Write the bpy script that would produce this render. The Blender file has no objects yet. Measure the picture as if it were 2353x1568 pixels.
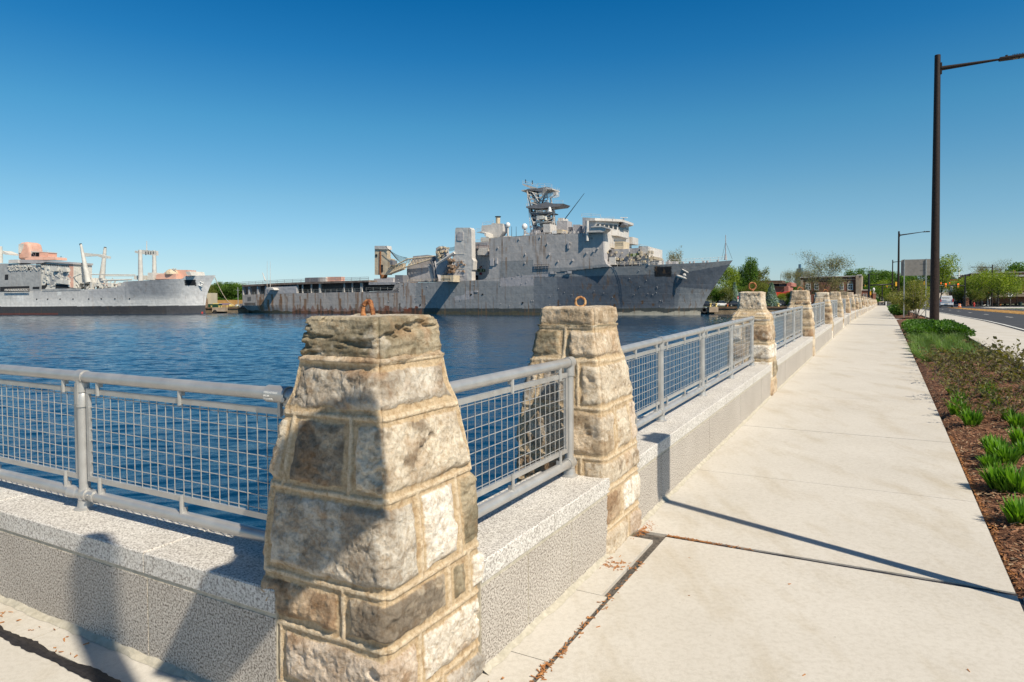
import bpy, math, random
import numpy as np
from mathutils import Vector, Matrix
# ---------------------------------------------------------------- camera, sky, sun, exposure
sc = bpy.context.scene
F, CX, PPY = 1550., 1176.5, 729.              # lens in units of a 2353 px wide photograph
PITCH, ROLL, EYE = math.radians(1.7), math.radians(.35), 1.65
cam = bpy.data.objects.new('camera', bpy.data.cameras.new('camera'))
sc.collection.objects.link(cam); sc.camera = cam
cam.data.sensor_width = 36; cam.data.lens = 36 * F / 2353
cam.data.shift_y = -(784 - PPY) / 2353
cam.data.clip_end = 9000; cam.data.clip_start = .05
cam.location = (0, 0, EYE)
cam.rotation_euler = (Matrix.Rotation(math.radians(90) - PITCH, 3, 'X') @ Matrix.Rotation(-ROLL, 3, 'Z')).to_euler()
SUN_EL = math.radians(47); SX, SY = .651, -.758          # horizontal direction towards the sun
w = bpy.data.worlds.new('World'); sc.world = w; w.use_nodes = True
nt = w.node_tree; nt.nodes.clear()
sky = nt.nodes.new('ShaderNodeTexSky'); sky.sky_type = 'NISHITA'; sky.sun_disc = False
sky.sun_elevation = SUN_EL; sky.sun_rotation = math.atan2(SX, SY)
sky.air_density = 1.05; sky.dust_density = .25; sky.ozone_density = 3.0; sky.altitude = 10
hs_ = nt.nodes.new('ShaderNodeHueSaturation'); hs_.inputs['Saturation'].default_value = 1.12
gm_ = nt.nodes.new('ShaderNodeGamma'); gm_.inputs[1].default_value = 1.0
bg = nt.nodes.new('ShaderNodeBackground'); bg.inputs[1].default_value = .105
wo = nt.nodes.new('ShaderNodeOutputWorld')
nt.links.new(sky.outputs[0], hs_.inputs['Color']); nt.links.new(hs_.outputs[0], gm_.inputs[0])
tc_ = nt.nodes.new('ShaderNodeTexCoord'); sx_ = nt.nodes.new('ShaderNodeSeparateXYZ'); rp_ = nt.nodes.new('ShaderNodeValToRGB'); mx_ = nt.nodes.new('ShaderNodeMix')
mx_.data_type = 'RGBA'; mx_.blend_type = 'MULTIPLY'; mx_.inputs[0].default_value = 1
SKYR = [(0, (.62, .82, 1.20)), (.056, (.60, .76, .93)), (.14, (.56, .80, .85)), (.24, (.35, .80, .87)), (.33, (.13, .66, .86)), (.41, (.03, .56, .82)), (.52, (.12, .56, .86)), (.70, (.22, .38, .50)), (.88, (.48, .42, .34))]
while len(rp_.color_ramp.elements) < len(SKYR): rp_.color_ramp.elements.new(.5)
for e_, (p_, c_) in zip(rp_.color_ramp.elements, SKYR): e_.position = p_; e_.color = (*c_, 1)
nt.links.new(tc_.outputs['Generated'], sx_.inputs[0]); nt.links.new(sx_.outputs[2], rp_.inputs[0])
nt.links.new(gm_.outputs[0], mx_.inputs[6]); nt.links.new(rp_.outputs[0], mx_.inputs[7]); nt.links.new(mx_.outputs[2], bg.inputs[0]); nt.links.new(bg.outputs[0], wo.inputs[0])
sl = bpy.data.lights.new('sun', 'SUN'); sl.energy = 5.0; sl.angle = math.radians(.53); sl.color = (1, .905, .745)
so = bpy.data.objects.new('sun', sl); sc.collection.objects.link(so)
so.rotation_euler = Vector((SX*math.cos(SUN_EL), SY*math.cos(SUN_EL), math.sin(SUN_EL))).to_track_quat('Z', 'Y').to_euler()
sc.view_settings.view_transform = 'Standard'; sc.view_settings.look = 'None'
sc.view_settings.exposure = 0.20; sc.view_settings.gamma = 1
# ---------------------------------------------------------------- coordinates
TH = math.atan(854 / 1550.)                    # the walk runs along +s, t points from the water to the street
ST, CT = math.sin(TH), math.cos(TH)
def W(s, t, z=0): return np.array([ST*s + CT*t, CT*s - ST*t, z])
_f = np.array([0, math.cos(PITCH), -math.sin(PITCH)]); _u = np.array([0, math.sin(PITCH), math.cos(PITCH)]); _r = np.array([1., 0, 0])
RR = _r*math.cos(ROLL) - _u*math.sin(ROLL); UU = _u*math.cos(ROLL) + _r*math.sin(ROLL); EY = np.array([0, 0, EYE])
HS = [-60, 0, 4, 11, 18, 25, 32, 40, 46, 60, 100, 150, 210, 260, 4000]
HZ = [0, 0, 0, .08, .13, .17, .20, .21, .19, .05, -.35, -.8, -1.3, -1.5, -1.5]
def zs(s): return float(np.interp(s, HS, HZ))
def ray(x, y): return _f + RR*(x-CX)/F + UU*(PPY-y)/F
def onz(x, y, z):
    d = ray(x, y); return EY + d*(z-EYE)/d[2]
def gp(x, y):                                  # where a photographed foot stands on the sloping ground
    z = 0
    for i in range(60):
        p = onz(x, y, z); z = .5*z + .5*zs(p[0]*ST + p[1]*CT)
    return p
def atY(x, y, Y):
    d = ray(x, 690); return d[0]*Y/d[1]
def zat(x, y, Y):
    d = ray(x, y); return EYE + d[2]*Y/d[1]
K1=(900,1060,800/2353.);K2=(1400,700,900/2352.);K3=(2100,700,900/2352.);K4=(0,900,900/2353.);K5=(1980,700,600/2352.);K6=(0,940,420/2353.)
K7=(780,1100,300/2353.);KR=(3720,1040,376/2353.);KL=(3400,1040,380/2353.);KB=(2750,1040,500/2353.);KC=(2780,980,820/2353.)
def px(K, x, y): return (K[0]+x*K[2])/1.7407, (K[1]+y*K[2])/1.7407
WATER = -3.6
# ---------------------------------------------------------------- mesh helpers
C = sc.collection
class MB:
    def __init__(s): s.v = []; s.f = []; s.k = []
    def add(s, v, f):
        s.k.append((len(s.v), len(s.f))); n = len(s.v); s.v += [tuple(map(float, p)) for p in v]; s.f += [tuple(i+n for i in q) for q in f]; return s
    def box(s, x0, x1, y0, y1, z0, z1, M=None, bev=0):
        if bev > 0:
            b = bev; c = []
            for z, k in ((z0, b), (z0+b, 0), (z1-b, 0), (z1, b)):
                c += [(x0+k+b*0, y0+k, z), (x1-k, y0+k, z), (x1-k, y1-k, z), (x0+k, y1-k, z)]
            f = [(3, 2, 1, 0), (12, 13, 14, 15)]
            for L in range(3):
                for i in range(4): f.append((L*4+i, L*4+(i+1) % 4, L*4+4+(i+1) % 4, L*4+4+i))
        else:
            c = [(x0,y0,z0),(x1,y0,z0),(x1,y1,z0),(x0,y1,z0),(x0,y0,z1),(x1,y0,z1),(x1,y1,z1),(x0,y1,z1)]
            f = [(3,2,1,0),(4,5,6,7),(0,1,5,4),(1,2,6,5),(2,3,7,6),(3,0,4,7)]
        if M is not None: c = [tuple(M @ Vector(p)) for p in c]
        return s.add(c, f)
    def cyl(s, a, b, r0, r1=None, n=10, cap=True):
        r1 = r0 if r1 is None else r1
        a = Vector(a); b = Vector(b); d = (b-a).normalized()
        e = Vector((0, 0, 1)) if abs(d.z) < .9 else Vector((1, 0, 0))
        p = d.cross(e).normalized(); q = d.cross(p)
        v = []
        for k in range(n):
            t = 2*math.pi*k/n; o = p*math.cos(t) + q*math.sin(t); v.append(a+o*r0); v.append(b+o*r1)
        f = [(2*k, 2*((k+1) % n), 2*((k+1) % n)+1, 2*k+1) for k in range(n)]
        if cap: f += [tuple(2*k for k in range(n))[::-1], tuple(2*k+1 for k in range(n))]
        return s.add(v, f)
    def tube(s, pts, r, n=8, closed=False):
        pts = [Vector(p) for p in pts]; m = len(pts); v = []; rr = r if hasattr(r, '__len__') else [r]*m
        up = Vector((.13, .21, .97)).normalized()
        for i, p in enumerate(pts):
            a = pts[(i-1) % m] if (closed or i) else p; b = pts[(i+1) % m] if (closed or i < m-1) else p
            d = (b-a).normalized(); e = d.cross(up)
            if e.length < .05: e = d.cross(Vector((1, 0, 0)))
            e.normalize(); g = d.cross(e)
            for k in range(n):
                t = 2*math.pi*k/n; v.append(p + (e*math.cos(t)+g*math.sin(t))*rr[i])
        f = []
        for i in range(m if closed else m-1):
            j = (i+1) % m
            for k in range(n): f.append((i*n+k, i*n+(k+1) % n, j*n+(k+1) % n, j*n+k))
        if not closed: f += [tuple(range(n))[::-1], tuple((m-1)*n+k for k in range(n))]
        return s.add(v, f)
    def prism(s, poly, y0, y1, ax='y'):        # polygon in (x, z) pushed from y0 to y1
        n = len(poly)
        if ax == 'y': v = [(a, y0, b) for a, b in poly] + [(a, y1, b) for a, b in poly]
        elif ax == 'z': v = [(a, b, y0) for a, b in poly] + [(a, b, y1) for a, b in poly]
        else: v = [(y0, a, b) for a, b in poly] + [(y1, a, b) for a, b in poly]
        f = [tuple(range(n)), tuple(range(2*n-1, n-1, -1))] + [(i, n+i, n+(i+1) % n, (i+1) % n) for i in range(n)]
        return s.add(v, f)
    def sph(s, c, r, n=12, m=8, zmin=-1.0, sz=1.0):
        v = []; f = []; lat0 = math.asin(zmin)
        for j in range(m+1):
            a = lat0 + (math.pi/2-lat0)*j/m
            for k in range(n):
                t = 2*math.pi*k/n; v.append((c[0]+r*math.cos(a)*math.cos(t), c[1]+r*math.cos(a)*math.sin(t), c[2]+r*sz*math.sin(a)))
        for j in range(m):
            for k in range(n): f.append((j*n+k, j*n+(k+1) % n, (j+1)*n+(k+1) % n, (j+1)*n+k))
        return s.add(v, f)
    def lathe(s, c, prof, n=16):               # prof: (radius, z)
        v = []; f = []
        for r, z in prof:
            for k in range(n):
                t = 2*math.pi*k/n; v.append((c[0]+r*math.cos(t), c[1]+r*math.sin(t), c[2]+z))
        for j in range(len(prof)-1):
            for k in range(n): f.append((j*n+k, j*n+(k+1) % n, (j+1)*n+(k+1) % n, (j+1)*n+k))
        f += [tuple(range(n))[::-1], tuple((len(prof)-1)*n+k for k in range(n))]
        return s.add(v, f)
    def each(s, name, m, parent=None, smooth=False, auto=None):   # every primitive becomes an object of its own
        k = s.k+[(len(s.v), len(s.f))]; out = []
        for (v0, f0), (v1, f1_) in zip(k[:-1], k[1:]):
            q = MB(); q.add(s.v[v0:v1], [tuple(i-v0 for i in f) for f in s.f[f0:f1_]]); out.append(q.build(name, m, parent, smooth, auto))
        return out
    def build(s, name, m, parent=None, smooth=False, auto=None):
        me = bpy.data.meshes.new(name); me.from_pydata(s.v, [], s.f); me.materials.append(m); me.update()
        o = bpy.data.objects.new(name, me); C.objects.link(o)
        if parent is not None: o.parent = parent
        if smooth:
            me.polygons.foreach_set('use_smooth', [True]*len(me.polygons))
            if auto:
                md = None
                me.set_sharp_from_angle(angle=math.radians(auto))
        return o
def npmesh(name, V, Fq, m, parent=None, smooth=True, col=None, facecol=None):
    V = np.asarray(V, np.float32); Fq = np.asarray(Fq, np.int32); k = Fq.shape[1]
    me = bpy.data.meshes.new(name); me.vertices.add(len(V)); me.vertices.foreach_set('co', V.ravel())
    me.loops.add(Fq.size); me.loops.foreach_set('vertex_index', Fq.ravel())
    me.polygons.add(len(Fq)); me.polygons.foreach_set('loop_start', np.arange(0, Fq.size, k, dtype=np.int32))
    me.update(calc_edges=True); me.validate()
    if smooth: me.polygons.foreach_set('use_smooth', np.ones(len(me.polygons), bool))
    if col is not None:
        a = me.color_attributes.new('Col', 'FLOAT_COLOR', 'POINT'); c4 = np.ones((len(V), 4), np.float32); c4[:, :3] = col
        a.data.foreach_set('color', c4.ravel())
    me.materials.append(m)
    o = bpy.data.objects.new(name, me); C.objects.link(o)
    if parent is not None: o.parent = parent
    return o
def tag(o, label=None, cat=None, group=None, kind=None):
    if label: o['label'] = label
    if cat: o['category'] = cat
    if group: o['group'] = group
    if kind: o['kind'] = kind
    return o
def empty(name, loc=(0, 0, 0), rz=0, label=None, cat=None, group=None):
    o = bpy.data.objects.new(name, None); C.objects.link(o); o.location = tuple(map(float, loc)); o.rotation_euler = (0, 0, rz)
    return tag(o, label, cat, group)
KIDS = {}
def copytree(o, loc=None, rz=None, scale=None, label=None, group=None, parent=None):
    c = o.copy(); C.objects.link(c)
    if parent is not None: c.parent = parent
    if loc is not None: c.location = tuple(map(float, loc))
    if rz is not None: c.rotation_euler = (0, 0, rz)
    if scale is not None: c.scale = (scale,)*3 if not hasattr(scale, '__len__') else scale
    if label: c['label'] = label
    if group: c['group'] = group
    for ch in [x for x in bpy.data.objects if x.parent == o]: copytree(ch, parent=c)
    return c
# ---------------------------------------------------------------- noise for modelling
def _h(ix, iy, iz, seed):
    n = (ix.astype(np.int64)*374761393 + iy.astype(np.int64)*668265263 + iz.astype(np.int64)*2147483647 + seed*1274126177) & 0xffffffff
    n = (n ^ (n >> 13)) * 1274126177 & 0xffffffff
    n = (n ^ (n >> 15)) * 2246822519 & 0xffffffff
    return ((n ^ (n >> 16)) & 0xffffff) / float(0xffffff)
def vnoise(P, seed=0):
    I = np.floor(P); f = P - I; f = f*f*(3-2*f); I = I.astype(np.int64); o = 0
    for dx in (0, 1):
        for dy in (0, 1):
            for dz in (0, 1):
                wgt = (f[:, 0] if dx else 1-f[:, 0])*(f[:, 1] if dy else 1-f[:, 1])*(f[:, 2] if dz else 1-f[:, 2])
                o = o + wgt*_h(I[:, 0]+dx, I[:, 1]+dy, I[:, 2]+dz, seed)
    return o
def fbm(P, sc_=1., octv=4, seed=0, gain=.5):
    P = np.asarray(P, float)*sc_; o = 0; a = 1; t = 0
    for i in range(octv): o = o + a*vnoise(P, seed+i*17); t += a; a *= gain; P = P*2.03 + 11.7
    return o/t
def sst(a, b, x):
    t = np.clip((x-a)/(b-a), 0, 1); return t*t*(3-2*t)
# ---------------------------------------------------------------- materials
def newmat(name):
    m = bpy.data.materials.new(name); m.use_nodes = True; n = m.node_tree; n.nodes.clear()
    o = n.nodes.new('ShaderNodeOutputMaterial'); b = n.nodes.new('ShaderNodeBsdfPrincipled'); n.links.new(b.outputs[0], o.inputs[0])
    return m, n, b
def ramp(n, stops, inp, interp='LINEAR'):
    r = n.nodes.new('ShaderNodeValToRGB'); r.color_ramp.interpolation = interp
    while len(r.color_ramp.elements) < len(stops): r.color_ramp.elements.new(.5)
    for e, (p, c) in zip(r.color_ramp.elements, stops):
        e.position = p; e.color = (*c, 1) if hasattr(c, '__len__') else (c, c, c, 1)
    n.links.new(inp, r.inputs[0]); return r
def noise(n, scale, detail=4, rough=.55, co=None, dist=0.0):
    t = n.nodes.new('ShaderNodeTexNoise'); t.inputs['Scale'].default_value = scale; t.inputs['Detail'].default_value = detail
    t.inputs['Roughness'].default_value = rough; t.inputs['Distortion'].default_value = dist
    if co is not None: n.links.new(co, t.inputs['Vector'])
    return t
def objco(n, scale=(1, 1, 1), kind='Object'):
    t = n.nodes.new('ShaderNodeTexCoord'); mp = n.nodes.new('ShaderNodeMapping'); mp.inputs['Scale'].default_value = scale
    n.links.new(t.outputs[kind], mp.inputs[0]); return mp.outputs[0]
def mixc(n, fac, a, b, mode='MIX'):
    m = n.nodes.new('ShaderNodeMix'); m.data_type = 'RGBA'; m.blend_type = mode
    for s, v in ((m.inputs[0], fac), (m.inputs[6], a), (m.inputs[7], b)):
        if hasattr(v, 'links'): n.links.new(v, s)
        elif hasattr(v, '__len__'): s.default_value = (*v, 1)
        else: s.default_value = v
    return m.outputs[2]
def bump(n, b, h, strength=.3, dist=.01, prev=None):
    u = n.nodes.new('ShaderNodeBump'); u.inputs['Strength'].default_value = strength; u.inputs['Distance'].default_value = dist
    n.links.new(h, u.inputs['Height'])
    if prev is not None: n.links.new(prev, u.inputs['Normal'])
    n.links.new(u.outputs[0], b.inputs['Normal']); return u.outputs[0]
def M2(name, a, b, scale=3, rough=.6, metal=0, bs=.0, bscale=30, bd=.01, detail=5, lo=.35, hi=.65, stretch=(1, 1, 1), spec=.5, fine=None):
    m, n, p = newmat(name); co = objco(n, stretch)
    t = noise(n, scale, detail, .6, co); r = ramp(n, [(lo, a), (hi, b)], t.outputs[0]); c = r.outputs[0]
    if fine:
        t2 = noise(n, fine[0], 3, .6, co); r2 = ramp(n, [(.3, 1-fine[1]), (.7, 1+0*fine[1])], t2.outputs[0]); c = mixc(n, 1.0, c, r2.outputs[0], 'MULTIPLY')
    n.links.new(c, p.inputs['Base Color']); p.inputs['Roughness'].default_value = rough; p.inputs['Metallic'].default_value = metal
    p.inputs['Specular IOR Level'].default_value = spec
    if bs: bump(n, p, noise(n, bscale, 5, .6, co).outputs[0], bs, bd)
    return m
MT = {}
def simple(name, c, rough=.6, metal=0, var=.85):
    return M2(name, tuple(x*var for x in c), c, 2.5, rough, metal)
def metal_rail():
    m, n, p = newmat('brushed aluminium'); co = objco(n)
    t = noise(n, 9, 4, .6, co); c = ramp(n, [(.3, (.43, .42, .405)), (.7, (.53, .52, .50))], t.outputs[0]).outputs[0]
    t2 = noise(n, 160, 2, .5, co); c = mixc(n, ramp(n, [(.70, 0), (.74, .5)], t2.outputs[0]).outputs[0], c, (.8, .8, .8))
    n.links.new(c, p.inputs['Base Color']); p.inputs['Metallic'].default_value = .5
    n.links.new(ramp(n, [(.3, .34), (.7, .5)], t.outputs[0]).outputs[0], p.inputs['Roughness']); return m
MT['rail'] = metal_rail()
def granite(name, base, dark, light, sc1=120):
    m, n, p = newmat(name); co = objco(n)
    t = noise(n, sc1, 2, .6, co); c = ramp(n, [(.36, dark), (.48, base), (.60, light)], t.outputs[0]).outputs[0]
    t3 = noise(n, 300, 2, .6, co); c = mixc(n, 1.0, c, ramp(n, [(.38, (.74, .73, .71)), (.5, (1.05, 1.05, 1.05))], t3.outputs[0]).outputs[0], 'MULTIPLY')
    v = noise(n, 2.2, 5, .6, co); c = mixc(n, 1.0, c, ramp(n, [(.3, (.86, .85, .84)), (.7, (1, 1, 1))], v.outputs[0]).outputs[0], 'MULTIPLY')
    n.links.new(c, p.inputs['Base Color']); p.inputs['Roughness'].default_value = .75
    bump(n, p, t.outputs[0], .05, .002); return m
MT['granite'] = granite('pale flamed granite', (.60, .57, .52), (.28, .25, .23), (.76, .73, .69))
MT['granite_face'] = granite('grey speckled granite', (.42, .375, .325), (.14, .12, .10), (.64, .59, .53), 105)
MT['mortar'] = M2('tan mortar', (.38, .345, .27), (.52, .475, .385), 30, .9, bs=.4, bscale=200, bd=.003)
def concrete(name, a, b, stain):
    m, n, p = newmat(name); co = objco(n)
    t = noise(n, .9, 6, .62, co); c = ramp(n, [(.3, a), (.7, b)], t.outputs[0]).outputs[0]
    t2 = noise(n, 3.2, 5, .65, objco(n, (1, .35, 1))); c = mixc(n, ramp(n, [(.50, 0), (.72, .75)], t2.outputs[0]).outputs[0], c, stain)
    t4 = noise(n, 34, 4, .7, co); c = mixc(n, 1.0, c, ramp(n, [(.32, (.88, .87, .85)), (.56, (1, 1, 1))], t4.outputs[0]).outputs[0], 'MULTIPLY')
    f = noise(n, 260, 2, .5, co); c = mixc(n, 1.0, c, ramp(n, [(.3, .86), (.62, 1.0)], f.outputs[0]).outputs[0], 'MULTIPLY')
    v = n.nodes.new('ShaderNodeTexVoronoi'); v.inputs['Scale'].default_value = 7; n.links.new(co, v.inputs['Vector'])
    c = mixc(n, ramp(n, [(.012, .7), (.03, 0)], v.outputs['Distance']).outputs[0], c, (.12, .09, .06))
    n.links.new(c, p.inputs['Base Color']); p.inputs['Roughness'].default_value = .85
    bump(n, p, f.outputs[0], .18, .002); return m
MT['concrete'] = concrete('brushed concrete', (.57, .53, .465), (.645, .605, .54), (.50, .44, .345))
MT['asphalt'] = M2('dark asphalt', (.045, .045, .05), (.065, .065, .07), .6, .9, bs=.3, bscale=120, fine=(90, .3))
MT['black'] = M2('black paint', (.012, .011, .011), (.022, .02, .019), 6, .45)
MT['pole'] = M2('dark bronze paint', (.022, .012, .008), (.040, .024, .017), 14, .55, bs=.1, bscale=80, spec=.3)
MT['tar'] = M2('black joint tar', (.012, .010, .010), (.035, .03, .03), 40, .5, bs=.6, bscale=90, bd=.004)
MT['joint'] = M2('dirty joint filler', (.05, .045, .04), (.15, .13, .11), 30, .9, bs=.5, bscale=90)
MT['dark'] = simple('dark interior', (.02, .022, .025), .8)
MT['white'] = simple('white paint', (.78, .78, .76), .4, 0, .93)
MT['linepaint'] = simple('road marking white', (.75, .74, .7), .7, 0, .8)
MT['lineyellow'] = simple('road marking yellow', (.62, .33, .07), .7, 0, .8)
MT['glass'] = simple('dark window glass', (.03, .035, .04), .12)
MT['yellow'] = simple('signal yellow', (.85, .42, .02), .45)
MT['red'] = simple('red paint', (.6, .04, .02), .45)
MT['rubber'] = simple('black rubber', (.02, .02, .02), .8)
MT['galv'] = M2('galvanised steel', (.33, .35, .34), (.45, .46, .44), 9, .5, .4)
MT['alu'] = M2('sign back aluminium', (.27, .245, .215), (.33, .30, .265), 3, .55, .1, fine=(6, .12))
MT['grass'] = M2('mown grass', (.05, .10, .015), (.09, .17, .03), .5, .9, bs=.5, bscale=20, bd=.05, fine=(6, .4))
MT['earth'] = M2('bare earth and turf', (.07, .09, .03), (.16, .15, .10), .08, .95, bs=.3, bscale=3, bd=.1)
def rusty(name, a=(.17, .055, .02), b=(.44, .19, .07), sc_=45):
    return M2(name, a, b, sc_, .85, bs=.9, bscale=110, bd=.004, lo=.42, hi=.62)
MT['rust'] = rusty('flaking rust'); MT['rustlight'] = rusty('rust with pale scale', (.26, .09, .025), (.66, .42, .20), 60)
def stonemat():
    m, n, p = newmat('rough quarry stone'); co = objco(n)
    a = n.nodes.new('ShaderNodeAttribute'); a.attribute_name = 'Col'
    f = noise(n, 60, 6, .7, co); c = mixc(n, 1.0, a.outputs['Color'], ramp(n, [(.28, (.74, .67, .58)), (.62, (1.10, 1.10, 1.10))], f.outputs[0]).outputs[0], 'MULTIPLY')
    g = noise(n, 26, 6, .72, co, .4); c = mixc(n, 1.0, c, ramp(n, [(.34, (.72, .63, .53)), (.52, (1.05, 1.05, 1.05))], g.outputs[0]).outputs[0], 'MULTIPLY')
    n.links.new(c, p.inputs['Base Color']); p.inputs['Roughness'].default_value = .88
    b1 = bump(n, p, f.outputs[0], .95, .012); bump(n, p, noise(n, 230, 3, .6, co).outputs[0], .35, .002, b1); return m
MT['stone'] = stonemat()
def attrmat(name, rough=.7, rust=0., seams=None, fine=8, metal=0, streak=.0, bs=.15):
    m, n, p = newmat(name); co = objco(n)
    a = n.nodes.new('ShaderNodeAttribute'); a.attribute_name = 'Col'; c = a.outputs['Color']
    f = noise(n, fine*.12, 6, .65, co); c = mixc(n, 1.0, c, ramp(n, [(.3, (.80, .80, .80)), (.7, (1.08, 1.08, 1.08))], f.outputs[0]).outputs[0], 'MULTIPLY')
    prev = None
    if streak:
        v = noise(n, 1.0, 4, .6, objco(n, (1.1, 1.1, .05))); g = noise(n, .09, 3, .5, co)
        mul = n.nodes.new('ShaderNodeMath'); mul.operation = 'MULTIPLY'
        n.links.new(ramp(n, [(.56, 0), (.66, 1)], v.outputs[0]).outputs[0], mul.inputs[0]); n.links.new(ramp(n, [(.38, .08*streak), (.56, streak)], g.outputs[0]).outputs[0], mul.inputs[1])
        c = mixc(n, mul.outputs[0], c, (.17, .095, .045))
    n.links.new(c, p.inputs['Base Color']); p.inputs['Roughness'].default_value = rough; p.inputs['Metallic'].default_value = metal
    if seams:
        b = n.nodes.new('ShaderNodeTexBrick'); b.inputs['Scale'].default_value = 1; b.inputs['Brick Width'].default_value = seams[0]; b.inputs['Row Height'].default_value = seams[1]
        b.inputs['Mortar Size'].default_value = .05; b.inputs['Mortar Smooth'].default_value = .6; b.inputs['Color1'].default_value = b.inputs['Color2'].default_value = (1, 1, 1, 1); b.inputs['Mortar'].default_value = (0, 0, 0, 1)
        mp = n.nodes.new('ShaderNodeCombineXYZ'); sp = n.nodes.new('ShaderNodeSeparateXYZ'); n.links.new(co, sp.inputs[0]); n.links.new(sp.outputs[0], mp.inputs[0]); n.links.new(sp.outputs[2], mp.inputs[1]); n.links.new(mp.outputs[0], b.inputs['Vector'])
        prev = bump(n, p, b.outputs['Color'], .6, .08)
        dn = noise(n, .55, 3, .5, objco(n, (1.0, 1, .8))); prev = bump(n, p, dn.outputs[0], .45, .35, prev)
    return m
MT['hull'] = attrmat('weathered ship paint', .62, seams=(7, 2.4), streak=.8)
MT['hull2'] = attrmat('chalky ship paint', .75, seams=(6, 2.2), streak=.25)
MT['leafcol'] = attrmat('leaves', .6, fine=3)
def shipmat(name, a, b, rust=.5):
    m, n, p = newmat(name); co = objco(n)
    t = noise(n, .5, 6, .65, co); c = ramp(n, [(.3, a), (.7, b)], t.outputs[0]).outputs[0]
    v = noise(n, 1.4, 4, .6, objco(n, (1, 1, .09))); c = mixc(n, ramp(n, [(.58, 0), (.70, rust)], v.outputs[0]).outputs[0], c, (.28, .15, .06))
    n.links.new(c, p.inputs['Base Color']); p.inputs['Roughness'].default_value = .65
    bump(n, p, noise(n, .7, 3, .5, co).outputs[0], .5, .3); return m
MT['shiprust'] = M2('ship rust', (.16, .085, .05), (.42, .31, .22), .8, .9)
MT['deckrust'] = M2('rusted deck edge', (.10, .075, .06), (.24, .185, .155), .9, .9)
MT['sg'] = shipmat('ship grey', (.36, .345, .35), (.46, .44, .44), .35)
MT['sgd'] = shipmat('ship dark grey', (.13, .135, .15), (.20, .20, .215), .3)
MT['sgl'] = shipmat('ship pale grey', (.50, .47, .44), (.62, .59, .55), .5)
MT['sgc'] = shipmat('ship cream', (.52, .42, .29), (.64, .54, .39), .9)
MT['salmon'] = shipmat('salmon primer', (.62, .33, .24), (.72, .45, .35), .2)
MT['chalk'] = shipmat('chalky white', (.50, .48, .44), (.68, .66, .60), .35)
MT['chalkg'] = shipmat('chalky grey', (.27, .275, .28), (.42, .42, .41), .25)
MT['concrete_old'] = M2('stained quay concrete', (.14, .10, .06), (.30, .23, .15), .5, .9, bs=.4, bscale=3, bd=.1, fine=(4, .5))
# ================================================================ the ground
def strip(name, t0, t1, s0, s1, dz, m, ds=4., thick=None, parent=None, obj=True, mb=None, tfun=None):
    own = mb is None; mb = mb or MB()
    ss = [s0]; x = s0
    while x < s1-1e-6: x = min(x+ds, s1); ss.append(x)
    v = []; f = []
    for s in ss:
        a, b = (t0, t1) if tfun is None else tfun(s)
        z = zs(s)+dz; v += [W(s, a, z), W(s, b, z)]
    n = len(ss)
    f = [(2*i, 2*i+1, 2*i+3, 2*i+2) for i in range(n-1)]
    if thick:
        k = len(v); v += [p - np.array([0, 0, thick]) for p in v[:]]
        for i in range(n-1): f += [(2*i+1, k+2*i+1, k+2*i+3, 2*i+3), (2*i, 2*i+2, k+2*i+2, k+2*i)]
        f += [(0, k, k+1, 1), (2*n-2, 2*n-1, k+2*n-1, k+2*n-2)]
    mb.add(v, f)
    if own: return mb.build(name, m, parent)
    return mb
# quay line behind the ships (x, y), from far left to the end of the walk
QUAY = [(-900, 275), (-113.5, 275), (-113.5, 250), (-97.5, 250), (-97.5, 283), (-72, 283), (57, 216), (57, 195), (99.0, 195), (101, 184)]
g = MB()
v = []; f = []
# near land: one sheet following the slope
tt = [-1.9, .6, 4.7, 20, 60, 160, 500, 2500]; ss = [-200, -30, 0, 1.85, 4, 11, 18, 25, 32, 40, 46, 60, 80, 100, 125, 150, 180, 212]
for s in ss:
    for t in tt: v.append(W(s, t, zs(s)-.32))
for i in range(len(ss)-1):
    for j in range(len(tt)-1): a = i*len(tt)+j; f.append((a, a+1, a+len(tt)+1, a+len(tt)))
g.add(v, f)
g.add([W(-200, -400, -.32), W(-200, -1.9, -.32), W(1.85, -1.9, -.32), W(1.85, -400, -.32)], [(0, 1, 2, 3)])
e = W(212, -1.9, -1.62); e2 = W(212, 2500, -1.62)
poly = [(x, y, -1.62) for x, y in QUAY] + [tuple(e), tuple(e2), (6000, 3000, -1.62), (6000, 7000, -1.62), (-6000, 7000, -1.62), (-6000, 275, -1.62)]
g.add(poly, [tuple(range(len(poly)))[::-1]])
o = g.build('ground', MT['earth']); tag(o, kind='structure')
# water
WB = .012
def watermat():
    m, n, p = newmat('harbour water'); co = objco(n, (1, 1, 1))
    p.inputs['Roughness'].default_value = .05; p.inputs['IOR'].default_value = 1.33
    rot = n.nodes.new('ShaderNodeMapping'); rot.inputs['Rotation'].default_value = (0, 0, math.radians(8)); rot.inputs['Scale'].default_value = (.55, 1.7, 1); n.links.new(co, rot.inputs[0]); rc = rot.outputs[0]
    a = noise(n, 1.1, 3, .5, rc, .4); b = noise(n, 4.2, 3, .5, rc, .3); c = noise(n, .06, 3, .5, co)
    pr = bump(n, p, noise(n, 13., 3, .55, rc, .3).outputs[0], 1.0, WB)
    p.inputs['Specular Tint'].default_value = (.50, .84, 1.0, 1)
    n.links.new(ramp(n, [(.35, (.0015, .026, .064)), (.65, (.002, .038, .090))], c.outputs[0]).outputs[0], p.inputs['Base Color'])
    return m
MT['water'] = watermat()
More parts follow.
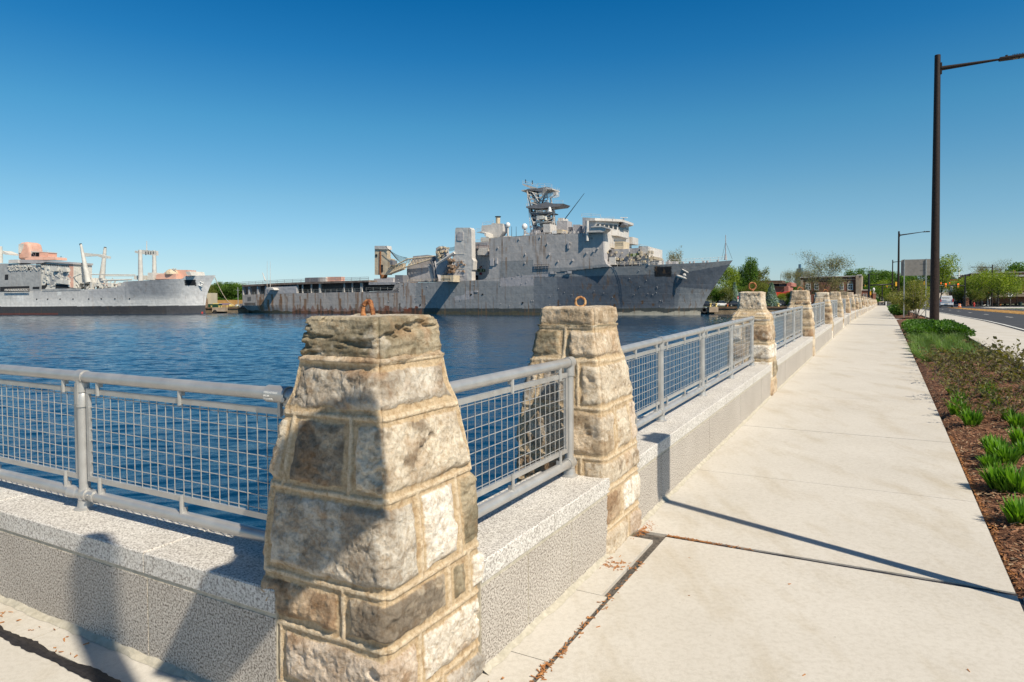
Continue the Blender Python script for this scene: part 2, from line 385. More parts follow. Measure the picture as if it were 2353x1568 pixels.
def watersheet():
    V = []; Fq = []; off = 0
    for y0, y1, dy, dx in ((8, 26, .055, .11), (26, 60, .09, .18), (60, 120, .16, .36), (120, 300, .36, .9)):
        xa, xb = -.85*y1-12, .62*y1+14; nx = int((xb-xa)/dx)+1; ny = int((y1-y0)/dy)+1
        X, Y = np.meshgrid(np.linspace(xa, xb, nx), np.linspace(y0, y1+.05, ny)); x = X.ravel(); y = Y.ravel()
        c, s = math.cos(.14), math.sin(.14); P = np.stack([(x*c+y*s)*.5, (-x*s+y*c)*1.55, 0*x], 1); P[:, 0] += .5*np.sin(P[:, 1]*.31)+.0*x
        gust = .55+.9*fbm(np.stack([x, y, 0*x], 1), .035, 3, 91)
        z = WATER+gust*(.030*(fbm(P, .45, 2, 3)-.5)+.085*(fbm(P, 1.25, 2, 5)-.5)+WA*(fbm(P, 3.3, 3 if y0 < 60 else 2, 7, .6)-.5)); ed = np.minimum(np.minimum(x-xa, xb-x)/4, 1); z = WATER+(z-WATER)*np.clip(ed, 0, 1)
        V.append(np.stack([x, y, z], 1)); i = np.arange(ny-1)[:, None]*nx; j = np.arange(nx-1)[None]
        Fq.append(np.stack([(i+j).ravel(), (i+j+1).ravel(), (i+j+nx+1).ravel(), (i+j+nx).ravel()], 1)+off); off += len(x)
        for q in ([(-1500, y0), (xa, y0), (xa, y1), (-1500, y1)], [(xb, y0), (700, y0), (700, y1), (xb, y1)]):
            V.append(np.array([(a, b_, WATER) for a, b_ in q])); Fq.append(np.array([[off, off+1, off+2, off+3]])); off += 4
    V.append(np.array([(a, b_, WATER-.003) for a, b_ in [(-1500, -60), (700, -60), (700, 8.02), (-1500, 8.02)]])); Fq.append(np.array([[off, off+1, off+2, off+3]]))
    return npmesh('water', np.concatenate(V), np.concatenate(Fq), MT['water'])
WA = .052
tag(watersheet(), kind='structure')
# sidewalk slabs, real gaps between them
base = strip('x', -1.9, .66, -4, 212, -.02, MT['joint'], 4, mb=MB()); strip('x', -1.5, 5.2, -4, 4.5, -.021, None, 4, mb=base)
base.add([W(-6, -12, -.022), W(-6, -1.4, -.022), W(1.84, -1.4, -.022), W(1.84, -12, -.022)], [(0, 1, 2, 3)])
sb = base.build('sidewalk_bed', MT['joint']); tag(sb, kind='structure')
sl_ = MB(); cuts = [4.545, 6.32, 8.6, 11.4, 14.5, 17.6, 20.8, 24, 27.2, 30.4, 33.6, 36.8, 40, 43.2, 46.4, 49.6, 52.8, 56, 60, 64, 68, 72, 76, 80, 85, 90, 95, 100, 106, 112, 118, 124, 130, 137, 144, 151, 158, 165, 172, 179, 186, 193, 200, 206, 212]
for i in range(len(cuts)-1):
    gap = .006 if i != 2 else .014
    strip('x', -1.531, .65, cuts[i]+(gap if i else .0), cuts[i+1], 0, None, 3.5, thick=.05, mb=sl_)
s_near = MB()
strip('x', -1.288, .65, 1.4, 4.497, 0, None, 3.1, thick=.05, mb=s_near)      # big near slab
strip('x', -1.288, .65, -4, 1.393, 0, None, 3.1, thick=.05, mb=s_near)
strip('x', .675, 5.0, -4, 4.497, 0, None, 3.1, thick=.05, mb=s_near)
strip('x', -1.531, -1.315, 1.25, 2.7, .001, None, 3.1, thick=.05, mb=s_near)  # narrow strip along the wall
strip('x', -1.531, -1.315, 2.706, 3.45, .001, None, 3.1, thick=.05, mb=s_near); strip('x', -1.531, -1.35, 3.456, 4.40, .001, None, 3.1, thick=.05, mb=s_near)
for t0, t1 in ((-9, -5.9), (-5.89, -3.62), (-3.61, -1.6)):
    strip('x', t0, t1, 1.685, 1.852, .001, None, 3, thick=.05, mb=s_near)
strip('x', -9, -4.6, -4, 1.64, 0, None, 6, thick=.05, mb=s_near); strip('x', -4.593, -1.30, -4, 1.64, 0, None, 6, thick=.05, mb=s_near)
o = sl_.build('sidewalk', MT['concrete']); tag(o, kind='structure')
o = s_near.build('pavement', MT['concrete']); tag(o, kind='structure')
# irregular tar joints
def tarline(name, pts, w0, seed, m, dz=.004):
    rnd = random.Random(seed); v = []; P = [np.array(p, float) for p in pts]; L = []
    for a, b in zip(P[:-1], P[1:]):
        k = max(2, int(np.linalg.norm(b-a)/.025))
        L += [a+(b-a)*i/k for i in range(k)]
    L.append(P[-1]); d = (P[-1]-P[0]); d /= np.linalg.norm(d); nn = np.array([-d[1], d[0], 0]); wv = 0
    for i, p in enumerate(L):
        wv = .8*wv + rnd.uniform(-1, 1)*.25
        wl = w0*(1+.5*math.sin(i*.31+seed)*.5+rnd.uniform(-.18, .18)); off = wv*w0*.6
        z = np.array([0, 0, dz])
        v += [p+nn*(off+wl)+z, p+nn*off+z*1.9, p+nn*(off-wl)+z]
    f = []
    for i in range(len(L)-1):
        for k in (0, 1): f.append((3*i+k, 3*i+k+1, 3*i+3+k+1, 3*i+3+k))
    o = MB().add(v, f).build(name, m); return tag(o, kind='structure')
tarline('joint_tar', [W(1.662, -6.5), W(1.662, -1.4)], .027, 3, MT['tar'])
tarline('joint_sealant', [W(4.52, -1.3), W(4.523, .66)], .013, 5, MT['tar'], .001)
tarline('joint_sealant', [W(1.2, -1.295, -.004), W(4.5, -1.30, -.004)], .017, 8, MT['joint'], -.0)
tarline('joint_sealant', [W(1.4, .662, -.004), W(4.5, .662, -.004)], .011, 9, MT['tar'], -.0)
tarline('joint_sealant', [W(4.5, .635), W(3.0, .30)], .010, 9, MT['tar'], .0012)
# planting bed
def mulchmat():
    m, n, p = newmat('bark mulch'); co = objco(n, (1, 1, 1))
    v = n.nodes.new('ShaderNodeTexVoronoi'); v.inputs['Scale'].default_value = 42; v.inputs['Randomness'].default_value = 1
    mp = objco(n, (1, .45, 1)); n.links.new(mp, v.inputs['Vector'])
    c = ramp(n, [(.0, (.05, .022, .012)), (.45, (.15, .062, .030)), (.8, (.26, .125, .062)), (1, (.38, .21, .12))], v.outputs['Color']).outputs[0]
    n.links.new(c, p.inputs['Base Color']); p.inputs['Roughness'].default_value = .95
    pr = bump(n, p, v.outputs['Color'], .9, .02); bump(n, p, noise(n, 25, 5, .7, co).outputs[0], .8, .03, pr); return m
MT['mulch'] = mulchmat()
def bedpiece(name, s0, s1, label=None):
    ns = int((s1-s0)/.12)+1; nt_ = 18; P = []
    for i in range(ns+1):
        s = s0+(s1-s0)*i/ns
        for j in range(nt_+1):
            k = j/nt_; t = .655+1.78*k
            P.append((s, t, k))
    A = np.array(P); z = np.interp(A[:, 0], HS, HZ)-.035 + .10*np.sin(np.pi*A[:, 2])**.6 + .035*(fbm(A*[1, 1, 0], 5, 4, 7)-.5)
    z = np.where((A[:, 2] == 0) | (A[:, 2] == 1), np.interp(A[:, 0], HS, HZ)-.06, z)
    V = np.stack([ST*A[:, 0]+CT*A[:, 1], CT*A[:, 0]-ST*A[:, 1], z], 1); k = nt_+1
    Fq = np.array([(i*k+j, i*k+j+1, (i+1)*k+j+1, (i+1)*k+j) for i in range(ns) for j in range(nt_)])
    o = npmesh(name, V, Fq, MT['mulch']); return tag(o, kind='structure')
bedpiece('planting_bed', 4.5, 45.6); bedpiece('planting_bed', 47.2, 90)
def bedz(s, t):
    k = min(max((t-.655)/1.78, 0), 1); return zs(s)-.035+.10*math.sin(math.pi*k)**.6
strip('x', .65, 2.46, 45.6, 46.1, 0.0, None, 1, thick=.1, mb=(cr := MB())); strip('x', .65, 2.46, 46.7, 47.2, 0, None, 1, thick=.1, mb=cr)
tag(cr.build('footpath', MT['concrete']), kind='structure')
strip('x', .65, 2.46, 89.5, 205, -.02, None, 10, mb=(vg := MB())); tag(vg.build('grass_verge', MT['grass']), kind='structure')
# steel bed edging, outer pavement, kerb, road, markings
strip('x', 2.445, 2.475, 4.5, 60, .06, None, 3, thick=.2, mb=(ed := MB())); tag(ed.build('bed_edging', MT['black']), kind='structure')
wk = MB(); q = 4.5
while q < 205: strip('x', 2.475, 4.55, q+.008, min(q+3.05, 205), 0, None, 3.2, thick=.05, mb=wk); q += 3.05
tag(wk.build('pavement', MT['concrete']), kind='structure')
strip('x', 2.46, 4.6, 4.5, 205, -.02, None, 4, mb=(wb := MB())); tag(wb.build('pavement_bed', MT['joint']), kind='structure')
strip('x', 4.55, 4.72, -20, 205, .002, None, 4, thick=.35, mb=(kb := MB())); tag(kb.build('kerb', MT['concrete']), kind='structure')
def farkerb(s): return 16.2 if s < 150 else 16.2
rd = MB(); strip('x', 4.72, 17.0, -20, 175, -.035, None, 4, mb=rd); tag(rd.build('road', MT['asphalt']), kind='structure')
mk = MB(); strip('x', 5.0, 5.13, -20, 150, -.020, None, 1.0, mb=mk)
s = 8.
while s < 150: strip('x', 7.55, 7.68, s, s+3, -.020, None, 1.0, mb=mk); s += 12
strip('x', 16.0, 16.12, 60, 150, -.020, None, 1.0, mb=mk)
tag(mk.build('road_marking', MT['linepaint']), kind='structure')
ym = MB()
strip('x', 10.35, 10.57, 20, 150, -.020, None, 1.0, mb=ym); strip('x', 10.72, 10.94, 20, 150, -.020, None, 1.0, mb=ym)
tf = lambda s: 10.9+2.4*min(1, max(0, (150-s)/45))
strip('x', 0, 0, 20, 150, -.019, None, 1.0, mb=ym, tfun=lambda s: (tf(s)+.1, tf(s)+.35)); strip('x', 0, 0, 20, 150, -.019, None, 1.0, mb=ym, tfun=lambda s: (tf(s)+.6, tf(s)+.85))
s = 30.
while s < 146:
    b = tf(s)+.1; a = W(s, 10.94, zs(s)-.017); c = W(s-2.2, b, zs(s)-.017); d = W(s-.8, b, zs(s)-.017); e_ = W(s+1.4, 10.94, zs(s)-.017)
    ym.add([a, c, d, e_], [(0, 1, 2, 3)]); s += 4.0
tag(ym.build('road_marking', MT['lineyellow']), kind='structure')
strip('x', 16.9, 17.15, -20, 118, .01, None, 4, thick=.3, mb=(fk := MB())); tag(fk.build('kerb', MT['concrete']), kind='structure')
strip('x', 17.15, 60, -20, 135, 0, None, 4, mb=(fg := MB())); tag(fg.build('lawn', MT['grass']), kind='structure')
strip('x', 17.0, 110, 135, 165, -.02, None, 4, mb=(fp := MB())); tag(fp.build('pavement', MT['concrete']), kind='structure')
strip('x', -1.9, 120, 165, 212, -.10, None, 4, mb=(ix := MB())); tag(ix.build('road', MT['asphalt']), kind='structure')
o = MB().add([W(212, -8, -1.41), W(212, 24, -1.41), W(420, 60, 3.0), W(420, 34, 3.0)], [(0, 1, 2, 3)]).build('road', MT['asphalt']); tag(o, kind='structure')
mk2 = MB()
for k in (2, 9, 16):
    a0 = W(212, -8+k*1.9, -1.40); a1 = W(420, 34+k*1.5, 3.012); nn = W(0, .25)
    mk2.add([a0, a0+nn, a1+nn, a1], [(0, 1, 2, 3)])
tag(mk2.build('road_marking', MT['linepaint']), kind='structure')
# wood chips spilled along the joints and over the bed
def chips(name, spots, seed, m, size=.03):
    rnd = random.Random(seed); v = []; f = []
    for p in spots:
        L = rnd.uniform(.4, 1)*size; wd = L*rnd.uniform(.15, .4); a = rnd.uniform(0, 6.28); tz = rnd.uniform(-.3, .5)
        d = np.array([math.cos(a), math.sin(a), tz]); e_ = np.array([-math.sin(a), math.cos(a), rnd.uniform(-.4, .4)])*wd; h = np.array([0, 0, .003]); n0 = len(v); p = np.array(p)
        v += [p-d*L/2-e_/2, p+d*L/2-e_/2*.5, p+d*L/2+e_/2*.5, p-d*L/2+e_/2]; v += [q+h for q in v[n0:n0+4]]
        f += [(n0+4, n0+5, n0+6, n0+7), (n0, n0+1, n0+5, n0+4), (n0+1, n0+2, n0+6, n0+5), (n0+2, n0+3, n0+7, n0+6), (n0+3, n0, n0+4, n0+7)]
    o = MB().add(v, f).build(name, m); return tag(o, kind='stuff')
rnd = random.Random(4); sp = []
for i in range(210): s = 2.0+abs(rnd.gauss(0, 1))*.75 if i < 160 else rnd.uniform(2, 4.0); sp.append(W(s, -1.295+rnd.gauss(0, .014), .004))
for i in range(130): sp.append(W(4.53+rnd.gauss(0, .009), -1.28+abs(rnd.gauss(0, .22)), .004))
for i in range(200): sp.append(W(4.62+rnd.gauss(0, .09), -1.49+abs(rnd.gauss(0, .035)), .004))
for i in range(60): sp.append(W(3.9+rnd.gauss(0, .05), -1.44+rnd.gauss(0, .05), .004))
for i in range(160): sp.append(W(2.3+rnd.gauss(0, .06), -1.43+rnd.gauss(0, .04), .004))
for i in range(50): sp.append(W(rnd.uniform(1, 12), rnd.uniform(-1.5, .6), .004))
for i in range(25): sp.append(W(1.75+rnd.gauss(0, .03), rnd.uniform(-4.4, -3.2), .004))
for i in range(500): s = rnd.uniform(4.6, 9); sp.append(W(s, .66+abs(rnd.gauss(0, .02)), zs(s)+.0))
chips('wood_chips', sp, 2, M2('orange wood chips', (.30, .11, .03), (.50, .24, .09), 60, .9), .026)
sp = []
for i in range(15000):
    s = 4.6+abs(rnd.gauss(0, 1))*5.0; t = rnd.uniform(.68, 2.43); sp.append(W(s, t, bedz(s, t)+.012+rnd.uniform(0, .012)))
chips('bark_mulch', sp[:9000], 3, M2('bark chips', (.12, .05, .025), (.38, .19, .10), 40, .95, lo=.3, hi=.7), .055)
chips('bark_mulch', sp[9000:12000], 4, M2('pale bark chips', (.30, .20, .12), (.42, .30, .19), 40, .95), .05)

# ================================================================ stone pillars
PAL = {'tan': ((.38, .295, .20), (.58, .48, .36)), 'light': ((.50, .42, .32), (.66, .585, .47)), 'white': ((.66, .60, .51), (.80, .76, .69)), 'brown': ((.30, .20, .12), (.50, .38, .26)),
       'grey': ((.30, .28, .25), (.50, .45, .39)), 'olive': ((.20, .17, .11), (.40, .34, .24)), 'mott': ((.36, .31, .25), (.62, .57, .49)), 'pink': ((.48, .38, .29), (.63, .53, .43)), 'dark': ((.20, .165, .125), (.44, .37, .28)), 'ochre': ((.26, .16, .05), (.36, .32, .26))}
MORT = np.array((.53, .41, .265)); BEAD = np.array((.66, .545, .39))
def pillarpart(name, z0, z1, prof, courses, res, seed, parent, capstone=None, top=True):
    rnd = random.Random(seed); n4 = max(6, int(.62/res)); N = 4*n4; Mz = max(4, int((z1-z0)/res))
    u = np.arange(N)/n4; zz = z0+(z1-z0)*np.arange(Mz+1)/Mz
    U, Z = np.meshgrid(u, zz); U = U.ravel(); Z = Z.ravel()
    wv = np.interp(Z, [p[0] for p in prof], [p[1] for p in prof]); face = np.floor(U).astype(int) % 4; fr = U-np.floor(U)
    cx = np.array([-1, 1, 1, -1.]); cy = np.array([-1, -1, 1, 1.]); nx = np.array([0, 1, 0, -1.]); ny = np.array([-1, 0, 1, 0.])
    nf = (face+1) % 4; X = cx[face]*(1-fr)+cx[nf]*fr; Y = cy[face]*(1-fr)+cy[nf]*fr
    rr = .08; k1 = np.clip(.5-fr/(2*rr), 0, .5)*1.0; k2 = np.clip(.5-(1-fr)/(2*rr), 0, .5)
    pf = (face-1) % 4
    NX = nx[face]*(1-k1-k2)+nx[pf]*k1+nx[nf]*k2; NY = ny[face]*(1-k1-k2)+ny[pf]*k1+ny[nf]*k2
    ln = np.sqrt(NX**2+NY**2); cham = (ln-1)*0; NX /= ln; NY /= ln
    edge = np.minimum(fr, 1-fr); rnd_in = .022*np.clip(1-edge/.06, 0, 1)**2
    P0 = np.stack([X*wv/2, Y*wv/2, Z], 1); Pn = P0+seed*3.7
    wob = (fbm(Pn, 3.0, 3, seed)-.5)
    dist = np.full(len(U), 9.); sid = np.zeros(len(U), int); info = []; bead = np.full(len(U), 9.)
    k = 0
    for (a, b, joints, cols) in courses:
        js = sorted(joints) if joints else []
        inc = (Z+wob*.014 >= a) & (Z+wob*.014 < b) if not capstone else np.ones(len(U), bool)
        Zw = Z+wob*.014
        if not js: js = [3.5]
        J = np.array(js); du = np.full(len(U), 9.); seg = np.zeros(len(U), int)
        for ji, j in enumerate(js):
            d = np.abs((U-j+2+wob*.05) % 4-2)*wv; du = np.minimum(du, d)
        seg = np.searchsorted(J, (U+wob*.05) % 4) % len(js)
        da = Zw-a; db = b-Zw
        if capstone: da = Z-z0+.012; db = da*0+9; du = du*0+9
        dz = np.minimum(da if a > 0.01 or capstone else da*0+9, db)
        d = np.minimum(du, dz)
        dist = np.where(inc, d, dist); sid = np.where(inc, k+seg, sid)
        for q in range(len(js)):
            info.append((rnd.uniform(.002, .010), cols[q % len(cols)] if cols else rnd.choice(list(PAL)), rnd.random()))
        k += len(js)
    sid = np.clip(sid, 0, len(info)-1)
    bul = np.array([i[0] for i in info])[sid]
    irr = fbm(Pn, 13, 4, seed+5); jit = fbm(Pn, 5, 2, seed+8)
    marg = .022+.036*np.clip(irr-.35, 0, 1)+.03*np.clip(jit-.5, 0, 1)
    mask = sst(0, .006, dist-marg)
    r1 = fbm(Pn+sid[:, None]*5.1, 9, 5, seed+1, .55); r2 = 1-np.abs(2*fbm(Pn*[1, 1, 1.6], 16, 4, seed+2)-1); r3 = fbm(Pn+sid[:, None]*2.1, 3.4, 2, seed+4)
    # broad split facets
    ca = np.round(r3*6+.3*r1)/6
    amp = 1.0
    if capstone == 'slate':
        lay = fbm(Pn*[1, 1, 5.5], 7, 5, seed+3, .6); rel = .030*(lay-.5)+.016*(r1-.5); rel = rel-.018*sst(.60, .66, fbm(Pn*[1.2, 1.2, 5], 6, 3, seed+9))
    else: rel = .022*(r1-.5)+.022*(ca-.45)+.010*(r2-.6)+.010*(fbm(Pn, 38, 3, seed+44, .65)-.5)+.014*(np.round(r1*9)/9-.5)-.0035*sst(.008, .002, np.abs(fbm(Pn+sid[:, None]*3.3, 4.5, 4, seed+61)-.47))
    disp = mask*(.005+bul*sst(0, .030, dist-marg)+rel*sst(-.002, .022, dist-marg)*amp)
    dimp = sst(.74, .80, fbm(Pn, 11, 2, seed+31)); disp -= mask*dimp*.012
    bd = 1-sst(.0082, .0104, dist) if not capstone else 0*dist
    disp = disp+bd*.0075+(1-mask)*.003*(fbm(Pn, 60, 2, seed)-.5) - rnd_in
    NZ = 0
    V = P0+np.stack([NX*disp, NY*disp, 0*disp], 1)
    if capstone: V[:, 2] += (fbm(P0+seed, 6, 4, seed+6)-.5)*.016*(Z-z0)/(z1-z0)
    c1 = np.array([PAL[i[1]][0] for i in info])[sid]; c2 = np.array([PAL[i[1]][1] for i in info])[sid]
    mixv = sst(.36, .62, fbm(Pn+sid[:, None]*7.7, 7 if not capstone else 9, 5, seed+11, .62))[:, None]
    col = c1*(1-mixv)+c2*mixv
    wp = sst(.60, .68, fbm(Pn+3.3, 5.2, 5, seed+12, .6))[:, None]*.45; col = col*(1-wp)+np.array((.74, .675, .575))*wp
    dk = sst(.62, .72, fbm(Pn-8.3, 6.5, 5, seed+13, .62))[:, None]*.7; col = col*(1-dk)+np.array((.17, .12, .075))*dk
    br = sst(.60, .74, fbm(Pn+18.3, 4.5, 4, seed+14, .62))[:, None]*.5; col = col*(1-br)+np.array((.36, .21, .10))*br
    mcol = MORT*(1-bd[:, None])+BEAD*bd[:, None]; mcol = mcol*(.9+.2*fbm(Pn, 22, 3, seed+20)[:, None])
    mk = mask[:, None]*1.; mk = sst(.2, .8, mask)[:, None]; col = mcol*(1-mk)+col*mk
    V = list(V.reshape(Mz+1, N, 3)); Cc = list(col.reshape(Mz+1, N, 3))
    if top:
        ringv = V[-1]; rc = Cc[-1]; ctr = ringv.mean(0); ctr[2] = ringv[:, 2].mean(); nr = max(2, int(.2/res))
        for k in range(1, nr+1):
            q = 1-k/nr*.995; rv = ctr+(ringv-ctr)*q; rv[:, 2] = ctr[2]+(ringv[:, 2]-ctr[2])*q**2+.010*min(1, k/3)+(fbm(rv+seed, 14, 4, seed+7)-.5)*.014
            if k == 1: rv[:, 2] -= .004
            V.append(rv); Cc.append(rc*(1-min(1, k/nr*1.5))+np.array((.58, .52, .43))*min(1, k/nr*1.5))
    R = len(V); V = np.concatenate(V); Cc = np.concatenate(Cc)
    i = np.arange(R-1)[:, None]*N; j = np.arange(N)[None]; j2 = (j+1) % N
    Fq = np.stack([(i+j).ravel(), (i+j2).ravel(), (i+N+j2).ravel(), (i+N+j).ravel()], 1)
    return npmesh(name, V, Fq, MT['stone'], parent, True, Cc)
PROF = [(-.3, .68), (0, .67), (.38, .66), (.69, .64), (.98, .59), (1.21, .515), (1.29, .46), (1.41, .425), (1.57, .385)]
def makepillar(res, seed, courses, capcols, capz=(1.405, 1.565), capstyle=None, prof=PROF, zb=-.3):
    p = empty('stone_pillar')
    pillarpart('shaft', zb, capz[0]+.012, prof, courses, res, seed, p, None, True)
    pillarpart('capstone', capz[0], capz[1], prof, [(capz[0], capz[1]+1, [], capcols)], res, seed+40, p, capstyle or 'rough')
    return p
SUFF = {}
p1 = makepillar(.0048, 3, [(0, .13, [.55, 1.5, 2.6, 3.4], ['tan', 'pink', 'grey', 'tan']), (.13, .367, [.20, 1.28, 2.3, 3.5], ['ochre', 'pink', 'white', 'tan']), (.367, .563, [.68, 1.60, 1.83, 2.9], ['brown', 'dark', 'olive', 'white']),
     (.563, .905, [.04, 1.33, 1.75, 2.8], ['brown', 'mott', 'white', 'olive']), (.905, 1.196, [.16, .72, 1.98, 2.9], ['light', 'dark', 'light', 'tan']), (1.196, 1.403, [.02, 1.99, 3.1], ['mott', 'mott', 'light'])], ['olive'], (1.40, 1.568), 'slate')
p2 = makepillar(.009, 11, [(0, .168, [.4, 1.6, 2.4], ['olive', 'light', 'pink']), (.168, .413, [.62, 1.45, 2.7], ['pink', 'brown', 'white', 'light']), (.413, .607, [.74, 1.98, 2.9], ['brown', 'light', 'tan', 'grey']),
     (.607, .926, [.03, 1.30, 1.75, 2.6], ['tan', 'tan', 'light', 'pink']), (.926, 1.225, [.20, .71, 1.99, 2.8], ['mott', 'grey', 'light', 'light']), (1.225, 1.447, [.5, 1.99, 3.3], ['olive', 'tan', 'tan'])], ['tan'], (1.447, 1.57), None)
def rcourses(seed, top=1.40):
    r = random.Random(seed); z = 0; out = []; hs = [r.uniform(.18, .34) for _ in range(7)]
    while top-z > .4: h = r.uniform(.18, .32); out.append((z, z+h)); z += h
    out += [(z, z+(top-z)*.5), (z+(top-z)*.5, top+.003)]
    return [(a, b, sorted(r.uniform(k+.15, k+.85) for k in range(4)), [r.choice(['tan', 'light', 'white', 'brown', 'grey', 'pink', 'tan', 'light', 'mott', 'olive']) for _ in range(4)]) for a, b in out]
PROF3 = [(-.3, .68), (0, .67), (.6, .65), (.95, .60), (1.17, .57), (1.24, .55), (1.335, .42), (1.38, .36), (1.62, .33)]
p3 = makepillar(.014, 21, rcourses(5, 1.33), ['light'], (1.335, 1.62), None, PROF3)
p4 = makepillar(.02, 31, rcourses(9, 1.38), ['tan'], (1.385, 1.63), None)
gen = [makepillar(.03, 50+i*7, rcourses(60+i, 1.38+.02*i), [['light'], ['tan'], ['olive'], ['pink']][i], (1.38+.02*i, 1.57+.02*i), ['rough', 'slate'][i % 2]) for i in range(4)]
ORD = ['first', 'second', 'third', 'fourth', 'fifth', 'sixth', 'seventh', 'eighth', 'ninth', 'tenth', 'eleventh', 'twelfth', 'thirteenth', 'fourteenth', 'fifteenth', 'sixteenth', 'seventeenth', 'eighteenth', 'nineteenth', 'twentieth'] + ['twenty-'+x for x in ('first', 'second', 'third', 'fourth', 'fifth', 'sixth', 'seventh', 'eighth', 'ninth')] + ['thirtieth', 'thirty-first', 'thirty-second']
PS = [2.2, 4.33] + [4.33+7.1*k for k in range(1, 30)]
PT = -1.86
LB = ['biggest stone pillar, nearest to the camera at the corner, with bent rusty loop on top', 'second stone pillar, squared with round rusty ring standing on its capstone', 'third stone pillar with tall narrow pale capstone and a ring on a stalk', 'fourth stone pillar with a smooth pale block on top and low rusty ring']
pil = []
for i, s in enumerate(PS):
    loc = W(s, PT if i else -1.88, zs(s))
    if i < 4: o = [p1, p2, p3, p4][i]; o.location = tuple(loc); o.rotation_euler = (0, 0, -TH)
    elif i < 8: o = gen[i-4]; o.location = tuple(loc); o.rotation_euler = (0, 0, -TH)
    else: o = copytree(gen[(i*3) % 4], loc, -TH+math.pi/2*((i*7) % 4), (1, 1, 1+.03*math.sin(i*2.3)))
    tag(o, LB[i] if i < 4 else 'rough stone pillar, %s from the camera in the long row beside the walk' % ORD[i], 'stone pillar', 'rough stone pillars along the water')
    pil.append(o)
# rusty rings
def ringmesh(mb, R, r, z0, tilt=0, n=28, seed=1, sq=1.0):
    rn = random.Random(seed); pts = []; rad = []
    for k in range(n):
        a = 2*math.pi*k/n; pts.append((R*math.cos(a), R*math.sin(a)*tilt, z0+R+R*math.sin(a)*sq)); rad.append(r*(1+rn.uniform(-.14, .14)))
    return mb.tube(pts, rad, 8, True)
m = MB(); rn = random.Random(2); pts = []; rad = []
for k in range(26):                            # bent chain link sticking out of the capstone
    a = math.pi*(k/25.); x = -.021*math.cos(a)*(1.25 if a > 2 else 1.0)-.003*math.sin(3*a); z = 1.555+.086*math.sin(a)**.55*(1-.12*(k/25.)); pts.append((x, .012*math.sin(a*1.7), z)); rad.append(.0105*(1+rn.uniform(-.15, .15)))
pts[0] = (-.006, 0, 1.55)
m.tube(pts, rad, 9); o = m.build('iron_ring', MT['rust'], p1, True); o.location = (0.0, -.03, 0); o.rotation_euler = (0, 0, .45)
m = MB(); ringmesh(m, .034, .0085, 1.575, 0, 30, 3); m.cyl((0, 0, 1.56), (0, 0, 1.585), .022, .017, 10); o = m.build('iron_ring', MT['rustlight'], p2, True); o.rotation_euler = (0, 0, .5); o.location = (.03, -.03, 0)
m = MB(); ringmesh(m, .058, .013, 1.66, 0, 26, 5); m.tube([(0, 0, 1.6), (.01, 0, 1.64), (-.008, 0, 1.67)], .017, 8); o = m.build('iron_ring', MT['rust'], p3, True); o.rotation_euler = (0, 0, .6)
m = MB(); ringmesh(m, .075, .016, 1.57, .1, 22, 6); o = m.build('iron_ring', MT['rust'], p4, True); o.rotation_euler = (0, 0, .6)
m = MB(); ringmesh(m, .07, .016, 1.57, .1, 22, 6); o = m.build('iron_ring', MT['rust'], gen[0], True); o.rotation_euler = (0, 0, .6); o.location = (.1, 0, -.04)

# ================================================================ granite walls between the pillars
CAPZ, CAPT = .495, .10
def wallrun(L, t_front, joints_cap, joints_pan, parent, fx, flip=1, deep=True):
    """local frame: x along the wall, y=0 the street face, +y towards the water"""
    cm = MB(); pm = MB(); mm = MB(); D = .46
    e_ = [0]+joints_cap+[L]
    for a, b in zip(e_[:-1], e_[1:]): cm.box(a+.004, b-.004, -.004, D, CAPZ-CAPT, CAPZ, None, .006)
    e_ = [0]+joints_pan+[L]
    for a, b in zip(e_[:-1], e_[1:]): pm.box(a+.005, b-.005, .0, D-.02, -.02, CAPZ-CAPT-.017)
    mm.box(0, L, .0025, D-.03, -4.2 if deep else -1, CAPZ-.008)
    # lumpy tan fillet at the foot
    n = max(4, int(L/.06)); v = []; f = []; rn = random.Random(int(L*100))
    for i in range(n+1):
        x = L*i/n; h = .022*(1+rn.uniform(-.25, .25)); d = .030*(1+rn.uniform(-.3, .3)); v += [(x, .002, h), (x, -d*.45, h*.55), (x, -d, .0025)]
    for i in range(n): f += [(3*i, 3*i+1, 3*i+4, 3*i+3), (3*i+1, 3*i+2, 3*i+5, 3*i+4)]
    mm.add(v, f)
    cm.build('coping', MT['granite'], parent); pm.build('wall_panel', MT['granite_face'], parent); mm.build('mortar_joints', MT['mortar'], parent)
def slopeM(o, s0, s1, tf):
    a = W(s0, tf, zs(s0)); b = W(s1, tf, zs(s1)); o.location = tuple(a); d = b-a
    # local x along +s ; local y must point to -t : use a left-handed-free frame (y = z x x)
    X = Vector(d).normalized(); Zv = Vector((0, 0, 1)); Y = Zv.cross(X).normalized(); Zv = X.cross(Y)
    o.rotation_euler = Matrix((X, Y, Zv)).transposed().to_euler(); return float(np.linalg.norm(d))
TF = -1.53
gw = 'granite parapet walls between the stone pillars'
o = empty('granite_wall', label='low granite parapet wall along the left, left of the nearest stone pillar', cat='parapet wall', group=gw)
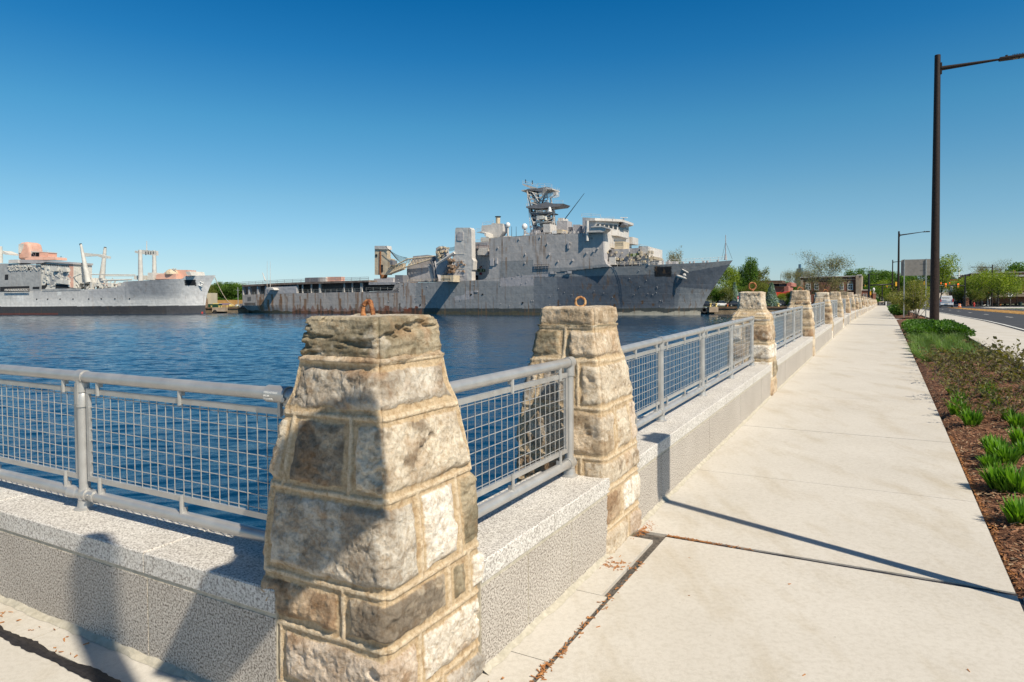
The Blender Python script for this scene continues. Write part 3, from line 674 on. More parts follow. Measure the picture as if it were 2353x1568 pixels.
# left wall: runs towards -t ; its local x points from the corner pillar to the left
a = W(1.857, -2.15, 0); o.location = tuple(W(1.857, -8.5, 0)); X = Vector(W(0, 1, 0)); Y = Vector(W(1, 0, 0)); o.rotation_euler = Matrix((X, Y, Vector((0, 0, 1)))).transposed().to_euler()
wallrun(6.4, 0, [8.5-5.9, 8.5-4.45, 8.5-2.95], [8.5-6.2, 8.5-4.45, 8.5-2.93], o, 0)
nearwall = None; proto_wall = None
for i in range(len(PS)-1):
    s0 = PS[i]+.28; s1 = PS[i+1]-.27
    if i < 3:
        o = empty('granite_wall'); L = slopeM(o, s0, s1, TF)
        jc = [[.75], [1.35, 3.1, 4.9], [1.7, 3.3, 5.0]][i]; jp = [[.45, .98], [.6, 2.3, 4.0, 5.6], [1.2, 2.9, 4.7]][i]
        wallrun(L, 0, jc, jp, o, 0)
        if i == 2: proto_wall = o
    else:
        o = copytree(proto_wall); slopeM(o, s0, s1, TF)
    tag(o, 'low pale granite parapet wall between the %s and %s stone pillars' % (ORD[i], ORD[i+1]), 'parapet wall', gw)

# ================================================================ aluminium railings with wire mesh
RT, RB = 1.228, .578                           # height of the top and bottom tube axes above the pavement
def railing(posts, x0, x1, name_lab, first=True, detail=2):
    """local frame as the walls: x along, y = 0 the railing line, z above the pavement. posts: list of x"""
    r = empty('railing'); n = 12 if detail > 1 else 8
    MB().cyl((x0, 0, RT), (x1, 0, RT), .030, n=16).build('top_rail', MT['rail'], r, True, 40)
    MB().cyl((x0, 0, RB), (x1, 0, RB), .029, n=16).build('bottom_rail', MT['rail'], r, True, 40)
    for x in posts:
        m = MB(); m.cyl((x, 0, CAPZ), (x, 0, RT), .0285, n=16); p = m.build('post', MT['rail'], r, True, 40)
        m = MB(); m.lathe((x, 0, CAPZ), [(.055, 0), (.055, .006), (.040, .014), (.036, .04), (.0355, .05), (.029, .052)], 18); m.build('base_flange', MT['rail'], p, True, 30)
        m = MB(); m.cyl((x-.033, 0, RT), (x+.033, 0, RT), .0365, n=16); m.cyl((x, 0, RT-.085), (x, 0, RT), .0345, n=16); m.build('top_fitting', MT['rail'], p, True, 40); m = MB()
        m.cyl((x-.04, 0, RB), (x+.04, 0, RB), .036, n=16); m.cyl((x, 0, RB-.03), (x, 0, RB+.03), .0345, n=16)
        m.build('bottom_fitting', MT['rail'], p, True, 40)
    xs = sorted(set([x0-.02]+list(posts)+[x1+.02])); ft, fb = RT-.062, RB+.078
    for a, b in zip(xs[:-1], xs[1:]):
        if b-a < .25: continue
        a += .045; b -= .045; m = MB(); d = .009
        m.box(a, b, -d, d, ft-.028, ft); m.box(a, b, -d, d, fb, fb+.028); m.box(a, a+.022, -d, d, fb+.029, ft-.029); m.box(b-.022, b, -d, d, fb+.029, ft-.029)
        m.build('panel_frame', MT['rail'], r)
        m = MB(); sp = .066; k = int((b-a-.03)/sp); xo = a+((b-a)-k*sp)/2
        for i in range(k+1): m.cyl((xo+i*sp, .0015*(-1)**i, fb+.02), (xo+i*sp, .0015*(-1)**i, ft-.02), .0026, n=6, cap=False)
        sp = .0605; k = int((ft-fb-.03)/sp); zo = fb+((ft-fb)-k*sp)/2
        for i in range(k+1): m.cyl((a+.015, .003, zo+i*sp), (b-.015, .003, zo+i*sp), .0026, n=6, cap=False)
        m.build('wire_mesh', MT['rail'], r, True)
        q = [a+.12, b-.12] if b-a < 1.2 else [a+.12, (a+b)/2, b-.12]
        for x in q:
            m = MB(); m.cyl((x, -.012, ft-.034), (x, -.012, RT-.012), .011, n=8); m.box(x-.011, x+.011, -.012, .01, RT-.05, RT-.018); m.build('bracket', MT['rail'], r, True, 40)
            m = MB(); m.cyl((x, -.012, RB+.01), (x, -.012, fb+.034), .011, n=8); m.box(x-.011, x+.011, -.012, .012, RB+.02, RB+.05); m.build('bracket', MT['rail'], r, True, 40)
    return r
RTL = -1.765
gr = 'aluminium railings on the granite walls'
# left railing
r = railing([8.5-3.86, 8.5-5.75], 8.5-8.0, 8.5-2.17, '', detail=2)
tag(r, 'grey tube railing with wire mesh on the left granite wall', 'railing', gr)
r.location = tuple(W(2.10, -8.5, 0)); r.rotation_euler = Matrix((Vector(W(0, 1, 0)), Vector(W(1, 0, 0)), Vector((0, 0, 1)))).transposed().to_euler()
# cast hinge fittings on the left railing
x = 8.5-3.86
m = MB(); m.lathe((x, -.0, RT-.165), [(.036, 0), (.036, .05), (.030, .075), (.018, .10), (.012, .112)], 14); m.box(x-.013, x+.013, -.036, -.016, RT-.15, RT-.035); o = m.build('hinge_fitting', MT['rail'], r, True, 40)
m = MB(); m.cyl((x-.115, -.01, RB), (x-.062, -.006, RB-.004), .036, .030, n=14); m.sph((x-.06, -.012, RB-.004), .026); m.build('hinge_fitting', MT['rail'], r, True, 40); m = MB(); m.cyl((x+.06, 0, RB), (x+.115, 0, RB), .031, .037, n=14); m.cyl((x+.088, -.035, RB+.012), (x+.088, -.044, RB+.012), .006, n=8); m.build('hinge_fitting', MT['rail'], r, True, 40)
x = 8.5-2.27
m = MB(); m.cyl((x-.125, 0, RT), (x, 0, RT), .0385, n=20); m.sph((x+.012, 0, RT-.006), .036); m.box(x-.02, x+.04, -.016, .016, RT-.052, RT-.012); m.cyl((x+.004, -.037, RT-.014), (x+.004, -.043, RT-.014), .012, n=14); el = m.build('elbow_fitting', MT['rail'], r, True, 40)
def text(body, size, m, parent, loc, rot, ext=.0008, align='LEFT', name='lettering'):
    cu = bpy.data.curves.new('t', 'FONT'); cu.body = body; cu.size = size; cu.extrude = ext; cu.align_x = align
    to = bpy.data.objects.new('t', cu); C.objects.link(to); bpy.context.view_layer.update()
    me = bpy.data.meshes.new_from_object(to.evaluated_get(bpy.context.evaluated_depsgraph_get())); bpy.data.objects.remove(to)
    me.materials.clear(); me.materials.append(m); o = bpy.data.objects.new(name, me); C.objects.link(o); o.parent = parent; o.location = loc; o.rotation_euler = rot
    return o
text('HOLLAENDER', .0135, MT['white'], el, (x-.118, -.0375, RT+.006), (math.radians(78), 0, 0)); text('5AE-8A', .0115, MT['white'], el, (x-.118, -.0392, RT-.008), (math.radians(90), 0, 0)); text('SPEED-RAIL', .0115, MT['white'], el, (x-.118, -.0372, RT-.022), (math.radians(103), 0, 0))
protoR = None
for i in range(len(PS)-1):
    s0 = PS[i]+.22; s1 = PS[i+1]-.27
    if i == 0: L = PS[1]-.37-s0; r = railing([L], 0, L, '')
    elif i == 1: L = 6.53; r = railing([6.0-s0, 7.6-s0, 9.2-s0, 10.82-s0], 0, 10.82-s0, '')
    elif i == 2: r = railing([1.45, 3.05, 4.65, 6.25], 0, 6.25, ''); protoR = r
    else: r = copytree(protoR)
    slopeM(r, s0, s1, RTL)
    tag(r, 'grey tube railing with wire mesh between the %s and %s stone pillars' % (ORD[i], ORD[i+1]), 'railing', gr)
# ================================================================ ships
class Frame:
    def __init__(s, X0, Y0, ang, half):         # near waterline corner, heading (u axis turned by -ang from +X), half beam
        s.o = np.array([X0, Y0, 0]); s.u = np.array([math.cos(ang), -math.sin(ang), 0]); s.n = np.array([math.sin(ang), math.cos(ang), 0]); s.ang = ang; s.h = half
    def uz(s, K, x, y, v=0.):
        X, Y = px(K, x, y) if K else (x, y); d = ray(X, Y); t = (s.o@s.n+v-EY@s.n)/(d@s.n); p = EY+d*t
        return float((p-s.o)@s.u), float(p[2])
    def uzc(s, K, x, y, hv):
        v = 0.
        for _ in range(12): u, z = s.uz(K, x, y, v); v = .5*v+.5*hv(u, z)
        return u, z, v
def shipempty(fr, name, label, cat):
    return empty(name, fr.o, -fr.ang, label, cat)
def EXT(fr, parent, name, m, K, pts, v0, v1, vm=None):
    """outline seen on the plane v0, pushed back to v1"""
    P = [fr.uz(K, x, y, v0 if vm is None else vm) for x, y in pts]
    if sum(P[i][0]*P[(i+1) % len(P)][1]-P[(i+1) % len(P)][0]*P[i][1] for i in range(len(P))) < 0: P = P[::-1]
    return MB().prism(P, v0, v1).build(name, m, parent)
def TUB(fr, parent, name, m, K, a, b, r0, r1=None, v=0., v2=None, n=8):
    A = fr.uz(K, *a, v); B = fr.uz(K, *b, v if v2 is None else v2)
    return MB().cyl((A[0], v, A[1]), (B[0], v if v2 is None else v2, B[1]), r0, r1, n).build(name, m, parent, True, 50)
def TUBS(fr, parent, name, m, K, segs, r, v=0., n=5):
    mb = MB()
    for s in segs:
        a, b = s[0], s[1]; va = s[2] if len(s) > 2 else v; vb = s[3] if len(s) > 3 else va
        A = fr.uz(K, *a, va); B = fr.uz(K, *b, vb); mb.cyl((A[0], va, A[1]), (B[0], vb, B[1]), r, r, n)
    return mb.build(name, m, parent)
def RAILS(fr, parent, K, pts, v, hpx=26, name='guard_rail', m=None, step=2.4, r=.045):
    P = [fr.uz(K, x, y, v) for x, y in pts]; mb = MB(); h = abs(fr.uz(K, pts[0][0], pts[0][1]-hpx, v)[1]-P[0][1])
    for a, b in zip(P[:-1], P[1:]):
        L = math.hypot(b[0]-a[0], b[1]-a[1]); k = max(1, int(L/step))
        for i in range(k+1): x = a[0]+(b[0]-a[0])*i/k; z = a[1]+(b[1]-a[1])*i/k; mb.cyl((x, v, z), (x, v, z+h), r, r, 4, False)
        for q in (.5, 1): mb.cyl((a[0], v, a[1]+h*q), (b[0], v, b[1]+h*q), r*.7, r*.7, 4, False)
    return mb.build(name, m or MT['sgl'], parent)
def hull(fr, parent, top, stem, L0, paintf, m, fine=1.0, nu=360, nz=44, sternrake=0., zkn=None, ustern=0.):
    """top: [(u, z)] deck edge; stem: [(z, u)] profile of the bow on the centreline"""
    H = fr.h; tu = [p[0] for p in top]; tz = [p[1] for p in top]; sz_ = [p[0] for p in stem]; su = [p[1] for p in stem]; ut = max(su); umid = L0
    def zt(u): return np.interp(u, tu, tz)
    def halfb(f, g):                            # f: 0 at the start of the entry .. 1 at the stem, g: height fraction
        p = 1.75+1.6*g**1.3; return H*(1-np.clip(f, 0, 1)**p)
    def hv(u, z):                               # depth of the near side behind v=0
        U = np.interp(z, sz_, su); f = (u-umid)/(U-umid); g = np.clip((z-WATER)/(zt(min(u, ut))-WATER), 0, 1)
        if f <= 0: return 0.
        return float(H-halfb(min(f, 1), g))
    paint = paintf(hv)
    V = []; Cc = []
    fu = np.concatenate([np.linspace(0, 1, nu-120, endpoint=False)*.66, .66+np.linspace(0, 1, 120)*.34])
    fu = np.linspace(0, 1, nu)
    umaxz = np.interp(tz[-1], sz_, su)
    grid = np.zeros((nz+1, nu, 3)); col = np.zeros((nz+1, nu, 3))
    for j in range(nz+1):
        g = j/nz
        for i in range(nu):
            f = fu[i]
            # first guess of z from the topside at this f, then the stem position at that z
            u = ustern+f*(umaxz-ustern); z = WATER-1.2+g*(zt(u)-WATER+1.2)
            U = np.interp(z, sz_, su); u = ustern+f*(U-ustern)
            if sternrake and u < 14: u = u+sternrake*(1-u/14)*max(0, 1-g*1.6)**2
            ff = (u-umid)/(U-umid); v = H-(halfb(ff, max(0, (z-WATER)/(zt(min(u, ut))-WATER))) if ff > 0 else H)
            if u < 25: v += 2.0*(1-u/25)**2*max(0, 1-g*2.0)
            grid[j, i] = (u, v, z); col[j, i] = paint(u, z)
    P = grid.reshape(-1, 3); Cc = col.reshape(-1, 3)
    idx = np.arange((nz+1)*nu).reshape(nz+1, nu)
    Fq = np.stack([idx[:-1, :-1].ravel(), idx[:-1, 1:].ravel(), idx[1:, 1:].ravel(), idx[1:, :-1].ravel()], 1)
    Q = P.copy(); Q[:, 1] = 2*H-Q[:, 1]
    Vall = np.concatenate([P, Q]); off = len(P); Fa = np.concatenate([Fq, Fq[:, ::-1]+off])
    t = idx[-1]; deck = np.stack([t[:-1], t[1:], t[1:]+off, t[:-1]+off], 1); st = idx[:, 0]; tr = np.stack([st[:-1], st[1:], st[1:]+off, st[:-1]+off], 1)[:, ::-1]
    o = npmesh('hull', Vall, np.concatenate([Fa, deck, tr]), m, parent, True, np.concatenate([Cc, Cc]))
    o.data.set_sharp_from_angle(angle=math.radians(35)); return o, hv, zt
def inpoly(u, z, P):
    c = False; n = len(P); j = n-1
    for i in range(n):
        if (P[i][1] > z) != (P[j][1] > z) and u < (P[j][0]-P[i][0])*(z-P[i][1])/(P[j][1]-P[i][1])+P[i][0]: c = not c
        j = i
    return c
# ---------------------------------------------------------------- grey amphibious ship
A2 = math.radians(26); U2 = np.array([math.cos(A2), -math.sin(A2)]); N2 = np.array([math.sin(A2), math.cos(A2)]); stem0 = np.array([52.9, 188.])
L2 = 157.5; c0 = stem0-U2*L2-N2*14
f2 = Frame(c0[0], c0[1], A2, 14.); S2 = shipempty(f2, 'warship', 'long rusting grey warship moored across the water, with lattice mast and dark flared bow', 'warship')
stem = [(f2.uz(K3, x, y, 14.)[1], f2.uz(K3, x, y, 14.)[0]) for x, y in ((1832, 1480), (1838, 1440), (1860, 1370), (1900, 1290), (1960, 1200), (2080, 1020), (2172, 893))]
stem = [(WATER-3, stem[0][1])]+[(z, u) for z, u in stem]
top = [f2.uz(K1, 200, 352), f2.uz(K1, 840, 333), f2.uz(K1, 1650, 318), f2.uz(K1, 2030, 300), f2.uz(K2, 516, 1130), f2.uz(K2, 910, 1122), f2.uz(K2, 1240, 1106), f2.uz(K2, 1400, 1100), f2.uz(K3, 880, 957), f2.uz(K3, 1040, 953)]
hv0 = lambda u, z: max(0, (u-118)/58.)**2.6*14
top += [f2.uzc(K3, x, y, hv0)[:2] for x, y in ((1350, 938), (1600, 925), (1900, 908))]+[f2.uz(K3, 2172, 893, 14)]
top = [top[0]]+[b for a, b in zip(top[:-1], top[1:]) if b[0] > a[0]+.05]
LE = L2-52
PAINT2 = []
RAW2 = []
def pp(K, pts, c): RAW2.append((K, pts, c))
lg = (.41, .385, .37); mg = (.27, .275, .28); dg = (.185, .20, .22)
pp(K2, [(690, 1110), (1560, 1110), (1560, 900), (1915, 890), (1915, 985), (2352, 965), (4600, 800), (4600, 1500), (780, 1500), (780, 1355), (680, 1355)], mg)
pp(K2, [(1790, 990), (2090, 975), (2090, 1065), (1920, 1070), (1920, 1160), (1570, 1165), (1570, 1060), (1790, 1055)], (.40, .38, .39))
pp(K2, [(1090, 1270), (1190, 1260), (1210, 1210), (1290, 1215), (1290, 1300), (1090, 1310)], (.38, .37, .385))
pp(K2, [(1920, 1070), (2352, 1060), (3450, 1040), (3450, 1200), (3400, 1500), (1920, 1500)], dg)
pp(K3, [(80, 1070), (0, 1068), (700, 1060), (1600, 1035), (2300, 900), (2300, 1230), (1560, 1170), (1560, 1390), (360, 1390), (330, 1070)], (.12, .135, .16))  # dark bow paint, with the shade under the flare painted in
pp(K1, [(262, 378), (310, 376), (310, 428), (262, 430)], (.10, .11, .12)); pp(K1, [(228, 448), (358, 446), (360, 478), (228, 478)], (.05, .06, .07)); pp(K1, [(200, 480), (900, 520), (1200, 560), (1200, 620), (200, 620)], (.27, .28, .29))
pp(K2, [(510, 1345), (525, 1340), (530, 1430), (508, 1430)], (.05, .06, .07))
rn = random.Random(6)
for x0, x1, y0, y1 in ((560, 780, 1400, 1450), (610, 650, 1388, 1420), (680, 710, 1370, 1450), (840, 1300, 1415, 1440), (360, 410, 1365, 1430), (170, 330, 1425, 1450), (1380, 1500, 1415, 1435)):
    pp(K2, [(x0, y0), (x1, y0+6), (x1, y1), (x0, y1)], (.20, .06, .03))
pp(K3, [(1352, 958), (1532, 960), (1532, 1066), (1352, 1066)], (.012, .014, .018))
for x0, y0, x1, y1 in ((1215, 1310, 1238, 1350), (1328, 1345, 1352, 1372), (922, 1350, 945, 1390), (340, 1310, 355, 1390), (922, 1255, 942, 1285)): pp(K3, [(x0, y0), (x1, y0), (x1, y1), (x0, y1)], (.15, .08, .04))
WLZ = f2.uz(K3, 0, 1415)[1]
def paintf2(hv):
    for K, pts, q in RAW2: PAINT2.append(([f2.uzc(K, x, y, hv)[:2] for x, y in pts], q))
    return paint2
_rs = random.Random(77); STREAK = [(_rs.uniform(2, 76), _rs.uniform(.2, .75), _rs.uniform(3, 12), _rs.uniform(.6, 1.2), _rs.choice([0, 0, 1, 2, 4])) for _ in range(64)]+[(_rs.uniform(76, 152), _rs.uniform(.1, .3), _rs.uniform(1, 6), _rs.uniform(.2, .6), _rs.choice([0, 2, 5, 8])) for _ in range(26)]
def paint2(u, z):
    c = np.array(lg)
    for P, q in PAINT2:
        if inpoly(u, z, P): c = np.array(q)
    if u < 66: c = c*(1-.22)+np.array((.36, .27, .19))*.22*(1+.3*math.sin(u*1.3+z*.2))
    zt_ = float(np.interp(u, [p[0] for p in top], [p[1] for p in top]))
    for su_, sw_, sl_2, sa_, so_ in STREAK:
        d_ = abs(u-su_-.06*math.sin(z*2))
        if d_ < sw_ and zt_-so_-sl_2 < z < zt_-so_: k_ = min(1, sa_*(1-d_/sw_))*min(1, (z-(zt_-so_-sl_2))/(sl_2*.7)); c = c*(1-k_)+np.array((.22, .11, .045))*k_
    n = .5+.5*math.sin(u*1.7+3*math.sin(u*.23)+z*.4)
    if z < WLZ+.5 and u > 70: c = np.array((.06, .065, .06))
    if z < WATER+.9+.35*math.sin(u*.9)*math.sin(u*.37): c = np.array((.09, .08, .05)) if (u < L2-30) else np.array((.42, .38, .30))
    if 20 < u < 74 and z < WATER+1.9+.9*math.sin(u*.8)*math.sin(u*2.3): c = c*.4+np.array((.22, .07, .03))*.6*(1 if math.sin(u*3.1)+math.sin(u*1.3) > -.3 else .3)+c*.3*0
    if z > 1.6 and False: pass
    return c
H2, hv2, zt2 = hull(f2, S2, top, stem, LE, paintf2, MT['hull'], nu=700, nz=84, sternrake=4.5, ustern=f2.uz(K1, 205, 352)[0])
B2 = 28.
def e2(name, m, K, pts, v0, v1): return EXT(f2, S2, name, MT[m], K, pts, v0, v1)
# stern gallery and flight deck
e2('flight_deck', 'deckrust', K1, [(198, 236), (700, 210), (1200, 195), (1690, 180), (1692, 202), (1200, 218), (700, 234), (200, 256)], -.25, B2+.25)
e2('side_shell', 'sg', K1, [(484, 262), (840, 246), (840, 334), (484, 352)], .0, .5)
mb = MB()
for x in (565, 622, 680, 735, 790):
    P = [f2.uz(K1, a, b, -.03) for a, b in ((x, 262-(x-484)*.04), (x+40, 260-(x-484)*.04), (x+40, 244-(x-484)*.04), (x, 246-(x-484)*.04))]; mb.prism(P, -.06, .1)
mb.each('deck_slot', MT['dark'], S2)
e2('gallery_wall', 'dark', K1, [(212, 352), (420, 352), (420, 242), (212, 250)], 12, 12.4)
e2('gallery_wall', 'sgd', K1, [(400, 352), (1690, 320), (1690, 200), (400, 240)], 7, 7.4)
for x, w_ in ((272, 14), (375, 14), (470, 10), (205, 8)): e2('pillar_post', 'sg', K1, [(x, 352), (x+w_, 352), (x+w_, 250), (x, 252)], .2, 1.4)
for x, w_ in ((845, 9), (905, 5), (1008, 6), (1104, 16), (1396, 5), (1490, 5), (1592, 6), (1606, 6)): e2('pillar_post', 'sgl', K1, [(x, 334-(x-840)*.018), (x+w_, 334-(x-840)*.018), (x+w_, 210), (x, 212)], .3, .9)
e2('side_shell', 'sg', K1, [(1690, 222), (2040, 216), (2042, 203), (1690, 206)], 0, .6)
e2('side_shell', 'sg', K1, [(1650, 318), (1980, 300), (2030, 262), (2035, 238), (2042, 240), (2046, 330), (1650, 334)], 0, .6)
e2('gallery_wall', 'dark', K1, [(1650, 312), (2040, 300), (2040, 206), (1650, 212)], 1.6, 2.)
RAILS(f2, S2, K1, [(845, 332), (1600, 318)], .3, 36, m=MT['galv']); RAILS(f2, S2, K1, [(1660, 304), (2000, 296)], .3, 36, m=MT['galv']); RAILS(f2, S2, K1, [(285, 352), (470, 350)], .3, 30, m=MT['galv'])
RAILS(f2, S2, K1, [(198, 236), (700, 210), (1200, 195), (1690, 180)], -.1, 34, m=MT['sgd'], step=3.2, r=.07); RAILS(f2, S2, K1, [(198, 240), (700, 214), (1690, 184)], B2, 26, m=MT['sgd'], step=4)
e2('upper_deck', 'sg', K2, [(195, 1132), (515, 1128), (515, 1146), (195, 1150)], .0, B2)
e2('boat_platform', 'sgl', K1, [(480, 288), (580, 296), (560, 270), (500, 262)], -2.2, .5)
for x in (496, 533): TUB(f2, S2, 'whip_antenna', MT['sgl'], K1, (x, 270), (x, -40), .09, .04, -1.)
TUB(f2, S2, 'crane_jib', MT['sgl'], K1, (475, 190), (442, 92), .25, .12, 8.)
for x0, x1, y0, mt in ((940, 1000, 150, 'sgd'), (1005, 1100, 148, 'sgd'), (1105, 1185, 145, 'sgl'), (1190, 1365, 140, 'salmon')): e2('deck_container', mt, K1, [(x0, 205), (x1, 202), (x1, y0), (x0, y0+2)], 9+(x0 % 3), 13)
# first crane
e2('crane_base', 'sg', K2, [(250, 1130), (450, 1128), (450, 1082), (250, 1086)], 4, 13)
TUB(f2, S2, 'crane_pedestal', MT['rust'], K2, (352, 1128), (352, 1045), 1.0, 1.3, 9., n=14)
e2('crane_tower', 'sgc', K2, [(258, 1045), (258, 770), (300, 775), (388, 778), (388, 870), (436, 880), (436, 935), (415, 1000), (400, 1045)], 8, 10)
e2('crane_cab', 'sgd', K2, [(416, 890), (445, 893), (445, 940), (416, 940)], 5.4, 8)
e2('crane_head', 'sgl', K2, [(256, 775), (256, 742), (385, 742), (390, 780)], 7.7, 10.3)
mb = MB()
for x, y, w_, h_ in ((312, 940, 32, 30), (312, 975, 32, 40), (265, 830, 20, 25)):
    P = [f2.uz(K2, a, b, 7.9) for a, b in ((x, y+h_), (x+w_, y+h_), (x+w_, y), (x, y))]; mb.prism(P, 7.85, 8.1)
mb.each('crane_hatch', MT['dark'], S2); e2('crane_ladder', 'rustlight' if False else 'rust', K2, [(305, 1045), (320, 1045), (320, 800), (308, 800)], 7.75, 7.98)
for v in (7., 9.5):
    TUBS(f2, S2, 'crane_boom', MT['sgc'], K2, [((400, 985), (600, 880)), ((600, 880), (890, 850)), ((410, 1030), (600, 958)), ((600, 958), (880, 872)), ((890, 850), (880, 872))], .24, v, 6)
    TUBS(f2, S2, 'boom_lattice', MT['sgc'], K2, [((x, 1020-(x-420)*.33), (x+28, 985-(x-400)*.52)) for x in range(450, 600, 30)]+[((x, 958-(x-600)*.30), (x+26, 878-(x-600)*.11)) for x in range(605, 860, 32)]+[((x+26, 878-(x-600)*.11), (x+32, 952-(x-600)*.30)) for x in range(605, 840, 32)], .10, v, 4)
e2('boom_plate', 'sgc', K2, [(375, 1045), (400, 985), (540, 925), (540, 985), (420, 1030)], 7.2, 9.4)
for k in range(7):
    a = f2.uz(K2, 388, 752+k*8, 8); b = f2.uz(K2, 612, 868+k*4, 8); n_ = 10
    MB().tube([(a[0]+(b[0]-a[0])*i/n_, 7+k*.5, a[1]+(b[1]-a[1])*i/n_-1.6*math.sin(math.pi*i/n_)*(.5+.15*k)) for i in range(n_+1)], .06, 4).build('crane_cable', MT['black'], S2)
e2('winch_house', 'sgd', K2, [(470, 1125), (555, 1125), (552, 1048), (470, 1048)], 5, 9); e2('deck_locker', 'sg', K2, [(385, 1128), (470, 1128), (470, 1075), (385, 1070)], 7, 10)
# aft deckhouse, second crane, boat deck
e2('funnel_casing', 'sg', K2, [(594, 1118), (594, 960), (640, 905), (660, 850), (810, 836), (890, 848), (860, 900), (905, 1112)], 11, 20)
TUB(f2, S2, 'boom_rest', MT['sgd'], K2, (862, 900), (905, 1110), .5, .7, 5., n=8); TUB(f2, S2, 'boom_rest', MT['sgd'], K2, (888, 870), (850, 905), .8, .7, 6., n=8); TUB(f2, S2, 'boom_rest', MT['sgl'], K2, (828, 935), (880, 1112), .6, .9, 8., n=8)
e2('crane_tower', 'sg', K2, [(900, 1040), (898, 765), (935, 745), (985, 770), (1000, 850), (1015, 860), (1060, 1050), (960, 1050)], 4.5, 7)
mb = MB(); rn = random.Random(9)
for i in range(26):
    u, z = f2.uz(K2, 915+rn.uniform(0, 100), 750+rn.uniform(0, 140), 4.2); s_ = rn.uniform(.15, .55); mb.box(u-s_, u+s_, 3.6+rn.random(), 4.6+rn.random(), z-s_*.7, z+s_*.7)
mb.each('crane_machinery', MT['sgc'], S2)
mb = MB()
for i in range(34):
    u, z = f2.uz(K2, 1035+rn.uniform(0, 55), 870+rn.uniform(0, 150), -.5); s_ = rn.uniform(.1, .38); mb.box(u-s_, u+s_, -1.4+rn.random(), .6, z-s_*.9, z+s_*.9)
mb.each('davit_machinery', MT['shiprust'], S2)
TUB(f2, S2, 'crane_strut', MT['sgl'], K2, (905, 935), (1092, 815), .4, .5, -.2, n=6); TUB(f2, S2, 'crane_strut', MT['sgd'], K2, (985, 1050), (1065, 880), .8, .6, .6, n=6)
for k in range(5): a = f2.uz(K2, 960, 742+k*9, 7); b = f2.uz(K2, 1096, 752+k*8, 7); MB().tube([(a[0]+(b[0]-a[0])*i/6, 7, a[1]+(b[1]-a[1])*i/6-.5*math.sin(math.pi*i/6)) for i in range(7)], .06, 4).build('crane_cable', MT['black'], S2)
e2('boat_platform', 'sgc', K2, [(950, 1050), (1080, 1050), (1078, 1118), (950, 1110)], -3.8, .0)
RAILS(f2, S2, K2, [(600, 1118), (950, 1112)], .2, 24, m=MT['sgc']); RAILS(f2, S2, K2, [(955, 1100), (1050, 1098)], -3.9, 26, m=MT['sgc'])
# tall trunk and the recess behind it
e2('side_shell', 'sg', K2, [(1080, 1112), (1080, 1016), (1222, 1014), (1222, 1106)], 0, 5)
e2('boat_crane_trunk', 'sgl', K2, [(1098, 1014), (1096, 960), (1072, 930), (1072, 850), (1092, 790), (1100, 566), (1112, 552), (1252, 552), (1268, 572), (1272, 870), (1290, 900), (1285, 990), (1270, 1000), (1272, 1104), (1222, 1106), (1222, 1014)], .02, 2.4)
e2('trunk_hatch', 'sg', K2, [(1118, 612), (1130, 600), (1178, 600), (1182, 612), (1180, 676), (1168, 688), (1124, 688), (1118, 676)], -.15, .1)
for y in (705, 780, 860, 938): TUBS(f2, S2, 'hand_rail', MT['sgl'], K2, [((1092, y+120), (1200, y+118))], .04, -.1)
mb = MB()
for i in range(26):
    u, z = f2.uz(K2, 1095+rn.uniform(0, 120), 900+rn.uniform(0, 115), -.2); s_ = rn.uniform(.04, .18); mb.box(u-s_, u+s_, -.35, .1, z-s_*1.6, z+s_*1.2)
mb.each('pipe_fitting', MT['shiprust'], S2)
e2('recess_wall', 'sgl', K2, [(1272, 1104), (1290, 705), (1460, 700), (1460, 1098)], 7, 26)
e2('vent_trunk', 'sgl', K2, [(1335, 838), (1330, 800), (1350, 768), (1440, 768), (1440, 838)], 4.5, 7)
e2('recess_door', 'dark', K2, [(1288, 1098), (1290, 1050), (1338, 1050), (1338, 1098)], 6.9, 7.1)
mb = MB(); mw = MB(); my = MB()
for i in range(2):
    for j in range(2):
        P = [f2.uz(K2, 1353+i*13+a, 950+j*14+b, 6.8) for a, b in ((0, 14), (13, 14), (13, 0), (0, 0))]; (mb if (i+j) % 2 else mw).prism(P, 6.8, 6.9)
mb.each('checker_marking', MT['dark'], S2); mw.each('checker_marking', MT['salmon'], S2)
MT['signgreen'] = simple('dark green board', (.05, .09, .03)); MT['pale'] = simple('pale lettering', (.6, .66, .45))
bd_ = e2('marking_board', 'signgreen', K2, [(1325, 1012), (1325, 985), (1410, 985), (1410, 1012)], 6.6, 6.85)
def stext(body, K, x, y, hpx, v, m, parent=S2, fr=f2, name='lettering'):
    u, z = fr.uz(K, x, y, v); h = abs(fr.uz(K, x, y-hpx, v)[1]-z); o = text(body, h*1.38, m, parent, (u, v, z), (math.pi/2, 0, 0), .02, 'LEFT', name); return o
stext('S', K2, 1329, 1009, 20, 6.55, MT['pale']); stext('P', K2, 1390, 1009, 20, 6.55, MT['pale'])
e2('marking_stripe', 'pale', K2, [(1359, 1012), (1359, 985), (1364, 985), (1364, 1012)], 6.5, 6.6); e2('marking_stripe', 'pale', K2, [(1371, 1012), (1371, 985), (1376, 985), (1376, 1012)], 6.5, 6.6)
MT['redboard'] = simple('dark red board', (.25, .03, .04)); e2('marking_board', 'redboard', K2, [(1352, 1045), (1352, 1020), (1376, 1020), (1376, 1045)], 6.6, 6.85)
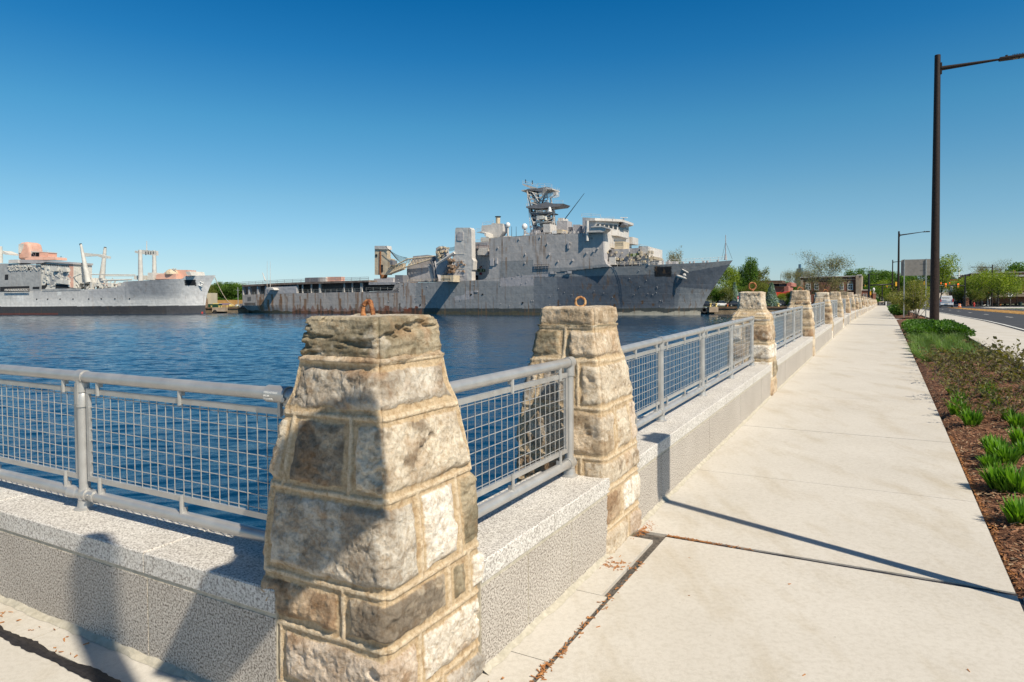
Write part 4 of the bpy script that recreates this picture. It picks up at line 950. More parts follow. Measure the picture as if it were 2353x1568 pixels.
# superstructure shell (flush with the hull side)
uF = f2.uz(K3, 815, 600)[0]
shell = [(1456, 663), (1456, 960), (1450, 1030), (1425, 1072), (1395, 1098)]
P = [f2.uz(K2, *q) for q in shell]+[f2.uz(K3, *q) for q in ((880, 957), (848, 932), (826, 880), (819, 800), (815, 604))]
tp = [f2.uz(K3, x, 604+(815-x)*.0325) for x in (700, 500, 300, 100)]; 
_r2 = random.Random(5); SSTR = [(_r2.uniform(80, 118), _r2.uniform(.12, .5), _r2.uniform(1.5, 8), _r2.uniform(.35, .9), _r2.choice([0, 0, 0, 3, 6])) for _ in range(44)]
def scol(u, z, c):
    zt_ = np.interp(u, [P[0][0], P[-1][0]], [P[0][1], P[-1][1]])
    for su_, sw_, sl_2, sa_, so_ in SSTR:
        d_ = abs(u-su_-.05*math.sin(z*2)); zz = zt_-so_
        if d_ < sw_ and zz-sl_2 < z < zz+.1: k_ = min(1, sa_*(1-d_/sw_))*min(1, (z-zz+sl_2)/(sl_2*.7)); c = c*(1-k_)+np.array((.24, .13, .055))*k_
    return c
def shellmesh():
    # subdivided near face so that the paint patches can be set, thick walls behind
    P2 = P+tp; mb = MB().prism(P2[::-1], .35, B2); o = mb.build('superstructure', MT['sg'], S2)
    us = [q[0] for q in P2]; z0 = min(q[1] for q in P2); z1 = max(q[1] for q in P2); nu, nz = 230, 70; V = []; Cc = []; F4 = []; id_ = {}
    U = np.linspace(min(us), max(us), nu); Z = np.linspace(z0, z1, nz)
    for i in range(nu-1):
        for j in range(nz-1):
            if inpoly((U[i]+U[i+1])/2, (Z[j]+Z[j+1])/2, P2):
                q = []
                for a, b in ((i, j), (i+1, j), (i+1, j+1), (i, j+1)):
                    if (a, b) not in id_: id_[(a, b)] = len(V); V.append((U[a], 0, Z[b])); Cc.append(scol(U[a], Z[b], np.array(lg)*(1.04+.05*math.sin(int(U[a]/7)*2.3+int(Z[b]/2.4)*1.7)) if not any(inpoly(U[a], Z[b], pp_[0]) for pp_ in PAINT2[:1]) else np.array(mg)))
                    q.append(id_[(a, b)])
                F4.append(q)
    npmesh('side_plating', V, F4, MT['hull'], S2, True, Cc)
    mb = MB().prism(P2[::-1], .0, .35); 
    # rim around the plating
    n = len(P2); v = [(a, 0.002, b) for a, b in P2]+[(a, .36, b) for a, b in P2]; MB().add(v, [(i, (i+1) % n, n+(i+1) % n, n+i) for i in range(n)]).build('shell_edge', MT['sg'], S2)
shellmesh()
# fittings on the plating
mb = MB()
for x, y, w_, h_ in ((2280, 705, 10, 30), (1472, 880, 14, 34), (1490, 876, 12, 36), (1528, 872, 12, 28)): 
    u, z = f2.uz(K2, x, y); mb.box(u-.1, u+.5, -.35, 0, z-h_*.06, z)
for x, y in ((1548, 750), (1768, 660), (1990, 640), (2065, 708), (2085, 820), (1835, 820), (1830, 910), (2175, 893), (2330, 883), (2307, 704)): u, z = f2.uz(K2, x, y); mb.box(u-.09, u+.09, -.3, 0, z-.55, z)
for x, y in ((720, 790), (762, 760), (600, 620), (346, 893), (500, 883), (645, 805), (256, 822)): u, z = f2.uz(K3, x, y); mb.box(u-.12, u+.12, -.4, 0, z-.5, z)
for i in range(60):
    u = rn.uniform(60, 150); z = rn.uniform(WATER+2, 9); v = hv2(u, z); mb.box(u-.06, u+.06, v-.2, v+.1, z-.08, z+.10)
mb.each('hull_fitting', MT['sg'], S2)
mb = MB()
for k in range(5): a = f2.uz(K2, 1926+k*38, 930, -.5); b = f2.uz(K2, 1926+k*38, 985, -.5); mb.cyl((a[0], -.3, a[1]), (b[0], -.3, b[1]), .09, .09, 5)
for k in range(3): a = f2.uz(K2, 1924, 938+k*20, -.5); b = f2.uz(K2, 2078, 932+k*20, -.5); mb.cyl((a[0], -.3, a[1]), (b[0], -.3, b[1]), .09, .09, 5)
mb.build('boat_boom_rack', MT['sgd'], S2)
for x, y, w_, h_ in ((2088, 1012, 38, 24), (2272, 1005, 42, 26), (2135, 1020, 18, 14), (2245, 1020, 18, 14), (1300, 1208, 36, 20)):
    e2('hull_door', 'sg', K2, [(x, y+h_), (x+w_, y+h_), (x+w_, y), (x, y)], -.18, .02)
mb = MB()
for x, y in ((1267, 1251), (1386, 1249), (1805, 1337), (735, 1360)): u, z = f2.uz(K2, x, y); mb.cyl((u, -.12, z), (u, .1, z), .28, .28, 12)
mb.each('scupper', MT['dark'], S2)
MT['lett'] = simple('black lettering', (.02, .03, .04)); stext('H', K3, 686, 674, 21, -.02, MT['lett']); stext('E', K3, 707, 674, 21, -.02, MT['sgc'])
# bridge and its wings
ff = lambda K, x, y, v: f2.uz(K, x, y, v)
zw = ff(K3, 815, 540, -3)[1]
e2('bridge_wing', 'sgl', K3, [(655, 602), (700, 545), (800, 536), (852, 552), (845, 575), (812, 600)], -1.5, 2.5)
e2('bridge_wing_roof', 'sgl', K3, [(690, 550), (690, 540), (800, 530), (890, 556), (890, 570), (800, 545)], -1.8, 3.)
def blk(name, m, u0, u1, v0, v1, z0, z1, bev=0): return MB().box(u0, u1, v0, v1, z0, z1, None, bev).build(name, MT[m], S2)
zR = ff(K3, 815, 600, 0)[1]; zB = ff(K3, 850, 480, 4)[1]; zW = ff(K3, 900, 535, 4)[1]
uB = uF-1.0
MB().prism([(uF-6, 3), (uF-3, 3), (uF+1.5, 9), (uF+1.5, B2-8), (uF-3, B2-2), (uF-6, B2-2)], zR-.3, zB, 'z').build('bridge', MT['sgl'], S2)
MB().prism([(uF-5.5, 2), (uF-3, 2), (uF+2.8, 8.5), (uF+2.8, B2-7.5), (uF-2, B2-1), (uF-5.5, B2-1)], zB, zB+.7, 'z').build('bridge_roof', MT['sgl'], S2)
mb = MB(); zq = zR+(zB-zR)*.42
for k in range(9): v = 9.3+k*1.15; mb.box(uF+1.45, uF+1.56, v, v+.8, zq, zq+1.2)
for k in range(5):
    t = k/5.; u = uF-3+4.5*t; v = 3+6*t; mb.prism([(u+.2, v-.05), (u+.75, v+.7), (u+.7, v+.75), (u+.15, v)], zq, zq+1.2, 'z')
mb.each('bridge_window', MT['glass'], S2)
MB().box(uF-1, uF+1.2, B2-3, B2+3.5, zR-1.5, zR+.6).build('bridge_wing', MT['sgl'], S2)
MB().box(uF-.06, uF+.12, 1, B2-1, ff(K3, 815, 860, 0)[1], zR).build('bridge_front', MT['sgl'], S2)
e2('fire_control_house', 'sg', K3, [(600, 600), (600, 445), (690, 450), (790, 455), (790, 600)], 5, 9)
RAILS(f2, S2, K3, [(592, 440), (690, 440), (790, 448)], 5, 32); RAILS(f2, S2, K3, [(20, 636), (300, 622), (560, 612)], 1, 22); RAILS(f2, S2, K3, [(800, 470), (930, 468)], 6, 26)
TUB(f2, S2, 'exhaust_pipe', MT['sgl'], K3, (650, 480), (650, 690), .45, .45, -.8, n=10)
TUB(f2, S2, 'radar_post', MT['sgl'], K3, (1030, 520), (1030, 455), .3, .2, 12); e2('navigation_radar', 'white', K3, [(995, 450), (1065, 450), (1065, 443), (995, 443)], 11.6, 12.4); e2('radar_bracket', 'sgd', K3, [(980, 545), (1038, 520), (1035, 495), (1018, 490)], 10, 14)
TUB(f2, S2, 'whip_antenna', MT['black'], K3, (415, 465), (620, 193), .14, .06, 3.)
# clutter on the superstructure roof
for x0, x1, y0, y1, mt, v in ((190, 262, 515, 600, 'sgl', 4), (330, 440, 480, 600, 'sg', 8), (283, 330, 585, 615, 'white', 2), (335, 392, 572, 606, 'sgc', 2), (500, 580, 520, 610, 'sg', 8), (440, 500, 545, 612, 'sgd', 9), (120, 190, 598, 625, 'sgd', 3), (345, 400, 450, 490, 'sgl', 9)):
    e2('deck_equipment', mt, K3, [(x0, y1), (x1, y1), (x1, y0), (x0, y0)], v, v+4)
mb = MB()
for i in range(60):
    u, z = f2.uz(K3, rn.uniform(0, 640), rn.uniform(600, 622), 3); s_ = rn.uniform(.1, .4); v = rn.uniform(1, 9); mb.box(u-s_, u+s_, v, v+s_*2, z-s_, z+s_*1.5)
for i in range(30): u, z = f2.uz(K3, rn.uniform(0, 640), 620, 3); v = rn.uniform(1, 9); mb.cyl((u, v, z), (u+rn.uniform(-.8, .8), v, z+rn.uniform(1, 3)), .05, .04, 5)
mb.each('deck_fitting', MT['sg'], S2)
# radomes
for x, y, r_, yb in ((1650, 525, 23, 620), (1825, 542, 27, 630)):
    u, z = f2.uz(K2, x, y, 4); rr_ = abs(f2.uz(K2, x+r_, y, 4)[0]-u); ub, zb = f2.uz(K2, x, yb, 4)
    p_ = MB().sph((u, 4, z), rr_, 16, 10, -.75, 1.15).build('radome', MT['white'], S2, True); MB().cyl((u, 4, zb-1), (u, 4, z-rr_*.8), .35, .3, 8).build('radome_mount', MT['sgl'], p_); MB().box(u-1, u+1, 3, 5, zb-2.5, zb-.6).build('radome_mount', MT['sgl'], p_)
for x in (1690, 1737): TUB(f2, S2, 'whip_antenna', MT['black'], K2, (x, 645), (x, 540), .08, .05, 3)
# exhaust stack
e2('exhaust_stack', 'sgl', K2, [(1420, 660), (1424, 600), (1372, 592), (1376, 530), (1480, 518), (1480, 503), (1596, 512), (1600, 590), (1560, 655)], 10.5, 13.5)
u, z = f2.uz(K2, 1547, 500, 12); MB().cyl((u, 12, z-.5), (u, 12, f2.uz(K2, 1547, 438, 12)[1]), .72, .68, 18).build('funnel', MT['sgc'], S2, True, 40)
MB().cyl((u, 12, f2.uz(K2, 1547, 442, 12)[1]), (u, 12, f2.uz(K2, 1547, 434, 12)[1]), .95, .95, 18).build('funnel_cap', MT['black'], S2)
e2('gun_platform', 'sgl', K2, [(1320, 600), (1372, 590), (1424, 610), (1424, 645), (1405, 640), (1405, 610), (1320, 602)], 6, 12); RAILS(f2, S2, K2, [(1320, 590), (1375, 588)], 6, 28); RAILS(f2, S2, K2, [(1384, 528), (1500, 505)], 7, 28); RAILS(f2, S2, K2, [(1565, 600), (1608, 600)], 7, 90)
e2('deckhouse', 'sg', K2, [(1290, 770), (1292, 706), (1455, 698), (1455, 770)], 5, 12); e2('deckhouse', 'chalk', K2, [(1365, 700), (1366, 655), (1453, 650), (1453, 698)], 5, 10)
RAILS(f2, S2, K2, [(1292, 706), (1455, 700)], 4.5, 28); RAILS(f2, S2, K2, [(1330, 770), (1450, 766)], 4.4, 28, m=MT['rust'])
# lattice mast
def mastlegs(K, legs, r): return TUBS(f2, S2, 'mast_strut', MT['sgd'] if r > .18 else MT['sgl'], K, legs, r, 0, 6)
rm = random.Random(3)
mastlegs(K2, [((1945, 600), (1858, 160), 9, 11), ((1945, 600), (1925, 150), 12, 14), ((2130, 560), (2118, 335), 9, 9), ((2145, 560), (2125, 335), 15, 15), ((2085, 560), (2088, 350), 9, 9), ((1880, 350), (1925, 570), 9, 9), ((2070, 560), (2070, 350), 14, 14), ((1955, 160), (1990, 335), 9, 9), ((2040, 200), (2000, 330), 9, 9), ((1880, 170), (1960, 320), 9, 9)], .3)
mb = [((1845, 165), (1890, 330)), ((1875, 165), (1885, 330)), ((1930, 170), (1925, 320)), ((1900, 180), (1950, 300)), ((2030, 190), (1975, 290)), ((1880, 345), (1990, 470)), ((1990, 345), (1900, 400)), ((1900, 400), (2110, 400)), ((1930, 470), (2110, 345)), ((1895, 345), (1950, 520)), ((2100, 480), (2135, 400)), ((2070, 480), (2100, 560)), ((1945, 520), (2000, 600)), ((2010, 520), (1940, 590)), ((1940, 580), (2120, 540)), ((1950, 170), (1950, 330)), ((1965, 175), (1965, 330)), ((2100, 345), (2150, 540)), ((1915, 400), (2120, 470))]
TUBS(f2, S2, 'mast_bracing', MT['sg'], K2, [(a, b, 9+rm.uniform(0, 6), 9+rm.uniform(0, 6)) for a, b in mb], .17, 0, 5)
TUBS(f2, S2, 'mast_bracing', MT['sgl'], K2, [((1850, 165), (1890, 600), 8, 8), ((1860, 340), (1935, 560), 8, 8), ((2140, 340), (2110, 560), 8, 8), ((1905, 180), (1990, 300), 8, 8), ((2025, 195), (1990, 250), 8, 8)], .10, 0, 5)
mb_ = []
for (xa, ya, xb, yb), (xc, yc, xd, yd), k_ in (((1880, 345, 1925, 590), (2130, 345, 2142, 590), 5), ((1852, 165, 1900, 335), (2050, 165, 2075, 300), 4)):
    for v_ in (8.2, 12.6):
        for i in range(k_):
            f0, f1_ = i/k_, (i+1)/k_; L0 = (xa+(xb-xa)*f0, ya+(yb-ya)*f0); L1 = (xa+(xb-xa)*f1_, ya+(yb-ya)*f1_); R0 = (xc+(xd-xc)*f0, yc+(yd-yc)*f0); R1 = (xc+(xd-xc)*f1_, yc+(yd-yc)*f1_); M_ = ((L1[0]+R1[0])/2, (L1[1]+R1[1])/2)
            mb_ += [(L0, M_, v_, v_), (R0, M_, v_, v_), (L1, R1, v_, v_), (L0, L1, v_, v_), (R0, R1, v_, v_)]
        
TUBS(f2, S2, 'mast_bracing', MT['sgl'], K2, mb_, .13, 0, 5)
mb = MB()
for i in range(46):
    u, z = f2.uz(K2, rm.uniform(1900, 2120), rm.choice([rm.uniform(300, 330), rm.uniform(390, 410), rm.uniform(470, 500), rm.uniform(520, 560)]), 9); s_ = rm.uniform(.12, .45); v = rm.uniform(7.5, 12); mb.box(u-s_, u+s_, v, v+s_, z-s_*.2, z+s_*1.7)
mb.each('mast_equipment', MT['sgl'], S2)
e2('mast_platform', 'sgl', K2, [(1803, 105), (1803, 92), (1850, 105), (1950, 135), (1950, 162), (1900, 148), (1830, 118)], 8, 12)
e2('mast_platform', 'sgd', K2, [(1830, 162), (1860, 145), (1960, 140), (2050, 125), (2085, 130), (2085, 155), (1990, 178), (1930, 165)], 8, 13)
e2('mast_platform', 'sgl', K2, [(2040, 148), (2112, 152), (2112, 142), (2050, 128)], 6, 12); e2('mast_platform', 'sgl', K2, [(1790, 170), (1840, 160), (1840, 150), (1792, 160)], 8, 12)
e2('mast_platform', 'sgd', K2, [(1840, 345), (1842, 330), (1950, 310), (2060, 285), (2130, 300), (2228, 300), (2200, 325), (2100, 338), (1990, 352)], 7, 13)
e2('mast_platform', 'sgl', K2, [(1930, 498), (1932, 482), (2060, 484), (2050, 498), (1990, 506)], 7, 13); e2('mast_platform', 'sgd', K2, [(1905, 410), (2110, 392), (2112, 402), (1905, 420)], 8, 13)
e2('mast_house', 'sgd', K2, [(1893, 635), (1895, 572), (1930, 570), (1935, 545), (2010, 548), (2012, 630)], 6, 12); e2('mast_house', 'sgl', K2, [(2018, 600), (2025, 515), (2090, 512), (2092, 600)], 3, 8); e2('mast_antenna_box', 'chalk', K2, [(1950, 462), (1952, 430), (2015, 425), (2018, 462)], 5, 9)
u, z = f2.uz(K2, 2088, 388, 5); MB().lathe((u, 5, z), [(.75, 0), (.75, .2), (.45, .4), (.5, .7), (.4, 1.1), (.15, 1.5)], 12).build('mast_dome', MT['white'], S2, True)
RAILS(f2, S2, K2, [(1805, 92), (1850, 102), (1950, 130)], 8, 30, step=1.5); RAILS(f2, S2, K2, [(1960, 130), (2110, 138)], 6, 40, step=2); RAILS(f2, S2, K2, [(1842, 330), (1870, 326)], 5, 30); RAILS(f2, S2, K2, [(2140, 298), (2225, 296)], 5, 28); RAILS(f2, S2, K2, [(1950, 398), (2100, 390)], 6, 26)
mb = MB()
for x, y in ((1836, 62), (1906, 72)): u, z = f2.uz(K2, x, y+25, 9); mb.cyl((u, 9, z), (u, 9, z+1.1), .16, .12, 6)
mb.each('mast_beacon', MT['black'], S2)
# air search radar: curved lattice dish
mb = MB(); u0, z0 = f2.uz(K2, 2100, 300, 9)
def dish(a, b):                                # a along -1..1, b height -1..1
    return (u0-.2+a*2.5, 9-1.0*(1-a*a)*.9+.8*a, z0+2.9+b*1.25*(1-.25*a*a)-.45*a+.5*a*a)
for i in range(-6, 7): mb.tube([dish(i/6, j/5) for j in range(-5, 6)], .075, 4)
for j in range(-3, 4): mb.tube([dish(i/6, j/3) for i in range(-6, 7)], .075, 4)
for i in range(-6, 7, 1): p_ = dish(i/6, 1); mb.cyl(p_, (p_[0]+.1, p_[1], p_[2]+.7), .04, .03, 4)
mb.build('search_radar', MT['sgl'], S2)
mb = MB(); mb.cyl((u0, 9.5, z0), (u0-.2, 9.3, z0+2), .35, .2, 8); mb.cyl((u0-.2, 9.3, z0+1.8), (u0+2.6, 7, z0+2.2), .12, .12, 5); mb.box(u0+1.8, u0+2.8, 6.5, 7.5, z0+2.1, z0+2.9); mb.build('radar_feed', MT['sgl'], S2)
# forward deckhouses
for nm, mt, pts, v0, v1 in (('deckhouse', 'sgc', [(935, 780), (938, 698), (1028, 695), (1026, 780)], 6, 12), ('deckhouse', 'sg', [(878, 945), (880, 778), (1083, 775), (1083, 948)], 4, 20), ('deckhouse', 'sg', [(1088, 948), (1086, 770), (1200, 762), (1200, 945)], 5, 20), ('deckhouse', 'sgl', [(1200, 945), (1204, 752), (1290, 750), (1290, 945)], 4, 20), ('gun_tub', 'sgl', [(1288, 850), (1290, 790), (1335, 790), (1338, 852)], 6, 16), ('gun_tub', 'sgc', [(1283, 880), (1283, 862), (1352, 858), (1345, 880)], 4.5, 15), ('gun_tub', 'sg', [(1288, 925), (1288, 880), (1325, 880), (1325, 925)], 6, 14), ('roof_fan', 'sgd', [(1186, 762), (1188, 745), (1285, 748), (1285, 775), (1186, 775)], 6, 14), ('stair_house', 'sgl', [(878, 940), (878, 862), (940, 860), (942, 940)], 2.5, 5)):
    e2(nm, mt, K3, pts, v0, v1)
e2('deckhouse_door', 'dark', K3, [(948, 945), (945, 890), (965, 868), (990, 870), (992, 945)], 3.9, 4.05); e2('deckhouse_door', 'dark', K3, [(875, 812), (878, 786), (910, 786), (905, 812)], 3.9, 4.02)
MT['signol'] = simple('olive green paint', (.20, .22, .05))
e2('marking_panel', 'signol', K3, [(1072, 855), (1072, 825), (1195, 820), (1195, 852)], 3.7, 3.9)
for x in (1076, 1129, 1138, 1148): e2('marking_stripe', 'pale', K3, [(x, 855), (x, 822), (x+6, 822), (x+6, 855)], 3.5, 3.65)
stext('1', K3, 1168, 850, 24, 3.6, MT['pale']); e2('draught_ladder', 'sgd', K3, [(1088, 940), (1088, 805), (1099, 805), (1099, 940)], 3.4, 3.6)
TUBS(f2, S2, 'ladder', MT['sgd'], K3, [((985, 862), (1050, 940)), ((1000, 855), (1062, 935)), ((905, 790), (960, 850)), ((835, 860), (912, 800)), ((840, 875), (905, 825))], .12, 3.6)
RAILS(f2, S2, K3, [(870, 930), (1090, 944), (1340, 940)], 1, 26); RAILS(f2, S2, K3, [(1090, 765), (1200, 755), (1330, 790)], 5, 30); RAILS(f2, S2, K3, [(925, 695), (1080, 700)], 5.5, 34)
mb = MB()
for i in range(46):
    u, z = f2.uz(K3, rn.uniform(860, 1350), rn.uniform(800, 935), 3.2); s_ = rn.uniform(.1, .35); mb.box(u-s_, u+s_, 3.0, 3.8, z-s_, z+s_)
mb.each('deckhouse_fitting', MT['sgc'], S2)
# foredeck: bollards, rail, jackstaff, anchor
mb = MB()
for x in (1365, 1420, 1480, 1500, 1632, 1705, 1745, 1850, 1890, 2000):
    u, z, v = f2.uzc(K3, x, 915-(x-1365)*.02, hv2); z = float(zt2(u)); hh = 2.6 if x in (1420, 1480) else 1.3; mb.cyl((u, v+2.5, z), (u, v+2.5, z+hh*.45), .3, .33, 8)
mb.box(u-14, u-11, 12, 15, z-.3, z+.5); mb.each('bollard', MT['sg'], S2)
mb = MB(); prev = None
for k in range(26):
    u = LE+10+k*(max(p[1] for p in stem)-1.5-LE-10)/25.; z = float(zt2(u)); v = hv2(u, z-.05)+.15
    mb.cyl((u, v, z), (u, v, z+1.2), .05, .05, 4)
    if prev:
        for q in (.6, 1.2): mb.cyl((prev[0], prev[1], prev[2]+q), (u, v, z+q), .035, .035, 4)
    prev = (u, v, z)
mb.build('guard_rail', MT['sgl'], S2)
ju, jz = f2.uz(K3, 2097, 890, 14); mb = MB(); mb.cyl((ju, 14, jz), (ju, 14, f2.uz(K3, 2097, 628, 14)[1]), .16, .09, 8); mb.cyl((ju, 14, jz), (ju, 14, jz+1.6), .4, .25, 8); mb.build('jackstaff', MT['sg'], S2)
t_ = f2.uz(K3, 2097, 700, 14); TUBS(f2, S2, 'jackstaff_stay', MT['black'], K3, [((2097, 700), (2055, 885), 14, 14), ((2097, 700), (2166, 880), 14, 14)], .035, 14, 4)
def anchor(fr, S, K, x, y, sc_, hv, mt):
    u, z, v = fr.uzc(K, x, y, hv); mb = MB(); s_ = sc_
    mb.sph((u+.4*s_, v-1.0*s_, z-.2*s_), 1.1*s_, 10, 7); mb.tube([(u+.5*s_, v-.9*s_, z), (u+.2*s_, v-1.4*s_, z+.5*s_)], .5*s_, 8)
    mb.add([(u-2.4*s_, v-1.3*s_, z+5.2*s_), (u-.2*s_, v-1.9*s_, z+3.2*s_), (u+2.8*s_, v-1.3*s_, z+1.5*s_), (u+2.6*s_, v-.7*s_, z+.7*s_), (u+.9*s_, v-.9*s_, z+1.4*s_), (u-1.4*s_, v-1.0*s_, z+3.6*s_)], [(0, 1, 2, 3, 4, 5)])
    mb.add([(u-5.6*s_, v-1.3*s_, z+.4*s_), (u-2.5*s_, v-1.9*s_, z-.1*s_), (u+.9*s_, v-1.4*s_, z-1.4*s_), (u+2.0*s_, v-.8*s_, z-2.4*s_), (u-.6*s_, v-1.0*s_, z-2.3*s_), (u-3.7*s_, v-1.1*s_, z-1.6*s_)], [(0, 1, 2, 3, 4, 5)])
    o = mb.build('anchor', MT[mt], S, True, 30); md = o.modifiers.new('s', 'SOLIDIFY'); md.thickness = .5*s_; return o
anchor(f2, S2, K3, 1662, 1045, .47, hv2, 'sgl')
# ---------------------------------------------------------------- derelict cargo ship on the left
A1 = math.radians(10); U1 = np.array([math.cos(A1), -math.sin(A1)]); N1 = np.array([math.sin(A1), math.cos(A1)]); st1 = np.array([-110.8, 244.]); L1 = 120.
c1 = st1-U1*L1-N1*12; f1 = Frame(c1[0], c1[1], A1, 12.); S1 = shipempty(f1, 'derelict_ship', 'faded white, grey and salmon derelict cargo ship moored at the far left', 'cargo ship')
stem1 = [(f1.uz(K4, x, y, 12.)[1], f1.uz(K4, x, y, 12.)[0]) for x, y in ((2148, 925), (2148, 840), (2160, 745), (2185, 670), (2215, 600), (2255, 527))]; stem1 = [(WATER-3, stem1[0][1])]+stem1
top1 = [f1.uz(K4, x, y) for x, y in ((-400, 702), (440, 690), (840, 680), (1100, 668), (1255, 650), (1285, 640), (1308, 592))]+[f1.uzc(K4, x, y, lambda u, z: max(0, (u-80)/50.)**2.5*12)[:2] for x, y in ((1600, 578), (1905, 562), (1918, 534))]+[f1.uz(K4, 2255, 527, 12)]
P1 = []
hq = lambda u, z: max(0, (u-82)/46.)**2.3*10
RAW1 = []
def q1(pts, c): RAW1.append((pts, c))
q1([(930, 690), (1310, 640), (1310, 780), (930, 800)], (.42, .42, .43)); q1([(1310, 560), (1930, 545), (1880, 770), (1310, 790)], (.30, .31, .33)); q1([(1925, 577), (2045, 574), (2052, 637), (1935, 638)], (.012, .014, .018)); q1([(-400, 690), (130, 690), (130, 860), (-400, 860)], (.52, .52, .50)); q1([(175, 745), (240, 740), (250, 800), (180, 805)], (.7, .7, .68)); q1([(600, 700), (640, 698), (640, 735), (600, 738)], (.68, .68, .66)); q1([(2105, 912), (2122, 912), (2122, 928), (2105, 928)], (.7, .05, .03))
zb1 = f1.uz(K4, 900, 851)[1]
def paintf1(hv):
    for pts, q in RAW1: P1.append(([f1.uzc(K4, x, y, hv)[:2] for x, y in pts], q))
    return paint1
def paint1(u, z):
    c = np.array((.60, .585, .56)) if u < 60 else np.array((.50, .49, .48))
    for P, q in P1[:2]+P1[3:6]:
        if inpoly(u, z, P): c = np.array(q)
    t = min(1, max(0, (z-zb1)/4.5)); k = (1-t)*.85; c = c*(1-k)+np.array((.74, .72, .69))*k
    if u > 108: q = min(1, (u-108)/9.); c = c*(1-q)+np.array((.72, .70, .68))*q
    if inpoly(u, z, P1[2][0]): c = np.array(P1[2][1])
    if z < zb1: c = np.array((.045, .045, .05))*(1.4 if u > 108 else 1)
    if z < WATER+.55 and u < 70: c = np.array((.12, .04, .03))
    if inpoly(u, z, P1[6][0]): c = np.array(P1[6][1])
    return c
h1, hv1, zt1 = hull(f1, S1, top1, stem1, 74., paintf1, MT['hull2'], nu=560, nz=70)
def e1(name, m, K, pts, v0, v1): return EXT(f1, S1, name, MT[m], K, pts, v0, v1)
e1('superstructure', 'chalkg', K4, [(-300, 700), (-300, 410), (60, 405), (425, 420), (425, 692)], .0, 9)
e1('superstructure', 'chalk', K4, [(425, 690), (425, 415), (490, 380), (765, 395), (765, 660), (720, 664)], .5, 9)
e1('bridge_paint_patch', 'salmon', K4, [(695, 600), (700, 560), (740, 470), (700, 390), (765, 392), (765, 655), (715, 655)], .4, .55); e1('bridge_paint_patch', 'chalkg', K4, [(520, 650), (520, 490), (600, 440), (690, 500), (690, 600), (640, 640)], .42, .52)
e1('bridge_roof', 'sgl', K4, [(88, 402), (90, 366), (190, 362), (190, 398)], -.5, 8); e1('bridge_roof', 'sg', K4, [(190, 400), (190, 362), (470, 372), (765, 392), (765, 412), (480, 388), (400, 412)], -.05, 9)
mb = MB()
for k in range(14):
    x = 508+k*18.5; P = [f1.uz(K4, a, b, 2) for a, b in ((x, 419+(k*1.4)), (x+10, 420+k*1.4), (x+10, 409+k*1.4), (x, 408+k*1.4))]; mb.prism(P, .3, .6)
mb.each('bridge_window', MT['dark'], S1)
for pts, v in (([(0, 700), (0, 648), (306, 640), (308, 696)], -.06), ([(340, 672), (342, 648), (410, 646), (410, 672)], -.06), ([(285, 476), (285, 448), (325, 450), (310, 474)], -.06), ([(200, 415), (215, 398), (320, 400), (322, 412)], -.06), ([(435, 670), (437, 632), (470, 630), (488, 600), (490, 640), (465, 672)], .35), ([(48, 575), (52, 520), (85, 518), (85, 575)], -.06), ([(580, 664), (580, 625), (722, 626), (722, 662)], .35), ([(375, 415), (378, 402), (470, 402), (460, 415)], -.7)):
    e1('side_opening', 'dark', K4, pts, v, v+.3)
TUBS(f1, S1, 'gangway', MT['sgl'], K4, [((45, 690), (306, 686)), ((45, 676), (306, 670))]+[((50+k*26, 690), (63+k*26, 672)) for k in range(10)]+[((63+k*26, 672), (76+k*26, 690)) for k in range(9)], .1, -.9)
u0_, z0_ = f1.uz(K4, 250, 362, 12)
P = [(f1.uz(K4, x, y, 9)) for x, y in ((180, 362), (190, 195), (215, 183), (260, 178), (298, 190), (322, 290), (325, 362))]; mb = MB()
n = len(P); mb.prism(P, 9, 15); o = mb.build('funnel', MT['salmon'], S1); bv = o.modifiers.new('b', 'BEVEL'); bv.width = .9; bv.segments = 3
e1('funnel_patch', 'chalk', K4, [(192, 300), (195, 200), (250, 195), (240, 250), (215, 300)], 8.92, 9.0); e1('funnel_number', 'chalk', K4, [(193, 295), (193, 230), (212, 230), (212, 295)], 8.8, 8.9)
e1('deckhouse', 'salmon', K4, [(260, 366), (262, 350), (330, 330), (580, 338), (585, 366)], 5, 10); e1('deckhouse', 'salmon', K4, [(412, 340), (412, 282), (500, 290), (500, 345)], 6, 10); e1('deckhouse', 'dark', K4, [(325, 340), (325, 285), (412, 285), (412, 340)], 7, 10); e1('deckhouse_roof', 'sgl', K4, [(320, 286), (322, 276), (505, 284), (505, 292)], 6, 10)
TUBS(f1, S1, 'deckhouse_brace', MT['sgl'], K4, [((330, 285), (330, 340)), ((372, 285), (372, 340)), ((332, 286), (372, 338)), ((412, 286), (412, 340))], .12, 7); RAILS(f1, S1, K4, [(325, 277), (505, 286)], 6, 18); RAILS(f1, S1, K4, [(505, 340), (585, 352)], 6, 14)
TUBS(f1, S1, 'aerial', MT['black'], K4, [((638, 375), (638, 325)), ((628, 345), (648, 345)), ((630, 335), (646, 335)), ((630, 355), (646, 355))], .06, 8)
e1('bulkhead', 'salmon', K4, [(768, 650), (768, 448), (800, 452), (804, 650)], 3, 8)
mb = MB(); rn = random.Random(12)
for i in range(90):
    u, z = f1.uz(K4, rn.uniform(80, 420), rn.uniform(425, 480), -.2); s_ = rn.uniform(.05, .2); mb.box(u-s_, u+s_, -.3, .05, z-s_, z+s_*1.6)
for i in range(50):
    u, z = f1.uz(K4, rn.uniform(430, 740), rn.uniform(440, 640), .4); s_ = rn.uniform(.1, .45); mb.box(u-s_, u+s_, .2, .6, z-s_, z+s_*1.3)
mb.each('side_fitting', MT['chalk'], S1)
